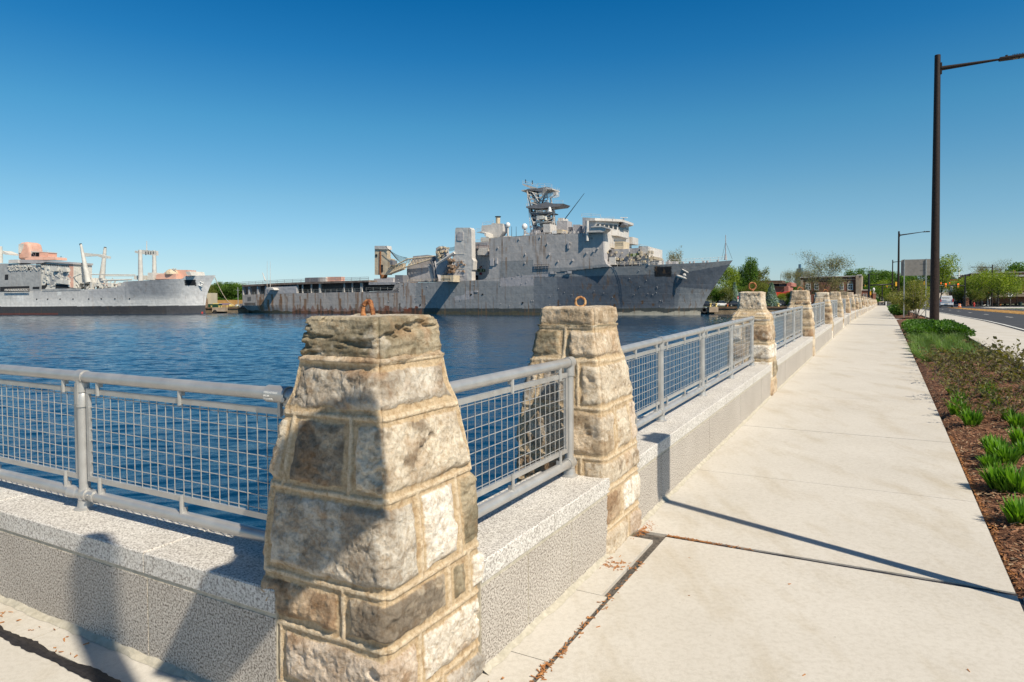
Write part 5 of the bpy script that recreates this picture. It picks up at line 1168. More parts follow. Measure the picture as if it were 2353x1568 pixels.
e1('wing_box', 'chalk', K4, [(560, 485), (560, 455), (600, 453), (600, 485)], -.5, .5); e1('wing_box', 'chalk', K4, [(660, 492), (662, 462), (700, 460), (700, 490)], -.5, .5); e1('deck_box', 'chalk', K4, [(590, 610), (590, 575), (715, 578), (718, 625)], -.3, .5)
# king posts
def post1(name, K, a, b, r0, r1, v, mt='chalk'):
    return TUB(f1, S1, name, MT[mt], K, a, b, r0, r1, v, n=14)
post1('king_post', K4, (925, 602), (845, 205), 1.05, .38, 3); post1('king_post_tip', K4, (845, 212), (842, 196), .42, .38, 3, 'dark'); post1('king_post', K4, (1062, 600), (1100, 240), 1.15, .5, 20); post1('king_post_tip', K4, (1099, 246), (1101, 232), .46, .44, 20, 'dark')
e1('king_post_beam', 'chalk', K4, [(868, 290), (890, 294), (1040, 308), (1130, 330), (1130, 352), (1070, 348), (1010, 325), (880, 330), (860, 315)], 8, 9.4)
post1('king_post', K4, (1472, 590), (1465, 262), .85, .62, 4); post1('king_post', K4, (1616, 580), (1612, 268), .85, .6, 18)
e1('king_post_beam', 'chalk', K4, [(1408, 290), (1410, 270), (1440, 276), (1480, 262), (1630, 272), (1632, 320), (1590, 318), (1480, 306), (1440, 300)], 8, 9.3)
mb = MB()
for i in range(9):
    u, z = f1.uz(K4, 1525+(i % 4)*26, 284+(i//4)*14, 7.9); mb.cyl((u, 7.85, z), (u, 8.05, z), .18, .18, 8)
mb.each('beam_hole', MT['dark'], S1)
TUB(f1, S1, 'topmast', MT['sgl'], K4, (1535, 270), (1535, 168), .2, .1, 11); post1('king_post', K4, (4, 400), (4, 225), .8, .6, 4); e1('king_post_beam', 'chalk', K4, [(20, 300), (22, 270), (92, 300), (92, 316), (60, 312)], 4, 8)
for a, b, r_, v in (((950, 518), (1415, 522), .2, 2.5), ((1080, 532), (1415, 534), .2, 16), ((530, 648), (850, 510), .27, .6), ((1060, 582), (1380, 572), .32, 1.5), ((1120, 610), (1300, 625), .2, 3)): TUB(f1, S1, 'cargo_boom', MT['chalk'], K4, a, b, r_, r_*.8, v, n=8)
e1('bulwark', 'chalkg', K4, [(440, 695), (440, 672), (840, 664), (840, 684)], -.1, .3)
for nm, mt, pts, v0, v1 in (('deckhouse', 'chalk', [(808, 605), (808, 560), (885, 552), (887, 605)], 6, 16), ('deckhouse', 'chalk', [(810, 612), (810, 602), (1030, 608), (1030, 618)], 3, 20), ('winch_platform', 'salmon', [(1035, 640), (1040, 610), (1120, 612), (1122, 640)], 5, 15), ('deckhouse', 'dark', [(970, 650), (972, 620), (1032, 622), (1030, 650)], 5, 12), ('deck_stanchion', 'chalk', [(945, 678), (945, 600), (962, 600), (962, 678)], 1.5, 3), ('deck_stanchion', 'chalk', [(797, 660), (797, 455), (806, 455), (806, 660)], 2, 3),
                            ('deck_tank', 'chalk', [(1400, 572), (1402, 532), (1480, 528), (1480, 575)], 5, 12), ('gun_house', 'salmon', [(1632, 568), (1632, 525), (1660, 515), (1840, 512), (1842, 566)], 6.5, 11), ('forward_house', 'salmon', [(1700, 545), (1720, 498), (1830, 470), (1958, 472), (1962, 560), (1842, 566)], 9, 14), ('forward_house', 'chalk', [(1958, 530), (1940, 490), (1985, 486), (2002, 530)], 6, 14), ('deckhouse', 'chalk', [(1540, 572), (1545, 500), (1600, 500), (1600, 575)], 6, 14)):
    e1(nm, mt, K4, pts, v0, v1)
u, z = f1.uz(K4, 1757, 516, 6); rd_ = abs(f1.uz(K4, 1817, 516, 6)[0]-u); MB().sph((u, 8, z), rd_, 16, 8, 0, .85).build('gun_dome', MT['sgc'], S1, True)
TUBS(f1, S1, 'gun_barrel', MT['chalk'], K4, [((1780, 485), (1818, 456)), ((1795, 490), (1842, 458))], .2, 7)
mb = MB()
for i in range(80):
    x = rn.uniform(500, 1290); u, z = f1.uz(K4, x, rn.uniform(620, 665), 3); s_ = rn.uniform(.15, .75); v = rn.uniform(.6, 9); mb.box(u-s_, u+s_, v, v+1.5*s_, z-s_*.8, z+s_)
for i in range(30): x = rn.uniform(820, 1290); u, z = f1.uz(K4, x, 655, 3); v = rn.uniform(.6, 9); a = rn.uniform(-2.5, 2.5); mb.cyl((u, v, z), (u+a, v, z+rn.uniform(1, 3.5)), .16, .12, 5)
mb.each('deck_machinery', MT['chalk'], S1)
mb = MB()
for x in (385, 500, 630, 765, 930, 1060, 1203, 1355): u, z, v = f1.uzc(K4, x, 778-(x-385)*.006, hv1); mb.cyl((u, v-.1, z), (u, v+.2, z), .25, .25, 8)
mb.each('scupper', MT['dark'], S1)
anchor(f1, S1, K4, 2112, 625, .33, hv1, 'white')
# mooring rope from the bow down to the pier
a = np.array([*f1.uz(K4, 2245, 545, 12)]); A_ = f1.o+f1.u*a[0]+f1.n*12; A_[2] = a[1]; B_ = np.array([atY(*px(K7, 1290, 1035), 252), 252, -1.2]); pts = []
for i in range(15): t = i/14.; p = A_*(1-t)+B_*t; p[2] -= 2.8*math.sin(math.pi*t)*.9; pts.append(p)
tag(MB().tube(pts, .12, 6).build('mooring_rope', MT['sgc']), 'thick pale mooring rope slung from the white bow down to the far pier', 'rope')
# ================================================================ trees and plants
MT['bark'] = M2('bark', (.05, .04, .03), (.14, .115, .09), 8, .95, bs=.6, bscale=12, bd=.05, stretch=(1, 1, .25))
MT['palebark'] = M2('pale twig bark', (.16, .13, .10), (.30, .25, .20), 8, .95)
def leafmat():
    m, n, p = newmat('leaves'); a = n.nodes.new('ShaderNodeAttribute'); a.attribute_name = 'Col'
    n.links.new(a.outputs['Color'], p.inputs['Base Color']); p.inputs['Roughness'].default_value = .55
    tr = n.nodes.new('ShaderNodeBsdfTranslucent'); n.links.new(mixc(n, 1.0, a.outputs['Color'], (1.6, 1.7, .6), 'MULTIPLY'), tr.inputs[0])
    mx = n.nodes.new('ShaderNodeMixShader'); mx.inputs[0].default_value = .35
    n.links.new(p.outputs[0], mx.inputs[1]); n.links.new(tr.outputs[0], mx.inputs[2]); n.links.new(mx.outputs[0], [x for x in n.nodes if x.type == 'OUTPUT_MATERIAL'][0].inputs[0]); return m
MT['leaf'] = leafmat()
def leaves(name, pts, size, cols, seed, parent, flat=.0, asp=1.6):
    r = np.random.RandomState(seed); P = np.asarray(pts); n = len(P)
    d = r.normal(size=(n, 3)); d /= np.linalg.norm(d, axis=1)[:, None]; e = r.normal(size=(n, 3)); e -= (e*d).sum(1)[:, None]*d; e /= np.linalg.norm(e, axis=1)[:, None]
    s = size*(.5+r.rand(n))[:, None]; a = d*s*asp/2; b = e*s/2
    V = np.stack([P-a, P+b*.9, P+a, P-b*.9], 1).reshape(-1, 3); Fq = np.arange(4*n).reshape(n, 4)
    c0, c1 = np.array(cols[0]), np.array(cols[1]); k = np.clip(fbm(P, .55/max(size, .1)*.25, 3, seed)*1.6-.3+r.normal(size=n)*.22, 0, 1)[:, None]; c = c0*(1-k)+c1*k
    return npmesh(name, V, Fq, MT['leaf'], parent, False, np.repeat(c, 4, 0))
GREENS = {'broad': ((.04, .09, .010), (.13, .24, .02)), 'spring': ((.12, .18, .015), (.30, .37, .03)), 'bare': ((.16, .15, .05), (.27, .25, .10)), 'olive': ((.08, .10, .015), (.22, .24, .04)), 'spruce': ((.15, .23, .22), (.38, .47, .46)), 'bush': ((.03, .08, .01), (.10, .22, .02)), 'shrub': ((.11, .12, .02), (.32, .31, .06)), 'pale': ((.22, .20, .14), (.34, .31, .22))}
def mktree(kind, h, r, seed, nleaf, ls, label=None, trunk_r=None, low=.25, limbs=11, name='tree'):
    rn = random.Random(seed); e = empty(name); mb = MB(); tips = []; tr = trunk_r or h*.022
    top = Vector((rn.uniform(-.05, .05)*h, rn.uniform(-.05, .05)*h, h*.82))
    pts = [Vector((0, 0, -.5))]+[Vector((0, 0, 0)).lerp(top, k/5)+Vector((rn.uniform(-1, 1), rn.uniform(-1, 1), 0))*h*.012*k for k in range(1, 6)]
    mb.tube(pts, [tr*1.25]+[tr*(1-.85*k/5) for k in range(1, 6)], 7)
    for i in range(limbs):
        f = low+(.92-low)*i/limbs; b = Vector((0, 0, 0)).lerp(top, f/.82*.82); a = i*2.4+rn.uniform(-.5, .5); up = rn.uniform(.35, .9)+.5*f
        L = r*(1.05-.35*abs(f-.5)*2)*rn.uniform(.75, 1.15)*(1.0 if kind != 'bare' else 1.15); d = Vector((math.cos(a), math.sin(a), up)).normalized(); q = b+d*L*.55; en = q+Vector((d.x, d.y, d.z*.8+rn.uniform(-.2, .4))).normalized()*L*.5
        mb.tube([b, q, en], [tr*.45*(1-f*.5), tr*.28*(1-f*.5), tr*.08], 5); tips += [(q, .5), (en, .8)]
        for j in range(5 if kind != 'bare' else 12):
            t_ = rn.uniform(.3, 1); s_ = b.lerp(en, t_)+Vector((0, 0, .04*h*math.sin(t_*3))); dd = (d*.6+Vector((rn.uniform(-1, 1), rn.uniform(-1, 1), rn.uniform(-.1, 1)))).normalized(); ee = s_+dd*L*rn.uniform(.25, .5)
            mb.tube([s_, ee], [tr*.14, tr*.03], 4); tips.append((ee, .8))
            if kind == 'bare':
                for w_ in range(4): g_ = s_.lerp(ee, rn.uniform(.4, 1)); hh = g_+(dd+Vector((rn.uniform(-1, 1), rn.uniform(-1, 1), rn.uniform(0, 1.2)))*.8).normalized()*L*rn.uniform(.12, .3); mb.cyl(g_, hh, tr*.12, tr*.05, 3, False); tips.append((hh, .3))
    mb.build('trunk', MT['bark'], e, True)
    rs = np.random.RandomState(seed); P = []; w_ = np.array([t[1] for t in tips]); w_ = w_/w_.sum(); idx = rs.choice(len(tips), nleaf, p=w_)
    T = np.array([tuple(t[0]) for t in tips])[idx]; sp = r*(.22 if kind != 'bare' else .16)
    P = T+np.clip(rs.normal(size=(nleaf, 3)), -1.5, 1.5)*[sp, sp, sp*.75]; P = P[P[:, 2] > h*low*.6]
    leaves('crown', P, ls, GREENS[kind], seed, e); return e
def mkspruce(h, r, seed, n=5200):
    e = empty('spruce_tree'); MB().cyl((0, 0, -.3), (0, 0, h*.95), h*.02, .02, 7).build('trunk', MT['bark'], e, True); rs = np.random.RandomState(seed)
    tier = rs.randint(0, 15, n); z = (tier+.2)/15; rad = r*(1-z)**.85*(.85+.15*rs.rand(n)); t = np.sqrt(rs.rand(n)); arms = 9+0*tier; ang = (np.floor(rs.rand(n)*arms)+.5*(tier % 2))/arms*2*math.pi+rs.normal(size=n)*.12
    zz = h*(.04+.96*z)+h*.045*rs.normal(size=n)*.5+h*.03*(1-t)*2-h*.02*t; P = np.stack([np.cos(ang)*rad*t, np.sin(ang)*rad*t, zz], 1)
    leaves('crown', P, h*.045, GREENS['spruce'], seed, e, asp=2.2); return e
def mkbush(h, r, seed, n, ls, kind='bush', name='shrub'):
    e = empty(name); rs = np.random.RandomState(seed); rn = random.Random(seed); mb = MB()
    for i in range(9): a = rn.uniform(0, 6.28); mb.tube([(0, 0, -.02), (math.cos(a)*r*.25, math.sin(a)*r*.25, h*.4), (math.cos(a)*r*.7, math.sin(a)*r*.7, h*rn.uniform(.6, .95))], [h*.012, h*.009, h*.003], 4)
    mb.build('stems', MT['palebark'], e)
    d = rs.normal(size=(n, 3)); d /= np.linalg.norm(d, axis=1)[:, None]; q = rs.rand(n)**.4; lump = .72+.45*fbm(d*2, 1.3, 3, seed); P = d*(q*lump)[:, None]*[r, r, h*.55]+[0, 0, h*.52]; P = P[P[:, 2] > .02*h]
    leaves('foliage', P, ls, GREENS[kind], seed, e); return e
TP = {'broad': [mktree('broad', 10, 4.2, 5, 8500, .26), mktree('broad', 10, 3.6, 8, 8500, .26, low=.2)], 'spring': [mktree('spring', 10, 4.0, 15, 6500, .20), mktree('spring', 10, 4.6, 17, 7000, .20, low=.3)], 'olive': [mktree('olive', 10, 4.2, 25, 6500, .20, low=.2), mktree('olive', 10, 3.2, 26, 5000, .20, low=.3)],
      'bare': [mktree('bare', 10, 5.0, 35, 8000, .13, low=.12, limbs=15, trunk_r=.16)], 'pale': [mktree('pale', 10, 3.4, 45, 3200, .17, low=.5)], 'spruce': [mkspruce(10, 3.0, 4)], 'bush': [mkbush(2, 1.6, 3, 2600, .17)], 'obush': [mkbush(2, 1.5, 6, 2400, .15, 'shrub')]}
used_t = set()
def planttree(kind, x, ytop, Y, label, group, idx=0, base=None, wid=1.0, cat='tree'):
    X = atY(x, 690, Y); s = X*ST+Y*CT; z0 = (zs(s)-.3 if Y < 195 else -1.62) if base is None else base; h = zat(x, ytop, Y)-z0
    k = TP[kind][idx % len(TP[kind])]; key = (kind, idx % len(TP[kind])); H = 2 if 'bush' in kind else 10; sc_ = h/H*(1.0 if 'bush' in kind else 1.02)
    if key in used_t: o = copytree(k, (X, Y, z0), x*1.37, (sc_*wid, sc_*wid, sc_))
    else: used_t.add(key); o = k; o.location = (X, Y, z0); o.rotation_euler = (0, 0, x*1.37); o.scale = (sc_*wid, sc_*wid, sc_)
    o.name = {'bush': 'bush', 'obush': 'bush', 'spruce': 'spruce_tree'}.get(kind, 'tree'); return tag(o, label, cat, group)
gq = 'trees behind the quay beyond the warship bow'
for i, (k, x, yt, Y, lab, wd) in enumerate([('olive', 1638, 662, 214, 'dark rounded tree just behind the warship stem', 1.1), ('spring', 1668, 618, 222, 'tall airy leafing tree nearest the warship bow', .75), ('broad', 1652, 668, 208, 'dense low green tree beside the dark parked car', 1.3), ('broad', 1706, 662, 218, 'dark bushy tree behind the round red sign', 1.2), ('broad', 1722, 606, 226, 'tall narrow bright green tree above the others', .42), ('olive', 1745, 618, 230, 'thin leaning tree right of the narrow bright green tree', .7),
     ('olive', 1738, 652, 214, 'olive spreading tree between the two blue spruces', 1.1), ('spring', 1755, 660, 236, 'yellow-green tree left of the large blue spruce', 1.0), ('olive', 1672, 664, 206, 'shaded tree left of the small blue spruce', 1.0), ('broad', 1728, 674, 206, 'low dark tree right of the round red sign', 1.2), ('broad', 1694, 636, 240, 'leafy tree rising behind the round red sign', .7),
     ('spring', 1797, 677, 214, 'small bright green tree in front of the red gabled building', .9), ('broad', 1822, 672, 208, 'dark dense tree between red building and brick building', 1.2), ('broad', 1812, 690, 202, 'very dark low round tree beside the blue car', 1.3), ('broad', 1800, 652, 300, 'dark green tree with a pointed crown behind the red building', .7), ('broad', 1820, 656, 300, 'second pointed dark tree behind the red building', .7), ('olive', 1834, 668, 290, 'tree against the left end of the brick building', .8),
     ('bare', 1822, 636, 320, 'bare grey tree left of the hazy glass tower', .7), ('bare', 1850, 634, 330, 'leafless tree in front of the hazy glass tower', .8), ('broad', 1770, 668, 420, 'far low tree on the horizon left of the curved street light', 1.2), ('broad', 1752, 672, 420, 'far faint tree above the flat dark red roof', 1.2), ('spring', 1787, 664, 330, 'pale green tree below the curved street light', .9)]):
    planttree(k, x, yt, Y, lab, gq, i, None, wd)
planttree('spruce', 1688, 652, 206, 'smaller blue-grey spruce behind the round red sign', 'blue spruces on the far quay', base=-1.6, wid=.85, cat='spruce tree'); planttree('spruce', 1773, 653, 202, 'larger blue-grey spruce in front of the dark red building', 'blue spruces on the far quay', base=-1.6, wid=1.15, cat='spruce tree')
planttree('pale', 1551, 582, 262, 'pale tree whose crown shows above the warship foredeck', None, 0, None, .42)
planttree('bare', 1893, 611, 196, 'large nearly leafless spreading tree in front of the brick building', None, 0, None, 1.05)
gl = 'trees on the far shore between the ships'
LL = ['leftmost', 'second', 'third', 'fourth', 'fifth', 'sixth', 'seventh', 'eighth', 'ninth']
for i, (x, yt, k) in enumerate([(480, 661, 'olive'), (491, 655, 'olive'), (502, 655, 'olive'), (510, 659, 'spring'), (519, 656, 'broad'), (530, 657, 'broad'), (540, 663, 'spring'), (551, 658, 'broad'), (562, 659, 'spring')]):
    planttree(k, x, yt, 312+(i*7) % 22, '%s tree from the left in the green clump between the two ships' % LL[i] if i else 'brownish olive tree just right of the white bow', gl, i, None, 1.15)
for i, (x, yt) in enumerate([(484, 690), (497, 684), (522, 688), (549, 686), (558, 690)]): planttree('bush', x, yt, 300, '%s low bush in front of the trees between the ships' % LL[i], 'bushes on the far shore', i, None, 1.3, 'bush')
gr_ = 'trees around the far junction'
for i, (k, x, yt, Y, lab, wd) in enumerate([('broad', 1968, 628, 300, 'tree crown above the right end of the brick building', .8), ('broad', 1988, 640, 262, 'green tree just right of the brick building', 1.0), ('spring', 2004, 634, 280, 'leafy tree behind the left black signal mast', 1.0), ('broad', 2022, 628, 270, 'tallest green tree between brick building and dark lamp post', 1.0), ('spring', 2018, 652, 240, 'bright low tree under the left signal arm', 1.2), ('olive', 2035, 646, 330, 'thin grey-green tree above the far road', 1.0), ('broad', 1996, 662, 236, 'dark tree above the low brick wing', 1.2), ('broad', 2044, 662, 300, 'dark tree at the bend of the far road', 1.3),
     ('broad', 2062, 634, 250, 'dark tree behind the second lamp post', 1.2), ('broad', 2085, 640, 240, 'dark tree behind the blank sign board', 1.2), ('olive', 2105, 650, 220, 'olive tree hidden behind the blank sign board', 1.3), ('spring', 2122, 660, 215, 'light tree below right edge of the blank sign board', 1.2), ('spring', 2160, 604, 236, 'big round bright green tree right of the near lamp post', .78), ('spring', 2146, 622, 240, 'bright green tree half hidden by the near lamp post', .9),
     ('olive', 2213, 648, 182, 'airy tree behind the right signal mast', 1.0), ('spring', 2232, 642, 172, 'yellow-green tree left of the tall right lamp post', 1.15), ('spring', 2252, 634, 178, 'yellow-green tree right behind the tall right lamp post', 1.15), ('spring', 2293, 633, 152, 'widest yellow-green tree standing alone on the lawn', 1.25), ('olive', 2268, 640, 168, 'olive tree between the tall right lamp post and the lawn tree', 1.1), ('spring', 2322, 644, 170, 'yellow-green tree next to the white framed window', 1.0), ('broad', 2343, 616, 260, 'dark tree top above the right brick roof', .9), ('bare', 2275, 624, 250, 'bare twigs showing above the right brick roof', .9), ('olive', 2200, 664, 200, 'low tree left of the right signal mast', 1.3), ('olive', 2245, 664, 160, 'shaded tree over the brick pier', 1.2)]):
    planttree(k, x, yt, Y, lab, gr_, i, None, wd)
for i, (x, yt, Y) in enumerate([(2158, 681, 330), (2170, 683, 330), (2183, 682, 330), (2195, 680, 320), (2208, 684, 300)]): planttree('obush', x, yt, Y, '%s brushy bush on the bank behind the pale ramp' % LL[i], 'bushes on the bank', i, .6, 1.5, 'bush')
for i, (x, yt, Y) in enumerate([(2000, 684, 230), (2012, 688, 232), (2052, 682, 250), (2066, 684, 240)]): planttree('bush', x, yt, Y, '%s dark bush along the far road' % LL[i], 'bushes along the far road', i, None, 1.6, 'bush')
# shrubs beside the walk
def airy(h, r, seed):
    e = empty('shrub'); rn = random.Random(seed); rs = np.random.RandomState(seed); mb = MB(); T = []
    for i in range(17):
        a = rn.uniform(0, 6.28); ln = rn.uniform(.15, .95); p0 = Vector((rn.uniform(-.1, .1), rn.uniform(-.1, .1), -.03)); p2 = Vector((math.cos(a)*r*ln, math.sin(a)*r*ln, h*rn.uniform(.6, 1)*(1-.25*ln))); p1_ = p0.lerp(p2, .5)+Vector((rn.uniform(-.1, .1), rn.uniform(-.1, .1), .1))
        mb.tube([p0, p1_, p2], [.016, .011, .003], 5)
        for j in range(9):
            q = p1_.lerp(p2, rn.uniform(-.6, 1)); w_ = q+Vector((rn.uniform(-1, 1), rn.uniform(-1, 1), rn.uniform(-.1, 1))).normalized()*rn.uniform(.15, .5); mb.cyl(q, w_, .004, .0015, 3, False); T += [q.lerp(w_, k/5) for k in range(6)]
    mb.build('stems', MT['palebark'], e, True); T = np.array([tuple(t) for t in T]); P = T[rs.choice(len(T), 6500)]+rs.normal(size=(6500, 3))*.07; P = P[P[:, 2] > .25*h]
    leaves('foliage', P, .045, GREENS['shrub'], seed, e); return e
sh1 = airy(2.6, 1.15, 7); sh1.location = tuple(W(47.8, 1.75, zs(48)-.05)); tag(sh1, 'large airy olive shrub with bare grey stems under the blank sign board', 'shrub', 'tall shrubs in the bed')
sh2 = airy(2.1, 1.2, 9); sh2.location = tuple(W(54, 1.5, zs(54)-.05)); tag(sh2, 'olive shrub behind the left post of the blank sign board', 'shrub', 'tall shrubs in the bed')
for i, (s, t) in enumerate([(60, 1.2), (67, 1.6), (75, 1.3), (84, 1.5)]): o = copytree(sh2, W(s, t, zs(s)-.05), i*1.3, (1.1, 1.1, 1.0+.05*i), '%s olive shrub in the bed beyond the blank sign board' % ORD[i], 'tall shrubs in the bed')
b0 = mkbush(.85, .7, 12, 2600, .07, 'bush', 'bush')
for i, (s, t, k) in enumerate([(58, 1.05, 1.0), (63, 1.0, 1.0), (70, 1.0, .9), (80, 1.1, 1.0)]):
    o = b0 if i == 0 else copytree(b0); o.location = tuple(W(s, t, zs(s))); o.rotation_euler = (0, 0, i); o.scale = (k,)*3; tag(o, '%s round bright green bush along the edge of the walk' % ORD[i], 'bush', 'round green bushes by the walk')
def blades(name, n, L, wd, seed, spread, cols, droop=.3, stemr=.0, label=None, segs=3, lean=.9):
    rs = np.random.RandomState(seed); V = []; Fq = []; Cc = []
    for i in range(n):
        a = rs.rand()*6.283; r0 = spread*math.sqrt(rs.rand()); b = np.array([math.cos(a)*r0, math.sin(a)*r0, 0]); a2 = a+rs.normal()*.7; tl = lean*rs.rand()**.7; l = L*(.55+.6*rs.rand()); wv = wd*(.6+.7*rs.rand()); z0 = 0
        d = np.array([math.cos(a2)*math.sin(tl), math.sin(a2)*math.sin(tl), math.cos(tl)]); sd = np.array([-math.sin(a2), math.cos(a2), rs.normal()*.3]); p = b.copy(); k0 = len(V); cc = np.array(cols[0])*(1-(q := rs.rand()))+np.array(cols[1])*q
        for j in range(segs+1):
            f = j/segs; wj = wv*math.sin(math.pi*min(1, .12+.88*f)**.8)*.5+wv*.04; V += [p-sd*wj, p+sd*wj]; Cc += [cc, cc]; p = p+d*l/segs; d = d+np.array([d[0]*.25, d[1]*.25, -droop*(.4+f)]); d /= np.linalg.norm(d)
        for j in range(segs): Fq.append((k0+2*j, k0+2*j+1, k0+2*j+3, k0+2*j+2))
    e = empty(name); npmesh('foliage', V, Fq, MT['leaf'], e, False, Cc); return e
PG = ((.06, .16, .012), (.17, .34, .025)); pc = [blades('perennial_plant', 150, .19, .030, 3+i, .085, PG, .12, lean=.75) for i in range(3)]
K8 = (3500, 1200, 1200/1568.)
spots = [(405, 505), (440, 560), (432, 610), (505, 672), (590, 530), (635, 580), (700, 660), (745, 700), (600, 790), (640, 850), (600, 890), (690, 880), (775, 800), (775, 850), (690, 1020), (755, 1030), (655, 1000), (755, 1180)]
for i, (x, y) in enumerate(sorted(spots, key=lambda q: -q[1])):
    p = gp(*px(K8, x, y)); s, t = p[0]*ST+p[1]*CT, p[0]*CT-p[1]*ST; t = min(t, 2.3); sc_ = [1, 1.15, .85, 1.2, .75][i % 5]*.70
    o = pc[i] if i < 3 else copytree(pc[i % 3]); o.location = tuple(W(s, t, bedz(s, t)-.005)); o.rotation_euler = (0, 0, i*1.1); o.scale = (sc_, sc_, sc_*1.45)
    tag(o, '%s leafy green plant clump counted from the near end of the mulch bed' % ORD[i], 'plant', 'leafy green clumps in the mulch')
dense = []
for i in range(2):
    q = mkbush(.42, .36, 30+i, 900, .042, 'bush', 'perennial_plant'); dense.append(q)
rn = random.Random(8); k = 0
for i in range(22):
    s = 26.5+(i//4)*1.15+rn.uniform(-.2, .2); t = .98+(i % 4)*.42+rn.uniform(-.1, .1)
    o = dense[i] if i < 2 else copytree(dense[i % 2]); o.location = tuple(W(s, t, bedz(s, t))); o.rotation_euler = (0, 0, i*1.9); o.scale = (1.15, 1.15, rn.uniform(.85, 1.1)); tag(o, 'dark green leafy plant in the dense block at the foot of the near lamp post', 'plant', 'dense leafy plants by the lamp post')
gs = [blades('ornamental_grass', 420, .30, .006, 50+i, .16, ((.07, .14, .03), (.19, .29, .08)), .40, lean=.9) for i in range(2)]
for i in range(24):
    s = 17.8+(i//3)*1.0+rn.uniform(-.2, .2); t = .95+(i % 3)*.48+rn.uniform(-.15, .15); o = gs[i] if i < 2 else copytree(gs[i % 2]); o.location = tuple(W(s, t, bedz(s, t))); o.rotation_euler = (0, 0, i*1.9); tag(o, 'fine pale green grass tuft between the leafy block and the low shrubs', 'grass tuft', 'grass tufts in the bed')
def sprig(seed, h=.34, n=12, nl=130):
    e = empty('low_shrub'); rn = random.Random(seed); rs = np.random.RandomState(seed); mb = MB(); T = []
    for i in range(n):
        a = rn.uniform(0, 6.28); l = rn.uniform(.5, 1)*h*1.5; p1_ = Vector((math.cos(a)*l*.4, math.sin(a)*l*.4, h*.45)); p2 = Vector((math.cos(a)*l, math.sin(a)*l, h*rn.uniform(.5, 1.1))); mb.tube([(0, 0, -.01), p1_, p2], [.004, .003, .0012], 4); T += [Vector((0, 0, 0)).lerp(p1_, .6)]+[p1_.lerp(p2, k/7) for k in range(8)]
    mb.build('stems', MT['bark'], e); T = np.array([tuple(t) for t in T]); P = T[rs.choice(len(T), nl)]+rs.normal(size=(nl, 3))*.022; leaves('foliage', P, .030, ((.08, .07, .022), (.19, .17, .045)), seed, e); return e
sg = [sprig(70+i) for i in range(3)]
for i in range(40):
    s = 9.6+(i//4)*.86+rn.uniform(-.3, .3); t = [.98, 1.4, 1.8, 2.18][i % 4]+rn.uniform(-.17, .17); o = sg[i] if i < 3 else copytree(sg[i % 3]); o.location = tuple(W(s, t, bedz(s, t))); o.rotation_euler = (0, 0, i*1.3); sc_ = rn.uniform(.8, 1.3)*(1.25 if t > 2 else .9); o.scale = (sc_,)*3; tag(o, 'sparse low shrub with thin stems and small olive leaves over the bark mulch', 'low shrub', 'sparse low shrubs in the bed')
o = copytree(sg[0], W(14.2, 2.3, bedz(14.2, 2.3)), 2., 2.0, 'tallest twiggy low shrub leaning over the black bed edging', 'sparse low shrubs in the bed'); o = copytree(sg[1], W(12.4, 2.34, bedz(12.4, 2.34)), 4., 1.9, 'twiggy low shrub at the right picture edge above the bed edging', 'sparse low shrubs in the bed')

# ================================================================ street furniture
def lamp(name, s, t, H, r0, r1, L, label, side=1, arm_dz=.35, loc=None):
    e = empty(name, W(s, t, zs(s)) if loc is None else loc, -TH, label, 'street lamp', 'dark street lamps')
    MB().cyl((0, 0, -.2), (0, 0, H), r0, r1, 20).build('pole', MT['pole'], e, True, 40)
    p = MB().cyl((0, 0, H), (0, 0, H+.02), r1*1.02, r1*.9, 20).build('pole_cap', MT['pole'], e, True, 40)
    MB().cyl((0, 0, 0), (0, 0, .03), r0*1.5, r0*1.5, 20).build('base_plate', MT['pole'], e)
    MB().box(side*r1*.7-.03, side*r1*.7+.09, -.08, .08, H-.85, H-.35, None, .01).build('arm_bracket', MT['pole'], e)
    mb = MB(); mb.cyl((side*(r1+.03), 0, H-.6), (side*L, 0, H-.6+arm_dz), .10, .045, 12); mb.build('arm', MT['pole'], e, True, 40)
    x0 = side*L; z = H-.6+arm_dz; hd = MB(); a, b = sorted((x0-side*.05, x0+side*.95)); hd.box(a, b, -.17, .17, z-.06, z+.06, None, .03); h_ = hd.build('lamp_head', MT['pole'], e)
    fn = MB()
    for k in range(9): q = x0+side*(.42+.055*k); fn.box(min(q, q+.012), max(q, q+.012)+.004, -.14, .14, z+.055, z+.11)
    fn.build('cooling_fins', MT['pole'], h_); MB().cyl((x0+side*.22, 0, z+.05), (x0+side*.22, 0, z+.14), .05, .05, 10).build('photocell', MT['black'], h_)
    lm = MB(); a, b = sorted((x0+side*.45, x0+side*.62)); lm.box(a, b, -.10, .10, z-.068, z-.055); lm.build('led_panel', MT['alu'], h_); lm = MB(); a, b = sorted((x0+side*.68, x0+side*.85)); lm.box(a, b, -.10, .10, z-.068, z-.055); lm.build('led_panel', MT['alu'], h_)
    return e
lamp('street_lamp', 36, 2.02, 12.15, .195, .118, 2.3, 'tall dark brown street lamp rising from the planting bed, nearest to the camera', 1, .03)
lamp('street_lamp', 122, 2.0, 12.1, .18, .12, 3.2, 'second dark street lamp beside the walk, left of the blank sign board')
lamp('street_lamp', 205, 2.0, 12.1, .18, .12, 3.2, 'farthest dark street lamp beside the walk, behind the second one')
def plc(K, x, y, Y): return np.array([atY(*px(K, x, y), Y), Y, zat(*px(K, x, y), Y)])
G_ = lambda K, x, y: gp(*px(K, x, y))
p = G_(KR, 1545, 1155); p[2] -= .2; lamp('street_lamp', 0, 0, zat(*px(KR, 1555, 120), p[1])-p[2], .2, .12, 3.4, 'dark street lamp on the right in front of the trees, arm pointing left', -1, .1, p)
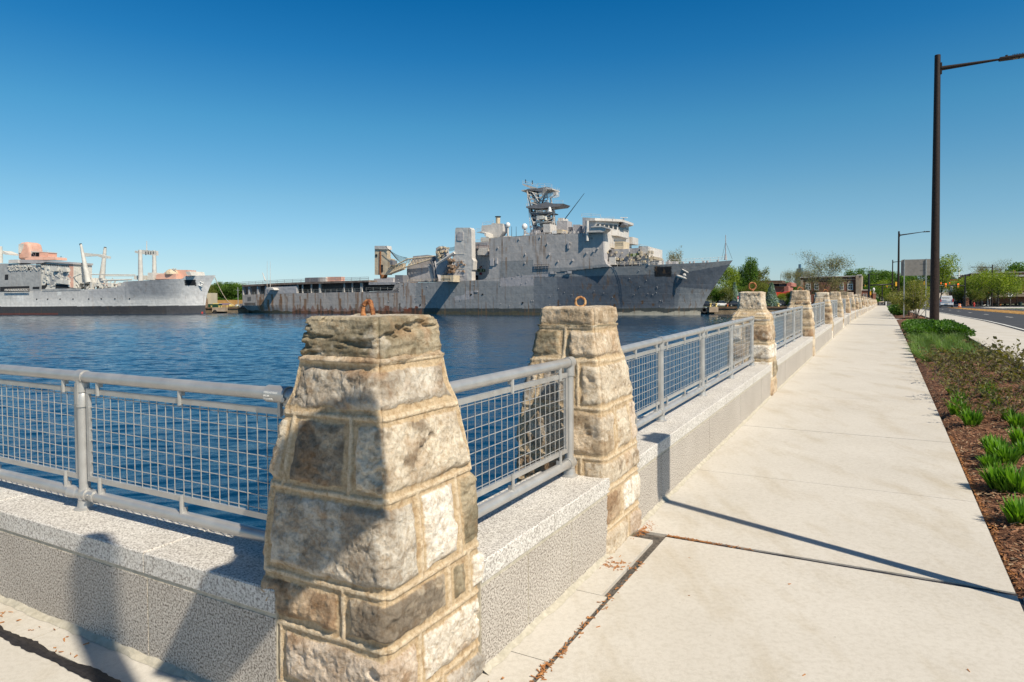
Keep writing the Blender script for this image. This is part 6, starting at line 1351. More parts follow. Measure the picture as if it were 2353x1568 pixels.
# blank sign seen from behind
sp_ = empty('road_sign', W(50.3, 1.15, zs(50)), -TH, 'large blank aluminium road sign seen from behind on two galvanised posts', 'road sign')
zb_ = zat(2100, 634, 43.5)-zs(50); zt_ = zat(2100, 597, 43.5)-zs(50)
wL, wR = -.20, 1.52
bd = MB(); c_ = .07; bd.prism([(wL+c_, zb_), (wR-c_, zb_), (wR, zb_+c_), (wR, zt_-c_), (wR-c_, zt_), (wL+c_, zt_), (wL, zt_-c_), (wL, zb_+c_)], 0, .004); bd.build('sign_board', MT['alu'], sp_)
for x in (0.0, 1.20):
    MB().box(x-.032, x+.032, -.055, -.006, -.4, zt_+.02).build('sign_post', MT['galv'], sp_)
for z in (zb_+.33, zt_-.32): MB().box(.86, 1.16, -.006, -.002, z, z+.02).build('slot', MT['black'], sp_)
# sign post added just out of view on the right to throw the thin shadow across the walk
o = empty('sign_post', W(4.28, 1.14, 0), -TH, 'small sign on a thin steel post added out of view to shade the walk', 'sign'); MB().cyl((0, 0, 0), (0, 0, 3.75), .044, .044, 12).build('post', MT['galv'], o, True, 40); MB().box(-.05, .05, -.16, .16, 3.15, 3.7, None, .01).build('sign_plate', MT['alu'], o); MB().lathe((0, 0, 0), [(.12, 0), (.12, .02), (.05, .05)], 12).build('base', MT['galv'], o)
# post added out of view by the camera, its board cut to cast the corner pillar's shadow
D3 = np.array([SX*math.cos(SUN_EL), SY*math.cos(SUN_EL), math.sin(SUN_EL)]); h2 = np.array([SX, SY, 0]); q2 = np.array([-SY, SX, 0])
POST = W(1.857-.35*4.4, -3.42+.936*4.4, 0)
def onwall(x, y, s): d = ray(x, y); Sv = W(1, 0, 0); t = (s-EY@Sv)/(d@Sv); return EY+d*t
PLD = .8
def toplate(P, off=PLD): k = ((POST-h2*off)-P)@h2/(D3@h2); Q = P+D3*k; return float((Q-POST)@q2), float(Q[2])
poly_ = [toplate(onwall(x, y, s)) for x, y, s in ((738, 936, 1.93), (765, 905, 1.93), (805, 884, 1.93), (850, 885, 1.93), (884, 912, 1.93), (896, 960, 1.92), (905, 1165, 1.89), (705, 1345, 1.87), (620, 1450, 1.87), (500, 1590, 1.857), (330, 1610, 1.857), (480, 1312, 1.857), (600, 1150, 1.87), (650, 1000, 1.9))]
SGN = -1 if (np.array([-q2[1], q2[0]])@h2[:2]) > 0 else 1
bp = empty('shadow_post', POST, math.atan2(q2[1], q2[0]), 'added tall post with a board cut to cast the pillar shadow, out of view', 'shadow post')
colx = [toplate(onwall(x, 1380, 1.857), 0)[0] for x in (170, 262)]
MB().cyl(((colx[0]+colx[1])/2, 0, 0), ((colx[0]+colx[1])/2, 0, 5.15), abs(colx[1]-colx[0])*.62, abs(colx[1]-colx[0])*.62, 16).build('post', MT['galv'], bp, True, 40)
if sum(poly_[i][0]*poly_[(i+1) % len(poly_)][1]-poly_[(i+1) % len(poly_)][0]*poly_[i][1] for i in range(len(poly_))) < 0: poly_ = poly_[::-1]
MB().prism(poly_, PLD*SGN-.015, PLD*SGN+.015).build('board', MT['alu'], bp)
px_ = max(poly_, key=lambda q: q[1]); MB().cyl(((colx[0]+colx[1])/2, 0, px_[1]-.06), (px_[0], PLD*SGN, px_[1]-.06), .016, .016, 6).build('bracket', MT['galv'], bp)
print('PLATE', [(round(a, 2), round(b, 2)) for a, b in poly_], colx, POST)
# traffic signals
def emis(name, c, s):
    m, n, p = newmat(name); p.inputs['Base Color'].default_value = (*c, 1); p.inputs['Emission Color'].default_value = (*c, 1); p.inputs['Emission Strength'].default_value = s; return m
MT['lit'] = emis('lit red lens', (1, .03, .02), 2.2); MT['lens'] = simple('dark lens', (.06, .02, .01), .3)
def signal(parent, x, z, h, mode='front', back='yellow', y=0, n=3):
    w_ = h*.36; mb = MB().box(x-w_/2, x+w_/2, y-.12, y+.12, z-h/2, z+h/2, None, .02); o = mb.build('signal_head', MT[back], parent)
    for i in range(n):
        zz = z+h/2-h*(i+.5)/n; r = min(w_, h/n)*.40
        if mode == 'front': MB().cyl((x, y-.125, zz), (x, y-.14, zz), r, r, 14).build('lens', MT['lit'] if i == 0 else MT['lens'], o); 
        mb = MB(); mb.tube([(x+r*1.1*math.cos(a), y-.22, zz+r*1.1*math.sin(a)) for a in [math.pi*k/6 for k in range(7)]], .012, 4); mb.build('visor', MT['black'] if mode != 'front' else MT[back], o)
    return o
def mast(K, bx, by, ty, arms, label, rz=0, r=.16, base=None):
    p = G_(K, bx, by) if base is None else base; Y = p[1]; p[2] -= .2; H = zat(*px(K, bx, ty), Y)-p[2]; e = empty('signal_mast', p, 0, label, 'traffic signal', 'traffic signals at the junction')
    MB().cyl((0, 0, 0), (0, 0, H), r, r*.7, 12).build('pole', MT['black'], e, True, 40)
    for (xa, ya, xb, yb, ra, sig) in arms:
        A = plc(K, xa, ya, Y)-p; B = plc(K, xb, yb, Y)-p; MB().cyl((0, 0, A[2]), tuple(B), ra, ra*.7, 8).build('mast_arm', MT['black'], e, True)
        for (sx, sy, hp, mode, back) in sig: q = plc(K, sx, sy, Y)-p; hh = abs(plc(K, sx, sy-hp, Y)[2]-p[2]-q[2]); signal(e, q[0], q[2], hh, mode, back, -.2)
    return e
mast(KR, 870, 1155, 365, [(860, 648, -300, 648, .16, [(370, 645, 108, 'front', 'yellow'), (680, 645, 108, 'front', 'yellow')]), (860, 385, 625, 388, .06, [])], 'black signal mast on the right with long arm carrying two red signals', r=.22)
mast(KR, 650, 1130, 465, [(650, 600, 20, 600, .10, [(470, 595, 62, 'front', 'yellow'), (255, 600, 62, 'front', 'yellow'), (178, 590, 70, 'side', 'yellow')]), (650, 480, 475, 482, .06, [])], 'farther thin signal mast with small red signals behind the right mast', r=.12, base=np.array([atY(*px(KR, 650, 1130), 214), 214, -1.5]))
mast(KL, 465, 935, 345, [(490, 630, 1100, 600, .17, [(1120, 600, 105, 'side', 'yellow')]), (480, 355, 690, 358, .06, []), (465, 830, 490, 830, .05, [(490, 830, 90, 'side', 'yellow')])], 'thick black signal mast left of the far road with long arm', r=.26, base=np.array([atY(*px(KL, 465, 935), 160.), 160., -1.0]))
mast(KL, 795, 1015, 640, [(800, 690, 1090, 682, .10, [(900, 655, 50, 'side', 'yellow')])], 'short black signal mast standing on the far road edge', r=.2, base=np.array([atY(*px(KL, 795, 1015), 200.), 200., -1.3]))
mast(KL, 340, 740, 500, [(340, 650, 362, 650, .05, [(364, 650, 55, 'side', 'yellow')])], 'small black pole with one yellow signal left of the thick mast', r=.12, base=np.array([atY(*px(KL, 340, 740), 250), 250, -1.5]))
mast(KL, 1818, 900, 500, [(1818, 600, 1700, 600, .08, [(1818, 560, 60, 'side', 'yellow'), (1815, 620, 70, 'side', 'yellow')])], 'signal pole seen between the posts of the blank sign', r=.12, base=np.array([atY(*px(KL, 1818, 900), 205), 205, -1.4]))
mast(KR, 1470, 1150, 700, [(1470, 845, 1440, 845, .05, [(1450, 842, 105, 'side', 'yellow')]), (1470, 855, 1500, 855, .05, [(1508, 855, 45, 'side', 'yellow')])], 'black pole with yellow pedestrian signals left of the right lamp post', r=.10)
mast(KR, 1280, 1155, 680, [(1280, 850, 1230, 850, .05, [(1284, 852, 50, 'side', 'yellow'), (1238, 855, 45, 'side', 'black')])], 'thin black pole with small yellow signal under the trees', r=.10)
mast(KR, 1200, 1155, 720, [(1200, 840, 1180, 840, .05, [(1180, 840, 80, 'side', 'redboard')])], 'thin black pole with dark orange signal under the trees', r=.09)
for i, (x, yt, yb) in enumerate([(1005, 730, 1140), (1075, 800, 1140), (1625, 860, 1140), (2170, 760, 1150), (1655, 900, 1150)]):
    p = G_(KR, x, yb); p[2] -= .2; H = zat(*px(KR, x, yt), p[1])-p[2]; tag(MB().cyl(p, p+np.array([0, 0, H]), .09, .06, 8).build('post', MT['black'], None, True), '%s slim black post from the left among the junction trees' % ORD[i], 'post', 'slim black posts at the junction')
for i, (x, yt, yb, mt) in enumerate([(1440, 890, 1150, 'white'), (1308, 880, 1135, 'galv'), (2258, 790, 1050, 'white')]):
    p = G_(KR, x, yb); p[2] -= .1; H = zat(*px(KR, x, yt), p[1])-p[2]; e = empty('post', p, 0, ['white post left of the black pole with yellow signals', 'pale green-grey post under the trees', 'white post with a small box head by the brick building'][i], 'post', 'pale posts'); MB().cyl((0, 0, 0), (0, 0, H), .12, .10, 8).build('shaft', MT[mt], e, True); MB().lathe((0, 0, 0), [(.22, 0), (.22, .15), (.12, .3)], 10).build('base', MT[mt], e)
    if i == 2: MB().box(-.1, .5, -.15, .15, H-.15, H+.1).build('lamp_head', MT['white'], e)
def gooseneck(K, bx, by, pts, label, rad=.10, base=None):
    p = G_(K, bx, by) if base is None else base; Y = p[1]; P = [(0, 0, 0)]+[tuple(plc(K, x, y, Y)-p) for x, y in pts]; e = empty('street_light', p, 0, label, 'street light', 'pale curved street lights')
    MB().tube(P, [rad*1.3]+[rad*(1-.5*k/len(pts)) for k in range(len(pts))], 8).build('curved_pole', MT['galv'], e, True); q = P[-1]; sgn = 1 if P[-1][0] > P[-2][0] else -1
    MB().sph((q[0]+sgn*.25, 0, q[2]-.03), .35, 10, 6, -1, .3).build('lamp_head', MT['sgl'], e, True); return e
gooseneck(KR, 758, 1110, [(765, 500), (758, 470), (735, 445), (690, 425), (640, 415), (590, 414)], 'pale curved street light left of the right signal mast')
gooseneck(KR, 955, 1120, [(968, 480), (955, 450), (925, 415), (880, 390), (830, 378), (780, 375)], 'pale curved street light just right of the right signal mast')
gooseneck(KR, 1226, 700, [(1228, 270), (1240, 235), (1270, 212), (1315, 204)], 'thin curved street light above the right brick roof', .12, np.array([atY(*px(KR, 1226, 700), 300), 300, -1.6]))
gooseneck(KL, 468, 560, [(468, 200), (470, 170), (490, 163), (535, 165)], 'thin square-bent street light above the thick signal mast', .12, np.array([atY(*px(KL, 468, 560), 330), 330, -1.6]))
gooseneck(KB, 1752, 600, [(1752, 290), (1757, 262), (1770, 243), (1785, 240)], 'curved street light above the red building', .14, np.array([atY(*px(KB, 1752, 600), 380), 380, -1.6]))
for i, (K, x, yt, Y) in enumerate([(KB, 1368, 250, 420), (KR, 715, 185, 420), (KR, 727, 250, 460)]): tag(MB().cyl((atY(*px(K, x, 600), Y), Y, -1.6), (atY(*px(K, x, 600), Y), Y, zat(*px(K, x, yt), Y)), .3, .15, 6).build('light_mast', MT['galv'], None, True), ['faint tall light mast far behind the red building', 'thin tall mast above the overpass', 'white tall mast above the overpass, right of the thin one'][i], 'light mast')
# hydrants, barrel, bin, bollards
def hydrant(p, h, mt, label):
    r = h*.16; e = empty('fire_hydrant', p, 0, label, 'fire hydrant', 'fire hydrants'); MB().lathe((0, 0, 0), [(r*1.5, 0), (r*1.5, h*.06), (r, h*.08), (r, h*.7), (r*1.25, h*.72), (r*1.2, h*.78), (r*.8, h*.92), (r*.25, h)], 12).build('body', MT[mt], e, True, 40); MB().cyl((-r*1.9, 0, h*.55), (r*1.9, 0, h*.55), r*.5, r*.5, 8).build('side_outlets', MT[mt], e, True, 40); MB().cyl((0, -r*1.7, h*.5), (0, 0, h*.5), r*.6, r*.6, 8).build('front_outlet', MT[mt], e, True, 40)
MT['orange'] = simple('orange paint', (.85, .22, .02), .5); MT['amber'] = simple('yellow paint', (.80, .62, .22), .6)
def hh(K, x, yt, yb, Y=None):
    p = G_(K, x, yb) if Y is None else np.array([atY(*px(K, x, yb), Y), Y, zat(*px(K, x, yb), Y)]); return p, zat(*px(K, x, yt), p[1])-p[2]
p, h = hh(KR, 1100, 1065, 1168); hydrant(p, h, 'red', 'bright red fire hydrant at the right corner of the junction')
p, h = hh(KR, 1766, 1100, 1162); hydrant(p, h, 'orange', 'orange fire hydrant on the lawn beside the tree trunk')
p, h = hh(KB, 755, 838, 880, 198); hydrant(p, h, 'orange', 'small orange fire hydrant on the far quay')
p, h = hh(KR, 740, 1100, 1188); e = empty('traffic_barrel', p, 0, 'orange and white traffic barrel at the road edge near the van', 'traffic barrel'); MB().lathe((0, 0, 0), [(.32, 0), (.32, .08), (.24, .1), (.18, h)], 14).build('barrel', MT['orange'], e, True, 40)
for k in (.35, .65): MB().lathe((0, 0, h*k), [(.25-.06*k, 0), (.24-.06*k, h*.12)], 14).build('white_band', MT['white'], e, True)
MT['bin'] = simple('dark green bin', (.01, .035, .025), .5); p, h = hh(KR, 2252, 1058, 1152); e = empty('litter_bin', p, 0, 'dark green litter bin on the lawn at the right', 'litter bin'); MB().lathe((0, 0, 0), [(.85*h/1.3*.55, 0), (.95*h/1.3*.6, h*.85), (h*.5, h*.87)], 16).build('body', MT['bin'], e, True, 30); MB().lathe((0, 0, h*.88), [(h*.52, 0), (h*.5, h*.1), (h*.2, h*.12)], 16).build('lid', MT['bin'], e, True, 30)
def bollard(p, h, mt, label, grp): e = empty('mooring_bollard', p, 0, label, 'bollard', grp); MB().lathe((0, 0, 0), [(h*.33, 0), (h*.28, h*.1), (h*.26, h*.65), (h*.42, h*.75), (h*.42, h*.95), (h*.2, h)], 12).build('column', MT[mt], e, True, 40)
for i, x in enumerate([505, 750, 820, 1000, 1340]): p, h = hh(K7, x, 968, 1043, 250.8); bollard(p, h, 'amber', '%s yellow mooring bollard from the left on the pier between the ships' % ORD[i], 'yellow mooring bollards')
for i, (x, lb) in enumerate([(430, 'yellow mooring bollard on the quay beside the dark car'), (540, 'yellow mooring bollard above the end of the concrete quay step'), (1710, 'yellow mooring bollard on the quay under the larger spruce'), (1012, 'small pale mooring bollard right of the round red sign')]): p, h = hh(KB, x, 820 if i < 3 else 828, 880, 196.5); bollard(p, h, 'amber', lb, 'yellow mooring bollards')
p, h = hh(KB, 958, 685, 870, 199); e = empty('traffic_sign', p, 0, 'round red no-entry sign above a white plate on the far quay', 'traffic sign'); MB().cyl((0, 0, 0), (0, 0, h), .05, .05, 6).build('post', MT['galv'], e); r_ = abs(zat(*px(KB, 958, 685), 199)-zat(*px(KB, 958, 737), 199))/2; dd = MB().cyl((0, -.05, h-r_), (0, -.09, h-r_), r_, r_, 20).build('sign_disc', simple('sign red', (.55, .05, .07)), e); MB().box(-r_*.65, r_*.65, -.11, -.09, h-r_*1.15, h-r_*.85).build('white_bar', MT['white'], dd); MB().box(-r_*.7, r_*.7, -.08, -.05, h-r_*4, h-r_*2.3).build('sign_plate', MT['white'], e)
def board(K, x0, x1, y0, y1, yb, label, cat='traffic sign'):
    p = G_(K, (x0+x1)/2, yb); Y = p[1]; e = empty('traffic_sign', p, 0, label, cat, 'white traffic signs'); a = atY(*px(K, x0, y0), Y)-p[0]; b = atY(*px(K, x1, y0), Y)-p[0]; z0 = zat(*px(K, x0, y1), Y)-p[2]; z1 = zat(*px(K, x0, y0), Y)-p[2]
    MB().cyl((0, 0, 0), (0, 0, z1), .06, .06, 6).build('post', MT['galv'], e); MB().box(a, b, -.10, -.07, z0, z1).build('sign_plate', MT['white'], e); return e, a, b, z0, z1
e, a, b, z0, z1 = board(KR, 1950, 2065, 818, 915, 1145, 'white sign with three spreading black arrows on the right lawn'); w_ = b-a; zc = (z0+z1)/2
for dx in (-.32, 0, .32): 
    mb = MB(); q = (a+w_*(.5+dx*1.0), -.13, z1-w_*.22-abs(dx)*w_*.3); mb.tube([(a+w_*(.5+dx*.15), -.13, z0+w_*.1), (a+w_*(.5+dx*.5), -.13, zc-w_*.02), q], w_*.04, 5); mb.cyl(q, (q[0]+dx*w_*.35, -.13, q[2]+w_*(.14-.1*abs(dx)*2)), w_*.11, .001, 6); mb.build('arrow', MT['black'], e)
e, a, b, z0, z1 = board(KR, 1472, 1548, 903, 973, 1150, 'small white sign with black figures between the signal pole and the right lamp post')
text('24', (z1-z0)*.85, MT['black'], e, ((a+b)/2, -.12, z0+(z1-z0)*.2), (math.pi/2, 0, 0), .004, 'CENTER')
# barrier at the end of the walk
Y = 186.; e = empty('barrier', (atY(*px(KL, 780, 1130), Y), Y, -1.3), 0, 'low rail barrier with black and white posts closing the far end of the walk', 'barrier')
for x, mt, yt in ((857, 'black', 1022), (890, 'white', 1035), (700, 'black', 1040)): q = plc(KL, x, 1130, Y)-np.array(e.location); MB().box(q[0]-.12, q[0]+.12, -.1, .1, 0, zat(*px(KL, x, yt), Y)+1.3).build('post', MT[mt], e)
q0 = plc(KL, 690, 1048, Y)-np.array(e.location); q1_ = plc(KL, 860, 1036, Y)-np.array(e.location); MB().cyl(tuple(q0), tuple(q1_), .09, .09, 8).build('rail', MT['sgc'], e)

# ================================================================ vehicles
def car(name, p, rz, L, Wd, H, mt, label, kind='car', cat='car', rear=True):
    """x forward; rear end at -L/2"""
    e = empty(name, p, rz, label, cat, 'vehicles on the road and quay'); hw = Wd/2; h1 = H*.55 if kind != 'van' else H*.5
    prof = {'car': [(-.5, .25), (-.49, .5), (-.44, .56), (.18, .54), (.47, .44), (.5, .3), (.5, .16), (-.5, .16)], 'suv': [(-.5, .2), (-.49, .55), (.2, .55), (.47, .47), (.5, .3), (.5, .16), (-.5, .16)], 'van': [(-.5, .2), (-.49, .58), (.25, .56), (.47, .44), (.5, .3), (.5, .14), (-.5, .14)]}[kind]
    roof = {'car': [(-.42, .55), (-.27, .97), (-.2, 1.0), (.0, 1.0), (.2, .54)], 'suv': [(-.485, .54), (-.42, .97), (-.38, 1.0), (.05, 1.0), (.24, .54)], 'van': [(-.492, .57), (-.475, .97), (-.45, 1.0), (.1, 1.0), (.3, .55)]}[kind]
    b = MB().prism([(x*L, z*H) for x, z in prof], -hw, hw).build('body', MT[mt], e); bv = b.modifiers.new('b', 'BEVEL'); bv.width = .06; bv.segments = 2
    c = MB(); n = len(roof); v = [(x*L, -hw*(.97 if z < .6 else .80), z*H) for x, z in roof]+[(x*L, hw*(.97 if z < .6 else .80), z*H) for x, z in roof]; c.add(v, [tuple(range(n)), tuple(range(2*n-1, n-1, -1))]+[(i, n+i, n+(i+1) % n, (i+1) % n) for i in range(n)]); cb = c.build('cabin', MT[mt] if kind == 'van' else MT['glass'], b)
    if kind != 'van': MB().box(roof[1][0]*L, roof[3][0]*L, -hw*.79, hw*.79, H*.985, H*1.01).build('roof', MT[mt], b)
    else: MB().box(.06*L, .22*L, -hw*.95, hw*.95, H*.6, H*.9).build('side_window', MT['glass'], b)
    if kind == 'car' or kind == 'suv': pass
    for x in (-.31, .31):
        for y in (-1, 1):
            wv = MB().cyl((x*L, y*hw*.82, H*.19), (x*L, y*hw*1.01, H*.19), H*.19, H*.19, 16).build('wheel', MT['rubber'], e, True, 40); MB().cyl((x*L, y*hw*1.01, H*.19), (x*L, y*hw*1.03, H*.19), H*.11, H*.10, 12).build('rim', MT['galv'], wv)
    for y in (-1, 1):
        hgt = (.5, .75) if kind == 'van' else (.42, .52)
        MB().box(-L*.505, -L*.485, min(y*hw*.99, y*hw*.86), max(y*hw*.99, y*hw*.86), H*hgt[0], H*hgt[1]).build('tail_light', MT['taillight'], e); MB().box(L*.485, L*.502, min(y*hw*.95, y*hw*.7), max(y*hw*.95, y*hw*.7), H*.33, H*.41).build('headlight', MT['white'], e)
    MB().box(-L*.508, -L*.49, -hw*.98, hw*.98, H*.16, H*.27).build('bumper', MT['black'], e); MB().box(-L*.512, -L*.5, -.22, .22, H*.34, H*.42).build('number_plate', MT['sgl'], e)
    return e
MT['taillight'] = simple('tail light red', (.7, .03, .03), .3); MT['carwhite'] = simple('white car paint', (.75, .75, .76), .25, 0, .97); MT['cardark'] = simple('dark blue car paint', (.02, .025, .04), .2); MT['carred'] = simple('dark red car paint', (.25, .03, .03), .25)
fwd = math.atan2(CT, ST)
p = gp(2174, 706.5); p[2] -= .13; v_ = car('van', p, fwd-.03, 5.4, 2.1, 2.35, 'carwhite', 'white delivery van seen from behind in the right lane, black lettering on its rear', 'van', 'van')
text('PENSKE', .36, MT['black'], v_, (-2.80, .82, 1.83), (math.pi/2, 0, -math.pi/2), .01, 'LEFT'); MB().box(-2.76, -2.7, -.8, .8, 1.35, 1.38).build('rear_trim', MT['galv'], v_)
p = gp(2153, 704.5); p[2] -= .13; car('car', p, fwd, 4.6, 1.85, 1.5, 'carwhite', 'white saloon car seen from behind, left of the white van'); 
p = gp(2176, 698.5); p = np.array([atY(2176, 698, 205.), 205., -1.5]); car('car', p, fwd, 4.8, 1.95, 2.0, 'cardark', 'dark car with red tail lights in front of the white van', 'suv')
p = np.array([atY(2146, 698, 198.), 198., -1.5]); car('car', p, fwd, 4.6, 1.85, 1.7, 'carwhite', 'second white car partly hidden beyond the white saloon', 'suv')
p = np.array([atY(*px(KR, 1945, 1140), 188.), 188., -1.42]); car('car', p, .1, 5.2, 2.0, 1.95, 'cardark', 'dark estate car parked across the lawn at the right', 'suv')
p = np.array([atY(*px(KL, 835, 830), 300.), 300., -.2]); car('car', p, fwd+math.pi, 5.2, 2.0, 2.2, 'cardark', 'dark pickup coming down the far left road', 'suv')
for (x, y, Y, mt, lab, k, rz) in ((360, 875, 200, 'cardark', 'black car parked on the quay right by the warship bow', 'suv', 0), (660, 865, 206, 'carwhite', 'white car parked under the dark trees on the quay', 'car', .1), (900, 868, 204, 'cardark', 'dark car parked behind the round red sign', 'car', 0), (1112, 860, 205, 'carwhite', 'white van-like car just left of the third stone pillar', 'suv', 1.3), (1772, 835, 207, 'cardark', 'dark blue car parked right of the larger spruce', 'suv', .1), (1600, 862, 204, 'carwhite', 'pale car parked low beneath the larger spruce', 'car', .2)):
    car('car', np.array([atY(*px(KB, x, y), Y), Y, -1.6]), rz, 4.8, 1.9, 1.75, mt, lab, k)
p = np.array([atY(*px(KB, 1780, 760), 225.), 225., -1.6]); e = empty('tent', p, 0, 'bright red canopies behind the dark blue car', 'canopy'); MB().prism([(-5, 3.0), (5.2, 3.0), (4.2, 4.4), (2, 4.6), (1, 4.1), (-1, 4.3), (-4.5, 4.2)], 0, 3).build('roof', MT['red'], e); [MB().cyl((x, 0, 0), (x, 0, 3), .08, .08, 6).build('pole', MT['galv'], e) for x in (-4.8, 5)]

# ================================================================ quay, buildings
def wallpoly(name, pts, z0, z1, th, m, label, cat):
    e = empty(name, (pts[0][0], pts[0][1], 0), 0, label, cat); o = np.array(pts[0]); v = []; n = len(pts)
    mb = MB(); mc = MB()
    for (a, b) in zip(pts[:-1], pts[1:]):
        a = np.array(a)-o; b = np.array(b)-o; d = (b-a)/np.linalg.norm(b-a); nn = np.array([-d[1], d[0]])*th; nf = np.array([d[1], -d[0]])*.35
        q = [a, b, b+nn, a+nn]; mb.add([(*p, z0) for p in q]+[(*p, z1-.5) for p in q], [(3, 2, 1, 0), (4, 5, 6, 7), (0, 1, 5, 4), (1, 2, 6, 5), (2, 3, 7, 6), (3, 0, 4, 7)])
        q = [a+nf, b+nf, b+nn, a+nn]; mc.add([(*p, z1-.496) for p in q]+[(*p, z1) for p in q], [(3, 2, 1, 0), (4, 5, 6, 7), (0, 1, 5, 4), (1, 2, 6, 5), (2, 3, 7, 6), (3, 0, 4, 7)])
    mb.build('wall_face', m, e); mc.build('edge_beam', MT['rustbeam'], e); return e
MT['rustbeam'] = M2('rusted edge beam', (.05, .03, .02), (.16, .10, .06), .6, .9)
wallpoly('quay_wall', [(-900, 275), (-113.5, 275)], -4.6, -1.55, 2, MT['concrete_old'], 'stained concrete quay wall behind the derelict ship', 'quay wall')
wallpoly('quay_wall', [(-113.5, 250), (-97.5, 250)], -4.6, -1.55, 2, MT['concrete_old'], 'tan stained pier face between the two ships', 'quay wall')
wallpoly('quay_wall', [(-97.5, 283), (-72, 283), (57, 216)], -4.6, -1.55, 2, MT['concrete_old'], 'quay wall along the far side of the grey warship', 'quay wall')
wallpoly('quay_wall', [(57, 195), (99.0, 195)], -4.6, -1.55, 2, MT['concrete_old'], 'rusty brown quay wall right of the warship bow', 'quay wall')
def quaystep(x0, x1, Y, lab, K, ya, yb): 
    o = MB().box(x0, x1, Y-2.5, Y-.4, -3.0, -1.5).build('quay_step', M2('tan concrete', (.30, .22, .15), (.42, .33, .24), .5, .9)); return tag(o, lab, 'quay step')
quaystep(atY(*px(K7, 550, 1100), 248), atY(*px(K7, 962, 1100), 248), 250, 'tan concrete block projecting from the pier between the ships', K7, 0, 0)
quaystep(atY(*px(KB, 400, 900), 193), atY(*px(KB, 570, 900), 193), 195, 'pale concrete block projecting from the quay by the warship bow', KB, 0, 0)
for K, x, y, Y, r_, lb in ((K7, 615, 1160, 247, .75, 'black tyre fender on the pier between the ships'), (KB, 312, 950, 192.3, .95, 'black tyre fender on the quay by the warship bow')):
    X, z = atY(*px(K, x, y), Y), zat(*px(K, x, y), Y); mb = MB(); mb.tube([(X+r_*.7*math.cos(a), Y, z+r_*.7*math.sin(a)) for a in [2*math.pi*k/20 for k in range(20)]], r_*.3, 8, True); tag(mb.build('tyre_fender', MT['rubber'], None, True), lb, 'tyre')
FL = Frame(-120, 262, 0, 0)
def thingbox(name, K, x0, x1, y0, y1, Y, d, mt, label, cat, group=None, bev=0):
    X0, X1 = atY(*px(K, x0, y1), Y), atY(*px(K, x1, y1), Y); z0, z1 = zat(*px(K, x0, y1), Y), zat(*px(K, x0, y0), Y); o = MB().box(X0, X1, Y, Y+d, min(z0, -1.6), z1, None, bev).build(name, MT[mt] if isinstance(mt, str) else mt); return tag(o, label, cat, group)
MT['cream'] = M2('cream cladding', (.52, .45, .32), (.60, .53, .40), .3, .8); MT['green'] = simple('dark green paint', (.01, .06, .035), .6); MT['blue'] = simple('blue tarpaulin', (.02, .12, .55), .6); MT['brick'] = None
thingbox('storage_shed', K7, 375, 492, 570, 1040, 262, 6, 'cream', 'tall narrow cream shed beside the white bow', 'shed'); thingbox('steel_plate', K7, 318, 366, 745, 1045, 256, 1, 'shiprust', 'rust-red upright steel sheet under the white bow', 'steel plate')
e = empty('green_container', (atY(*px(K7, 600, 1040), 258), 258, -1.6), 0, 'long dark green container with yellow and blue covers on top', 'container'); X0 = float(e.location[0])
for nm, x0, x1, y0, y1, mt in (('box', 385, 840, 918, 1042, 'green'), ('cover', 555, 745, 895, 917, 'amber'), ('cover', 750, 1028, 908, 930, 'blue')): o = MB().box(atY(*px(K7, x0, 1000), 258)-X0, atY(*px(K7, x1, 1000), 258)-X0, 0, 2.4, max(0, zat(*px(K7, x0, y1), 258)+1.6), zat(*px(K7, x0, y0), 258)+1.6).build(nm, MT[mt], e)
thingbox('wooden_crate', K7, 850, 962, 925, 1040, 252.5, 3, M2('plywood', (.30, .18, .08), (.42, .27, .14), 1, .8), 'tan plywood crate on the pier edge', 'crate'); thingbox('long_shed', K7, 655, 1330, 792, 900, 286, 8, M2('orange brown cladding', (.36, .19, .06), (.48, .28, .10), .4, .8), 'long low orange-brown shed in front of the far trees', 'shed'); thingbox('dark_container', K7, 1395, 1500, 905, 1000, 254, 3, 'sgd', 'dark container right behind the warship stern', 'container')
thingbox('tarpaulin_stack', K7, 1045, 1145, 920, 985, 262, 2, 'amber', 'bright yellow covered stack beside the plywood crate', 'covered stack', None, .3)
p, h = hh(K7, 1320, 925, 990, 256); o = MB().sph((p[0], 256, p[2]), abs(h)*1.2, 14, 6, 0, .9).build('tank', MT['galv'], None, True); tag(o, 'small grey domed tank on the far pier', 'tank')
o = empty('light_pole', (atY(*px(K7, 1350, 930), 262), 262, -1.6), 0, 'pale pole with a crossbar near the warship stern', 'pole'); hq_ = zat(*px(K7, 1350, 385), 262)+1.6; MB().cyl((0, 0, 0), (0, 0, hq_), .16, .12, 8).build('shaft', MT['galv'], o); MB().cyl((-.7, 0, hq_-1.2), (.7, 0, hq_-1.2), .08, .08, 6).build('crossbar', MT['galv'], o)
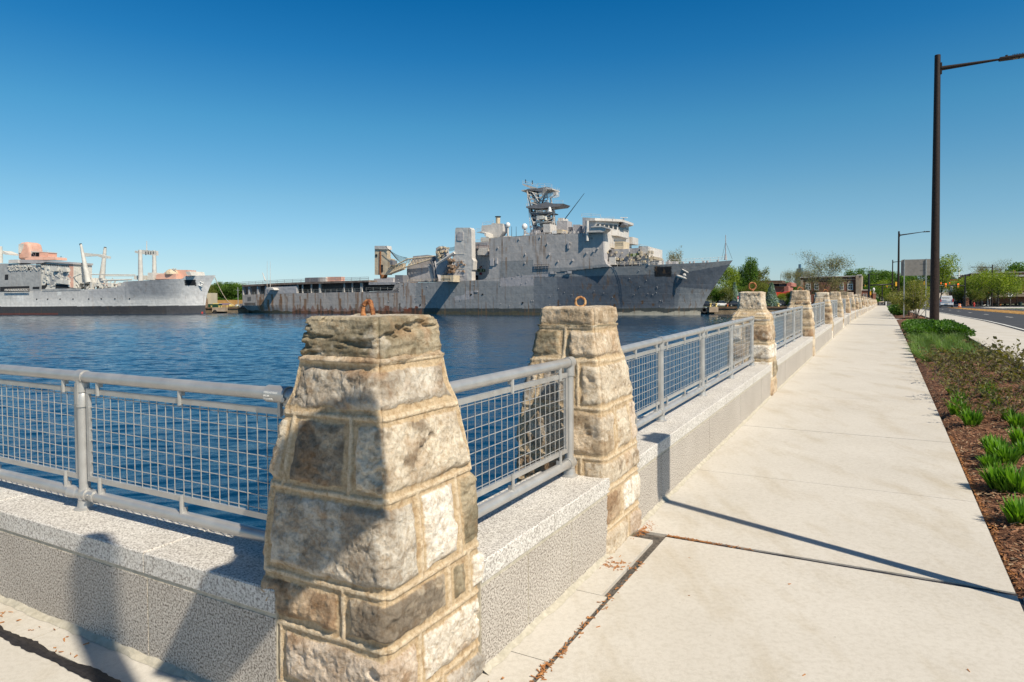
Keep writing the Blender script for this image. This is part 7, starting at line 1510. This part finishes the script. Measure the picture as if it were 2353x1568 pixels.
def brick():
    m, n, p = newmat('red brick'); co = objco(n); b = n.nodes.new('ShaderNodeTexBrick'); b.inputs['Scale'].default_value = 4; b.inputs['Color1'].default_value = (.20, .07, .045, 1); b.inputs['Color2'].default_value = (.28, .11, .07, 1); b.inputs['Mortar'].default_value = (.30, .24, .2, 1); b.inputs['Mortar Size'].default_value = .012
    sp = n.nodes.new('ShaderNodeSeparateXYZ'); cb = n.nodes.new('ShaderNodeCombineXYZ'); ad = n.nodes.new('ShaderNodeMath'); n.links.new(co, sp.inputs[0]); n.links.new(sp.outputs[0], ad.inputs[0]); n.links.new(sp.outputs[1], ad.inputs[1]); n.links.new(ad.outputs[0], cb.inputs[0]); n.links.new(sp.outputs[2], cb.inputs[1]); n.links.new(cb.outputs[0], b.inputs['Vector'])
    v = noise(n, .4, 4, .6, co); n.links.new(mixc(n, 1.0, b.outputs[0], ramp(n, [(.3, (.75, .75, .75)), (.7, (1.1, 1.1, 1.1))], v.outputs[0]).outputs[0], 'MULTIPLY'), p.inputs['Base Color']); p.inputs['Roughness'].default_value = .9; return m
MT['brick'] = brick(); MT['tanstone'] = M2('tan dressed stone', (.36, .27, .19), (.46, .37, .28), 1, .85, fine=(3, .2)); MT['pinkwall'] = M2('faded red cladding', (.36, .13, .10), (.46, .19, .15), .3, .8)
def bframe(K, x, y, Y, ang=0): X = atY(*px(K, x, y), Y); return Frame(X, Y, ang, 0)
def E(fr, S, name, m, K, pts, v0, v1): return EXT(fr, S, name, MT[m], K, pts, v0, v1)
def window(fr, S, K, x0, x1, y0, y1, v, arch=False):
    fw = (x1-x0)*.16; f_ = E(fr, S, 'window', 'white', K, [(x0, y1), (x1, y1), (x1, y0), (x0, y0)], v-.12, v+.1); E(fr, f_, 'pane', 'glass', K, [(x0+fw, y1-fw), (x1-fw, y1-fw), (x1-fw, y0+fw), (x0+fw, y0+fw)], v-.16, v-.115)
    xm = (x0+x1)/2; E(fr, f_, 'glazing_bar', 'white', K, [(xm-fw*.3, y1-fw), (xm+fw*.3, y1-fw), (xm+fw*.3, y0+fw), (xm-fw*.3, y0+fw)], v-.2, v-.165); ym = (y0+y1)/2; E(fr, f_, 'glazing_bar', 'white', K, [(x0+fw, ym+fw*.3), (x1-fw, ym+fw*.3), (x1-fw, ym-fw*.3), (x0+fw, ym-fw*.3)], v-.2, v-.165); E(fr, f_, 'sill', 'tanstone', K, [(x0-fw*.6, y1+fw), (x1+fw*.6, y1+fw), (x1+fw*.6, y1+1), (x0-fw*.6, y1+1)], v-.35, v)
# two-storey brick building behind the pillars
f3 = bframe(KC, 1212, 600, 212, TH); S3 = shipempty(f3, 'brick_building', 'two-storey dark brick building with white roof edge behind the stone pillars', 'building')
E(f3, S3, 'wall', 'brick', KC, [(1212, 690), (1212, 366), (1845, 366), (1845, 690)], 0, 16)
E(f3, S3, 'cornice', 'chalk', KC, [(1206, 378), (1206, 368), (1850, 352), (1850, 362)], -.5, 16.5)
for x0, x1 in ((1240, 1290), (1330, 1385), (1430, 1480), (1530, 1580), (1640, 1690), (1760, 1800)): E(f3, S3, 'parapet_panel', 'tanstone', KC, [(x0, 388), (x1, 388), (x1, 374), (x0, 375)], -.12, .1)
E(f3, S3, 'stone_band', 'tanstone', KC, [(1212, 410), (1845, 402), (1845, 394), (1212, 402)], -.2, .1); E(f3, S3, 'corner_pier', 'tanstone', KC, [(1845, 690), (1845, 352), (1882, 350), (1882, 690)], -.8, 2); E(f3, S3, 'corner_pier', 'tanstone', KC, [(1884, 690), (1884, 350), (1914, 352), (1900, 690)], -.5, 14); E(f3, S3, 'corner_pier', 'tanstone', KC, [(1212, 690), (1212, 405), (1240, 405), (1240, 690)], -.4, 1)
E(f3, S3, 'roof_scroll', 'chalk', KC, [(1850, 352), (1860, 344), (1912, 338), (1918, 352)], -.8, 1)
for x0, x1 in ((1268, 1328), (1370, 1420), (1662, 1708), (1750, 1813)):
    window(f3, S3, KC, x0, x1, 447, 517, 0); P_ = [((x0+x1)/2+(x1-x0)*.55*math.cos(a), 445-(x1-x0)*.5*math.sin(a)) for a in [math.pi*k/8 for k in range(9)]]; E(f3, S3, 'window_arch', 'tanstone', KC, P_, -.1, .1)
    window(f3, S3, KC, x0, x1, 575, 640, 0)
E(f3, S3, 'side_wing', 'brick', KC, [(1905, 690), (1905, 522), (2010, 522), (2010, 690)], 4, 14); E(f3, S3, 'side_wing_coping', 'chalk', KC, [(1903, 523), (1903, 513), (2012, 513), (2012, 523)], 3.8, 14.2)
for x in (1925, 1955): window(f3, S3, KC, x, x+18, 562, 600, 4)
# low red industrial building
f4 = bframe(KB, 1290, 600, 262, TH); S4 = shipempty(f4, 'industrial_building', 'long low dark red industrial building with stepped roof and gabled end', 'building')
for nm, m, pts, v0, v1 in (('wall', 'pinkwall', [(900, 700), (900, 510), (1870, 512), (1870, 700)], 0, 20), ('roof', 'rustbeam', [(880, 512), (890, 495), (1820, 500), (1825, 515)], -.6, 18), ('clerestory', 'dark', [(920, 500), (920, 442), (1872, 445), (1872, 500)], 6, 20), ('roof', 'shiprust', [(900, 446), (930, 425), (1875, 435), (1875, 447)], 5, 20), ('upper_roof', 'rustbeam', [(960, 430), (975, 392), (1780, 388), (1785, 430)], 10, 20), ('gable', 'pinkwall', [(1868, 500), (1868, 440), (1915, 422), (1955, 440), (1955, 500)], 3, 20), ('gable', 'pinkwall', [(1820, 600), (1822, 508), (1870, 490), (1898, 500), (1898, 600)], -3, 12)): E(f4, S4, nm, m, KB, pts, v0, v1)
for x in (1100, 1300, 1440): E(f4, S4, 'clerestory_panel', 'cream', KB, [(x, 495), (x+75, 495), (x+75, 470), (x, 470)], 5.8, 6)
for x in (1730, 1752, 1774, 1796, 1818, 1840): E(f4, S4, 'mullion', 'sgl', KB, [(x, 500), (x+5, 500), (x+5, 447), (x, 447)], 5.8, 6)
for x in (1828, 1852): E(f4, S4, 'vent_pipe', 'cream', KB, [(x, 760), (x+8, 760), (x+8, 590), (x, 590)], -3.2, -2.9)
# right-hand brick building
f5 = bframe(KR, 960, 900, 186, TH); S5 = shipempty(f5, 'brick_building', 'long brick building with pale coping behind the right-hand trees', 'building')
E(f5, S5, 'wall', 'brick', KR, [(1035, 1090), (1035, 340), (2800, 296), (2800, 1090)], 0, 30); E(f5, S5, 'side_wall', 'brick', KR, [(955, 1090), (957, 380), (1032, 345), (1032, 1090)], 1, 30); E(f5, S5, 'coping', 'chalk', KR, [(1030, 344), (1030, 332), (2800, 284), (2800, 300)], -.4, 30.4)
for x0, x1 in ((1040, 1115), (1265, 1395), (1570, 1700), (1873, 2003)): E(f5, S5, 'parapet_panel', 'tanstone', KR, [(x0, 402-(x0-1040)*.028), (x1, 400-(x0-1040)*.028), (x1, 346-(x0-1040)*.022), (x0, 347-(x0-1040)*.022)], -.1, .1)
E(f5, S5, 'cornice', 'sgl', KR, [(1035, 428), (1035, 398), (2800, 365), (2800, 412)], -.5, .1); E(f5, S5, 'chimney', 'brick', KR, [(2072, 312), (2074, 266), (2142, 264), (2144, 310)], 4, 7)
for x0 in (1250, 1500, 1750, 2180, 2420): window(f5, S5, KR, x0, x0+105, 530, 692, 0)
E(f5, S5, 'stone_band', 'chalk', KR, [(1100, 850), (2800, 845), (2800, 826), (1100, 832)], -.3, .1); E(f5, S5, 'awning', 'tanstone', KR, [(1300, 930), (2800, 915), (2800, 858), (1300, 870)], -1.5, .0)
# gate piers, ramp, overpass
def pier(K, x0, x1, yt, yb, Y, label):
    a = atY(*px(K, x0, yb), Y); b = atY(*px(K, x1, yb), Y); zt_ = zat(*px(K, x0, yt), Y); e = empty('brick_pier', ((a+b)/2, Y, -1.5), 0, label, 'gate pier', 'brick gate piers'); w_ = (b-a)/2; h = zt_+1.5
    MB().box(-w_, w_, 0, 2*w_, 0, h).build('shaft', MT['brick'], e); MB().box(-w_*1.15, w_*1.15, -w_*.15, w_*2.15, h+.002, h+.3).build('cap', MT['tanstone'], e); MB().lathe((0, w_, h+.3), [(.18, 0), (.12, .3), (.35, .7), (.38, 1.2), (.1, 1.6)], 10).build('lantern', MT['white'], e, True)
pier(KR, 520, 600, 815, 1135, 192, 'dark brick gate pier with lantern right of the white van'); pier(KL, 565, 640, 835, 975, 216, 'dark brick gate pier with white lantern left of the far road'); pier(KR, 888, 978, 955, 1118, 176, 'red brick pier with white cap right of the signal mast')
o = MB().add([(atY(*px(KR, -200, 950), 225), 225, -1.45), (atY(*px(KR, 520, 950), 225), 225, -1.45), (atY(*px(KR, 520, 810), 300), 300, zat(*px(KR, 520, 810), 300)), (atY(*px(KR, 290, 812), 300), 300, zat(*px(KR, 290, 812), 300)), (atY(*px(KR, 100, 880), 260), 260, zat(*px(KR, 100, 880), 260))], [(0, 1, 2, 3, 4)]).build('ramp', M2('pale paving', (.36, .30, .24), (.44, .38, .31), .2, .9)); tag(o, kind='structure')
f6 = bframe(KR, 0, 600, 330, 0); S6 = shipempty(f6, 'overpass', 'brown steel road overpass crossing behind the signals', 'overpass'); E(f6, S6, 'deck', 'shiprust', KR, [(-900, 600), (-900, 560), (330, 540), (900, 545), (900, 600)], 0, 10); E(f6, S6, 'parapet', 'tanstone', KR, [(-900, 560), (-900, 545), (330, 528), (900, 532), (900, 546)], -.3, 0)
for x in (170, 210, 250, -300, -600): E(f6, S6, 'column', 'sgd', KR, [(x, 830), (x+8, 830), (x+8, 600), (x, 600)], 2, 4)
p = np.array([atY(*px(KR, 530, 545), 334), 334, zat(*px(KR, 530, 552), 334)-.3]); car('car', p, 0, 8, 3, 3.2, 'carred', 'dark red car driving over the overpass')
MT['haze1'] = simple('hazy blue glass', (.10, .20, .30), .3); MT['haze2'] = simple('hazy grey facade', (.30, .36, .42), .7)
e = empty('office_tower', (atY(*px(KB, 2150, 300), 1500), 1500, -1.6), 0, 'far hazy glass office tower with thin spire above the brick building', 'tower'); w_ = lambda x: atY(*px(KB, x, 300), 1500)-float(e.location[0]); h_ = lambda y: zat(*px(KB, 2150, y), 1500)+1.6
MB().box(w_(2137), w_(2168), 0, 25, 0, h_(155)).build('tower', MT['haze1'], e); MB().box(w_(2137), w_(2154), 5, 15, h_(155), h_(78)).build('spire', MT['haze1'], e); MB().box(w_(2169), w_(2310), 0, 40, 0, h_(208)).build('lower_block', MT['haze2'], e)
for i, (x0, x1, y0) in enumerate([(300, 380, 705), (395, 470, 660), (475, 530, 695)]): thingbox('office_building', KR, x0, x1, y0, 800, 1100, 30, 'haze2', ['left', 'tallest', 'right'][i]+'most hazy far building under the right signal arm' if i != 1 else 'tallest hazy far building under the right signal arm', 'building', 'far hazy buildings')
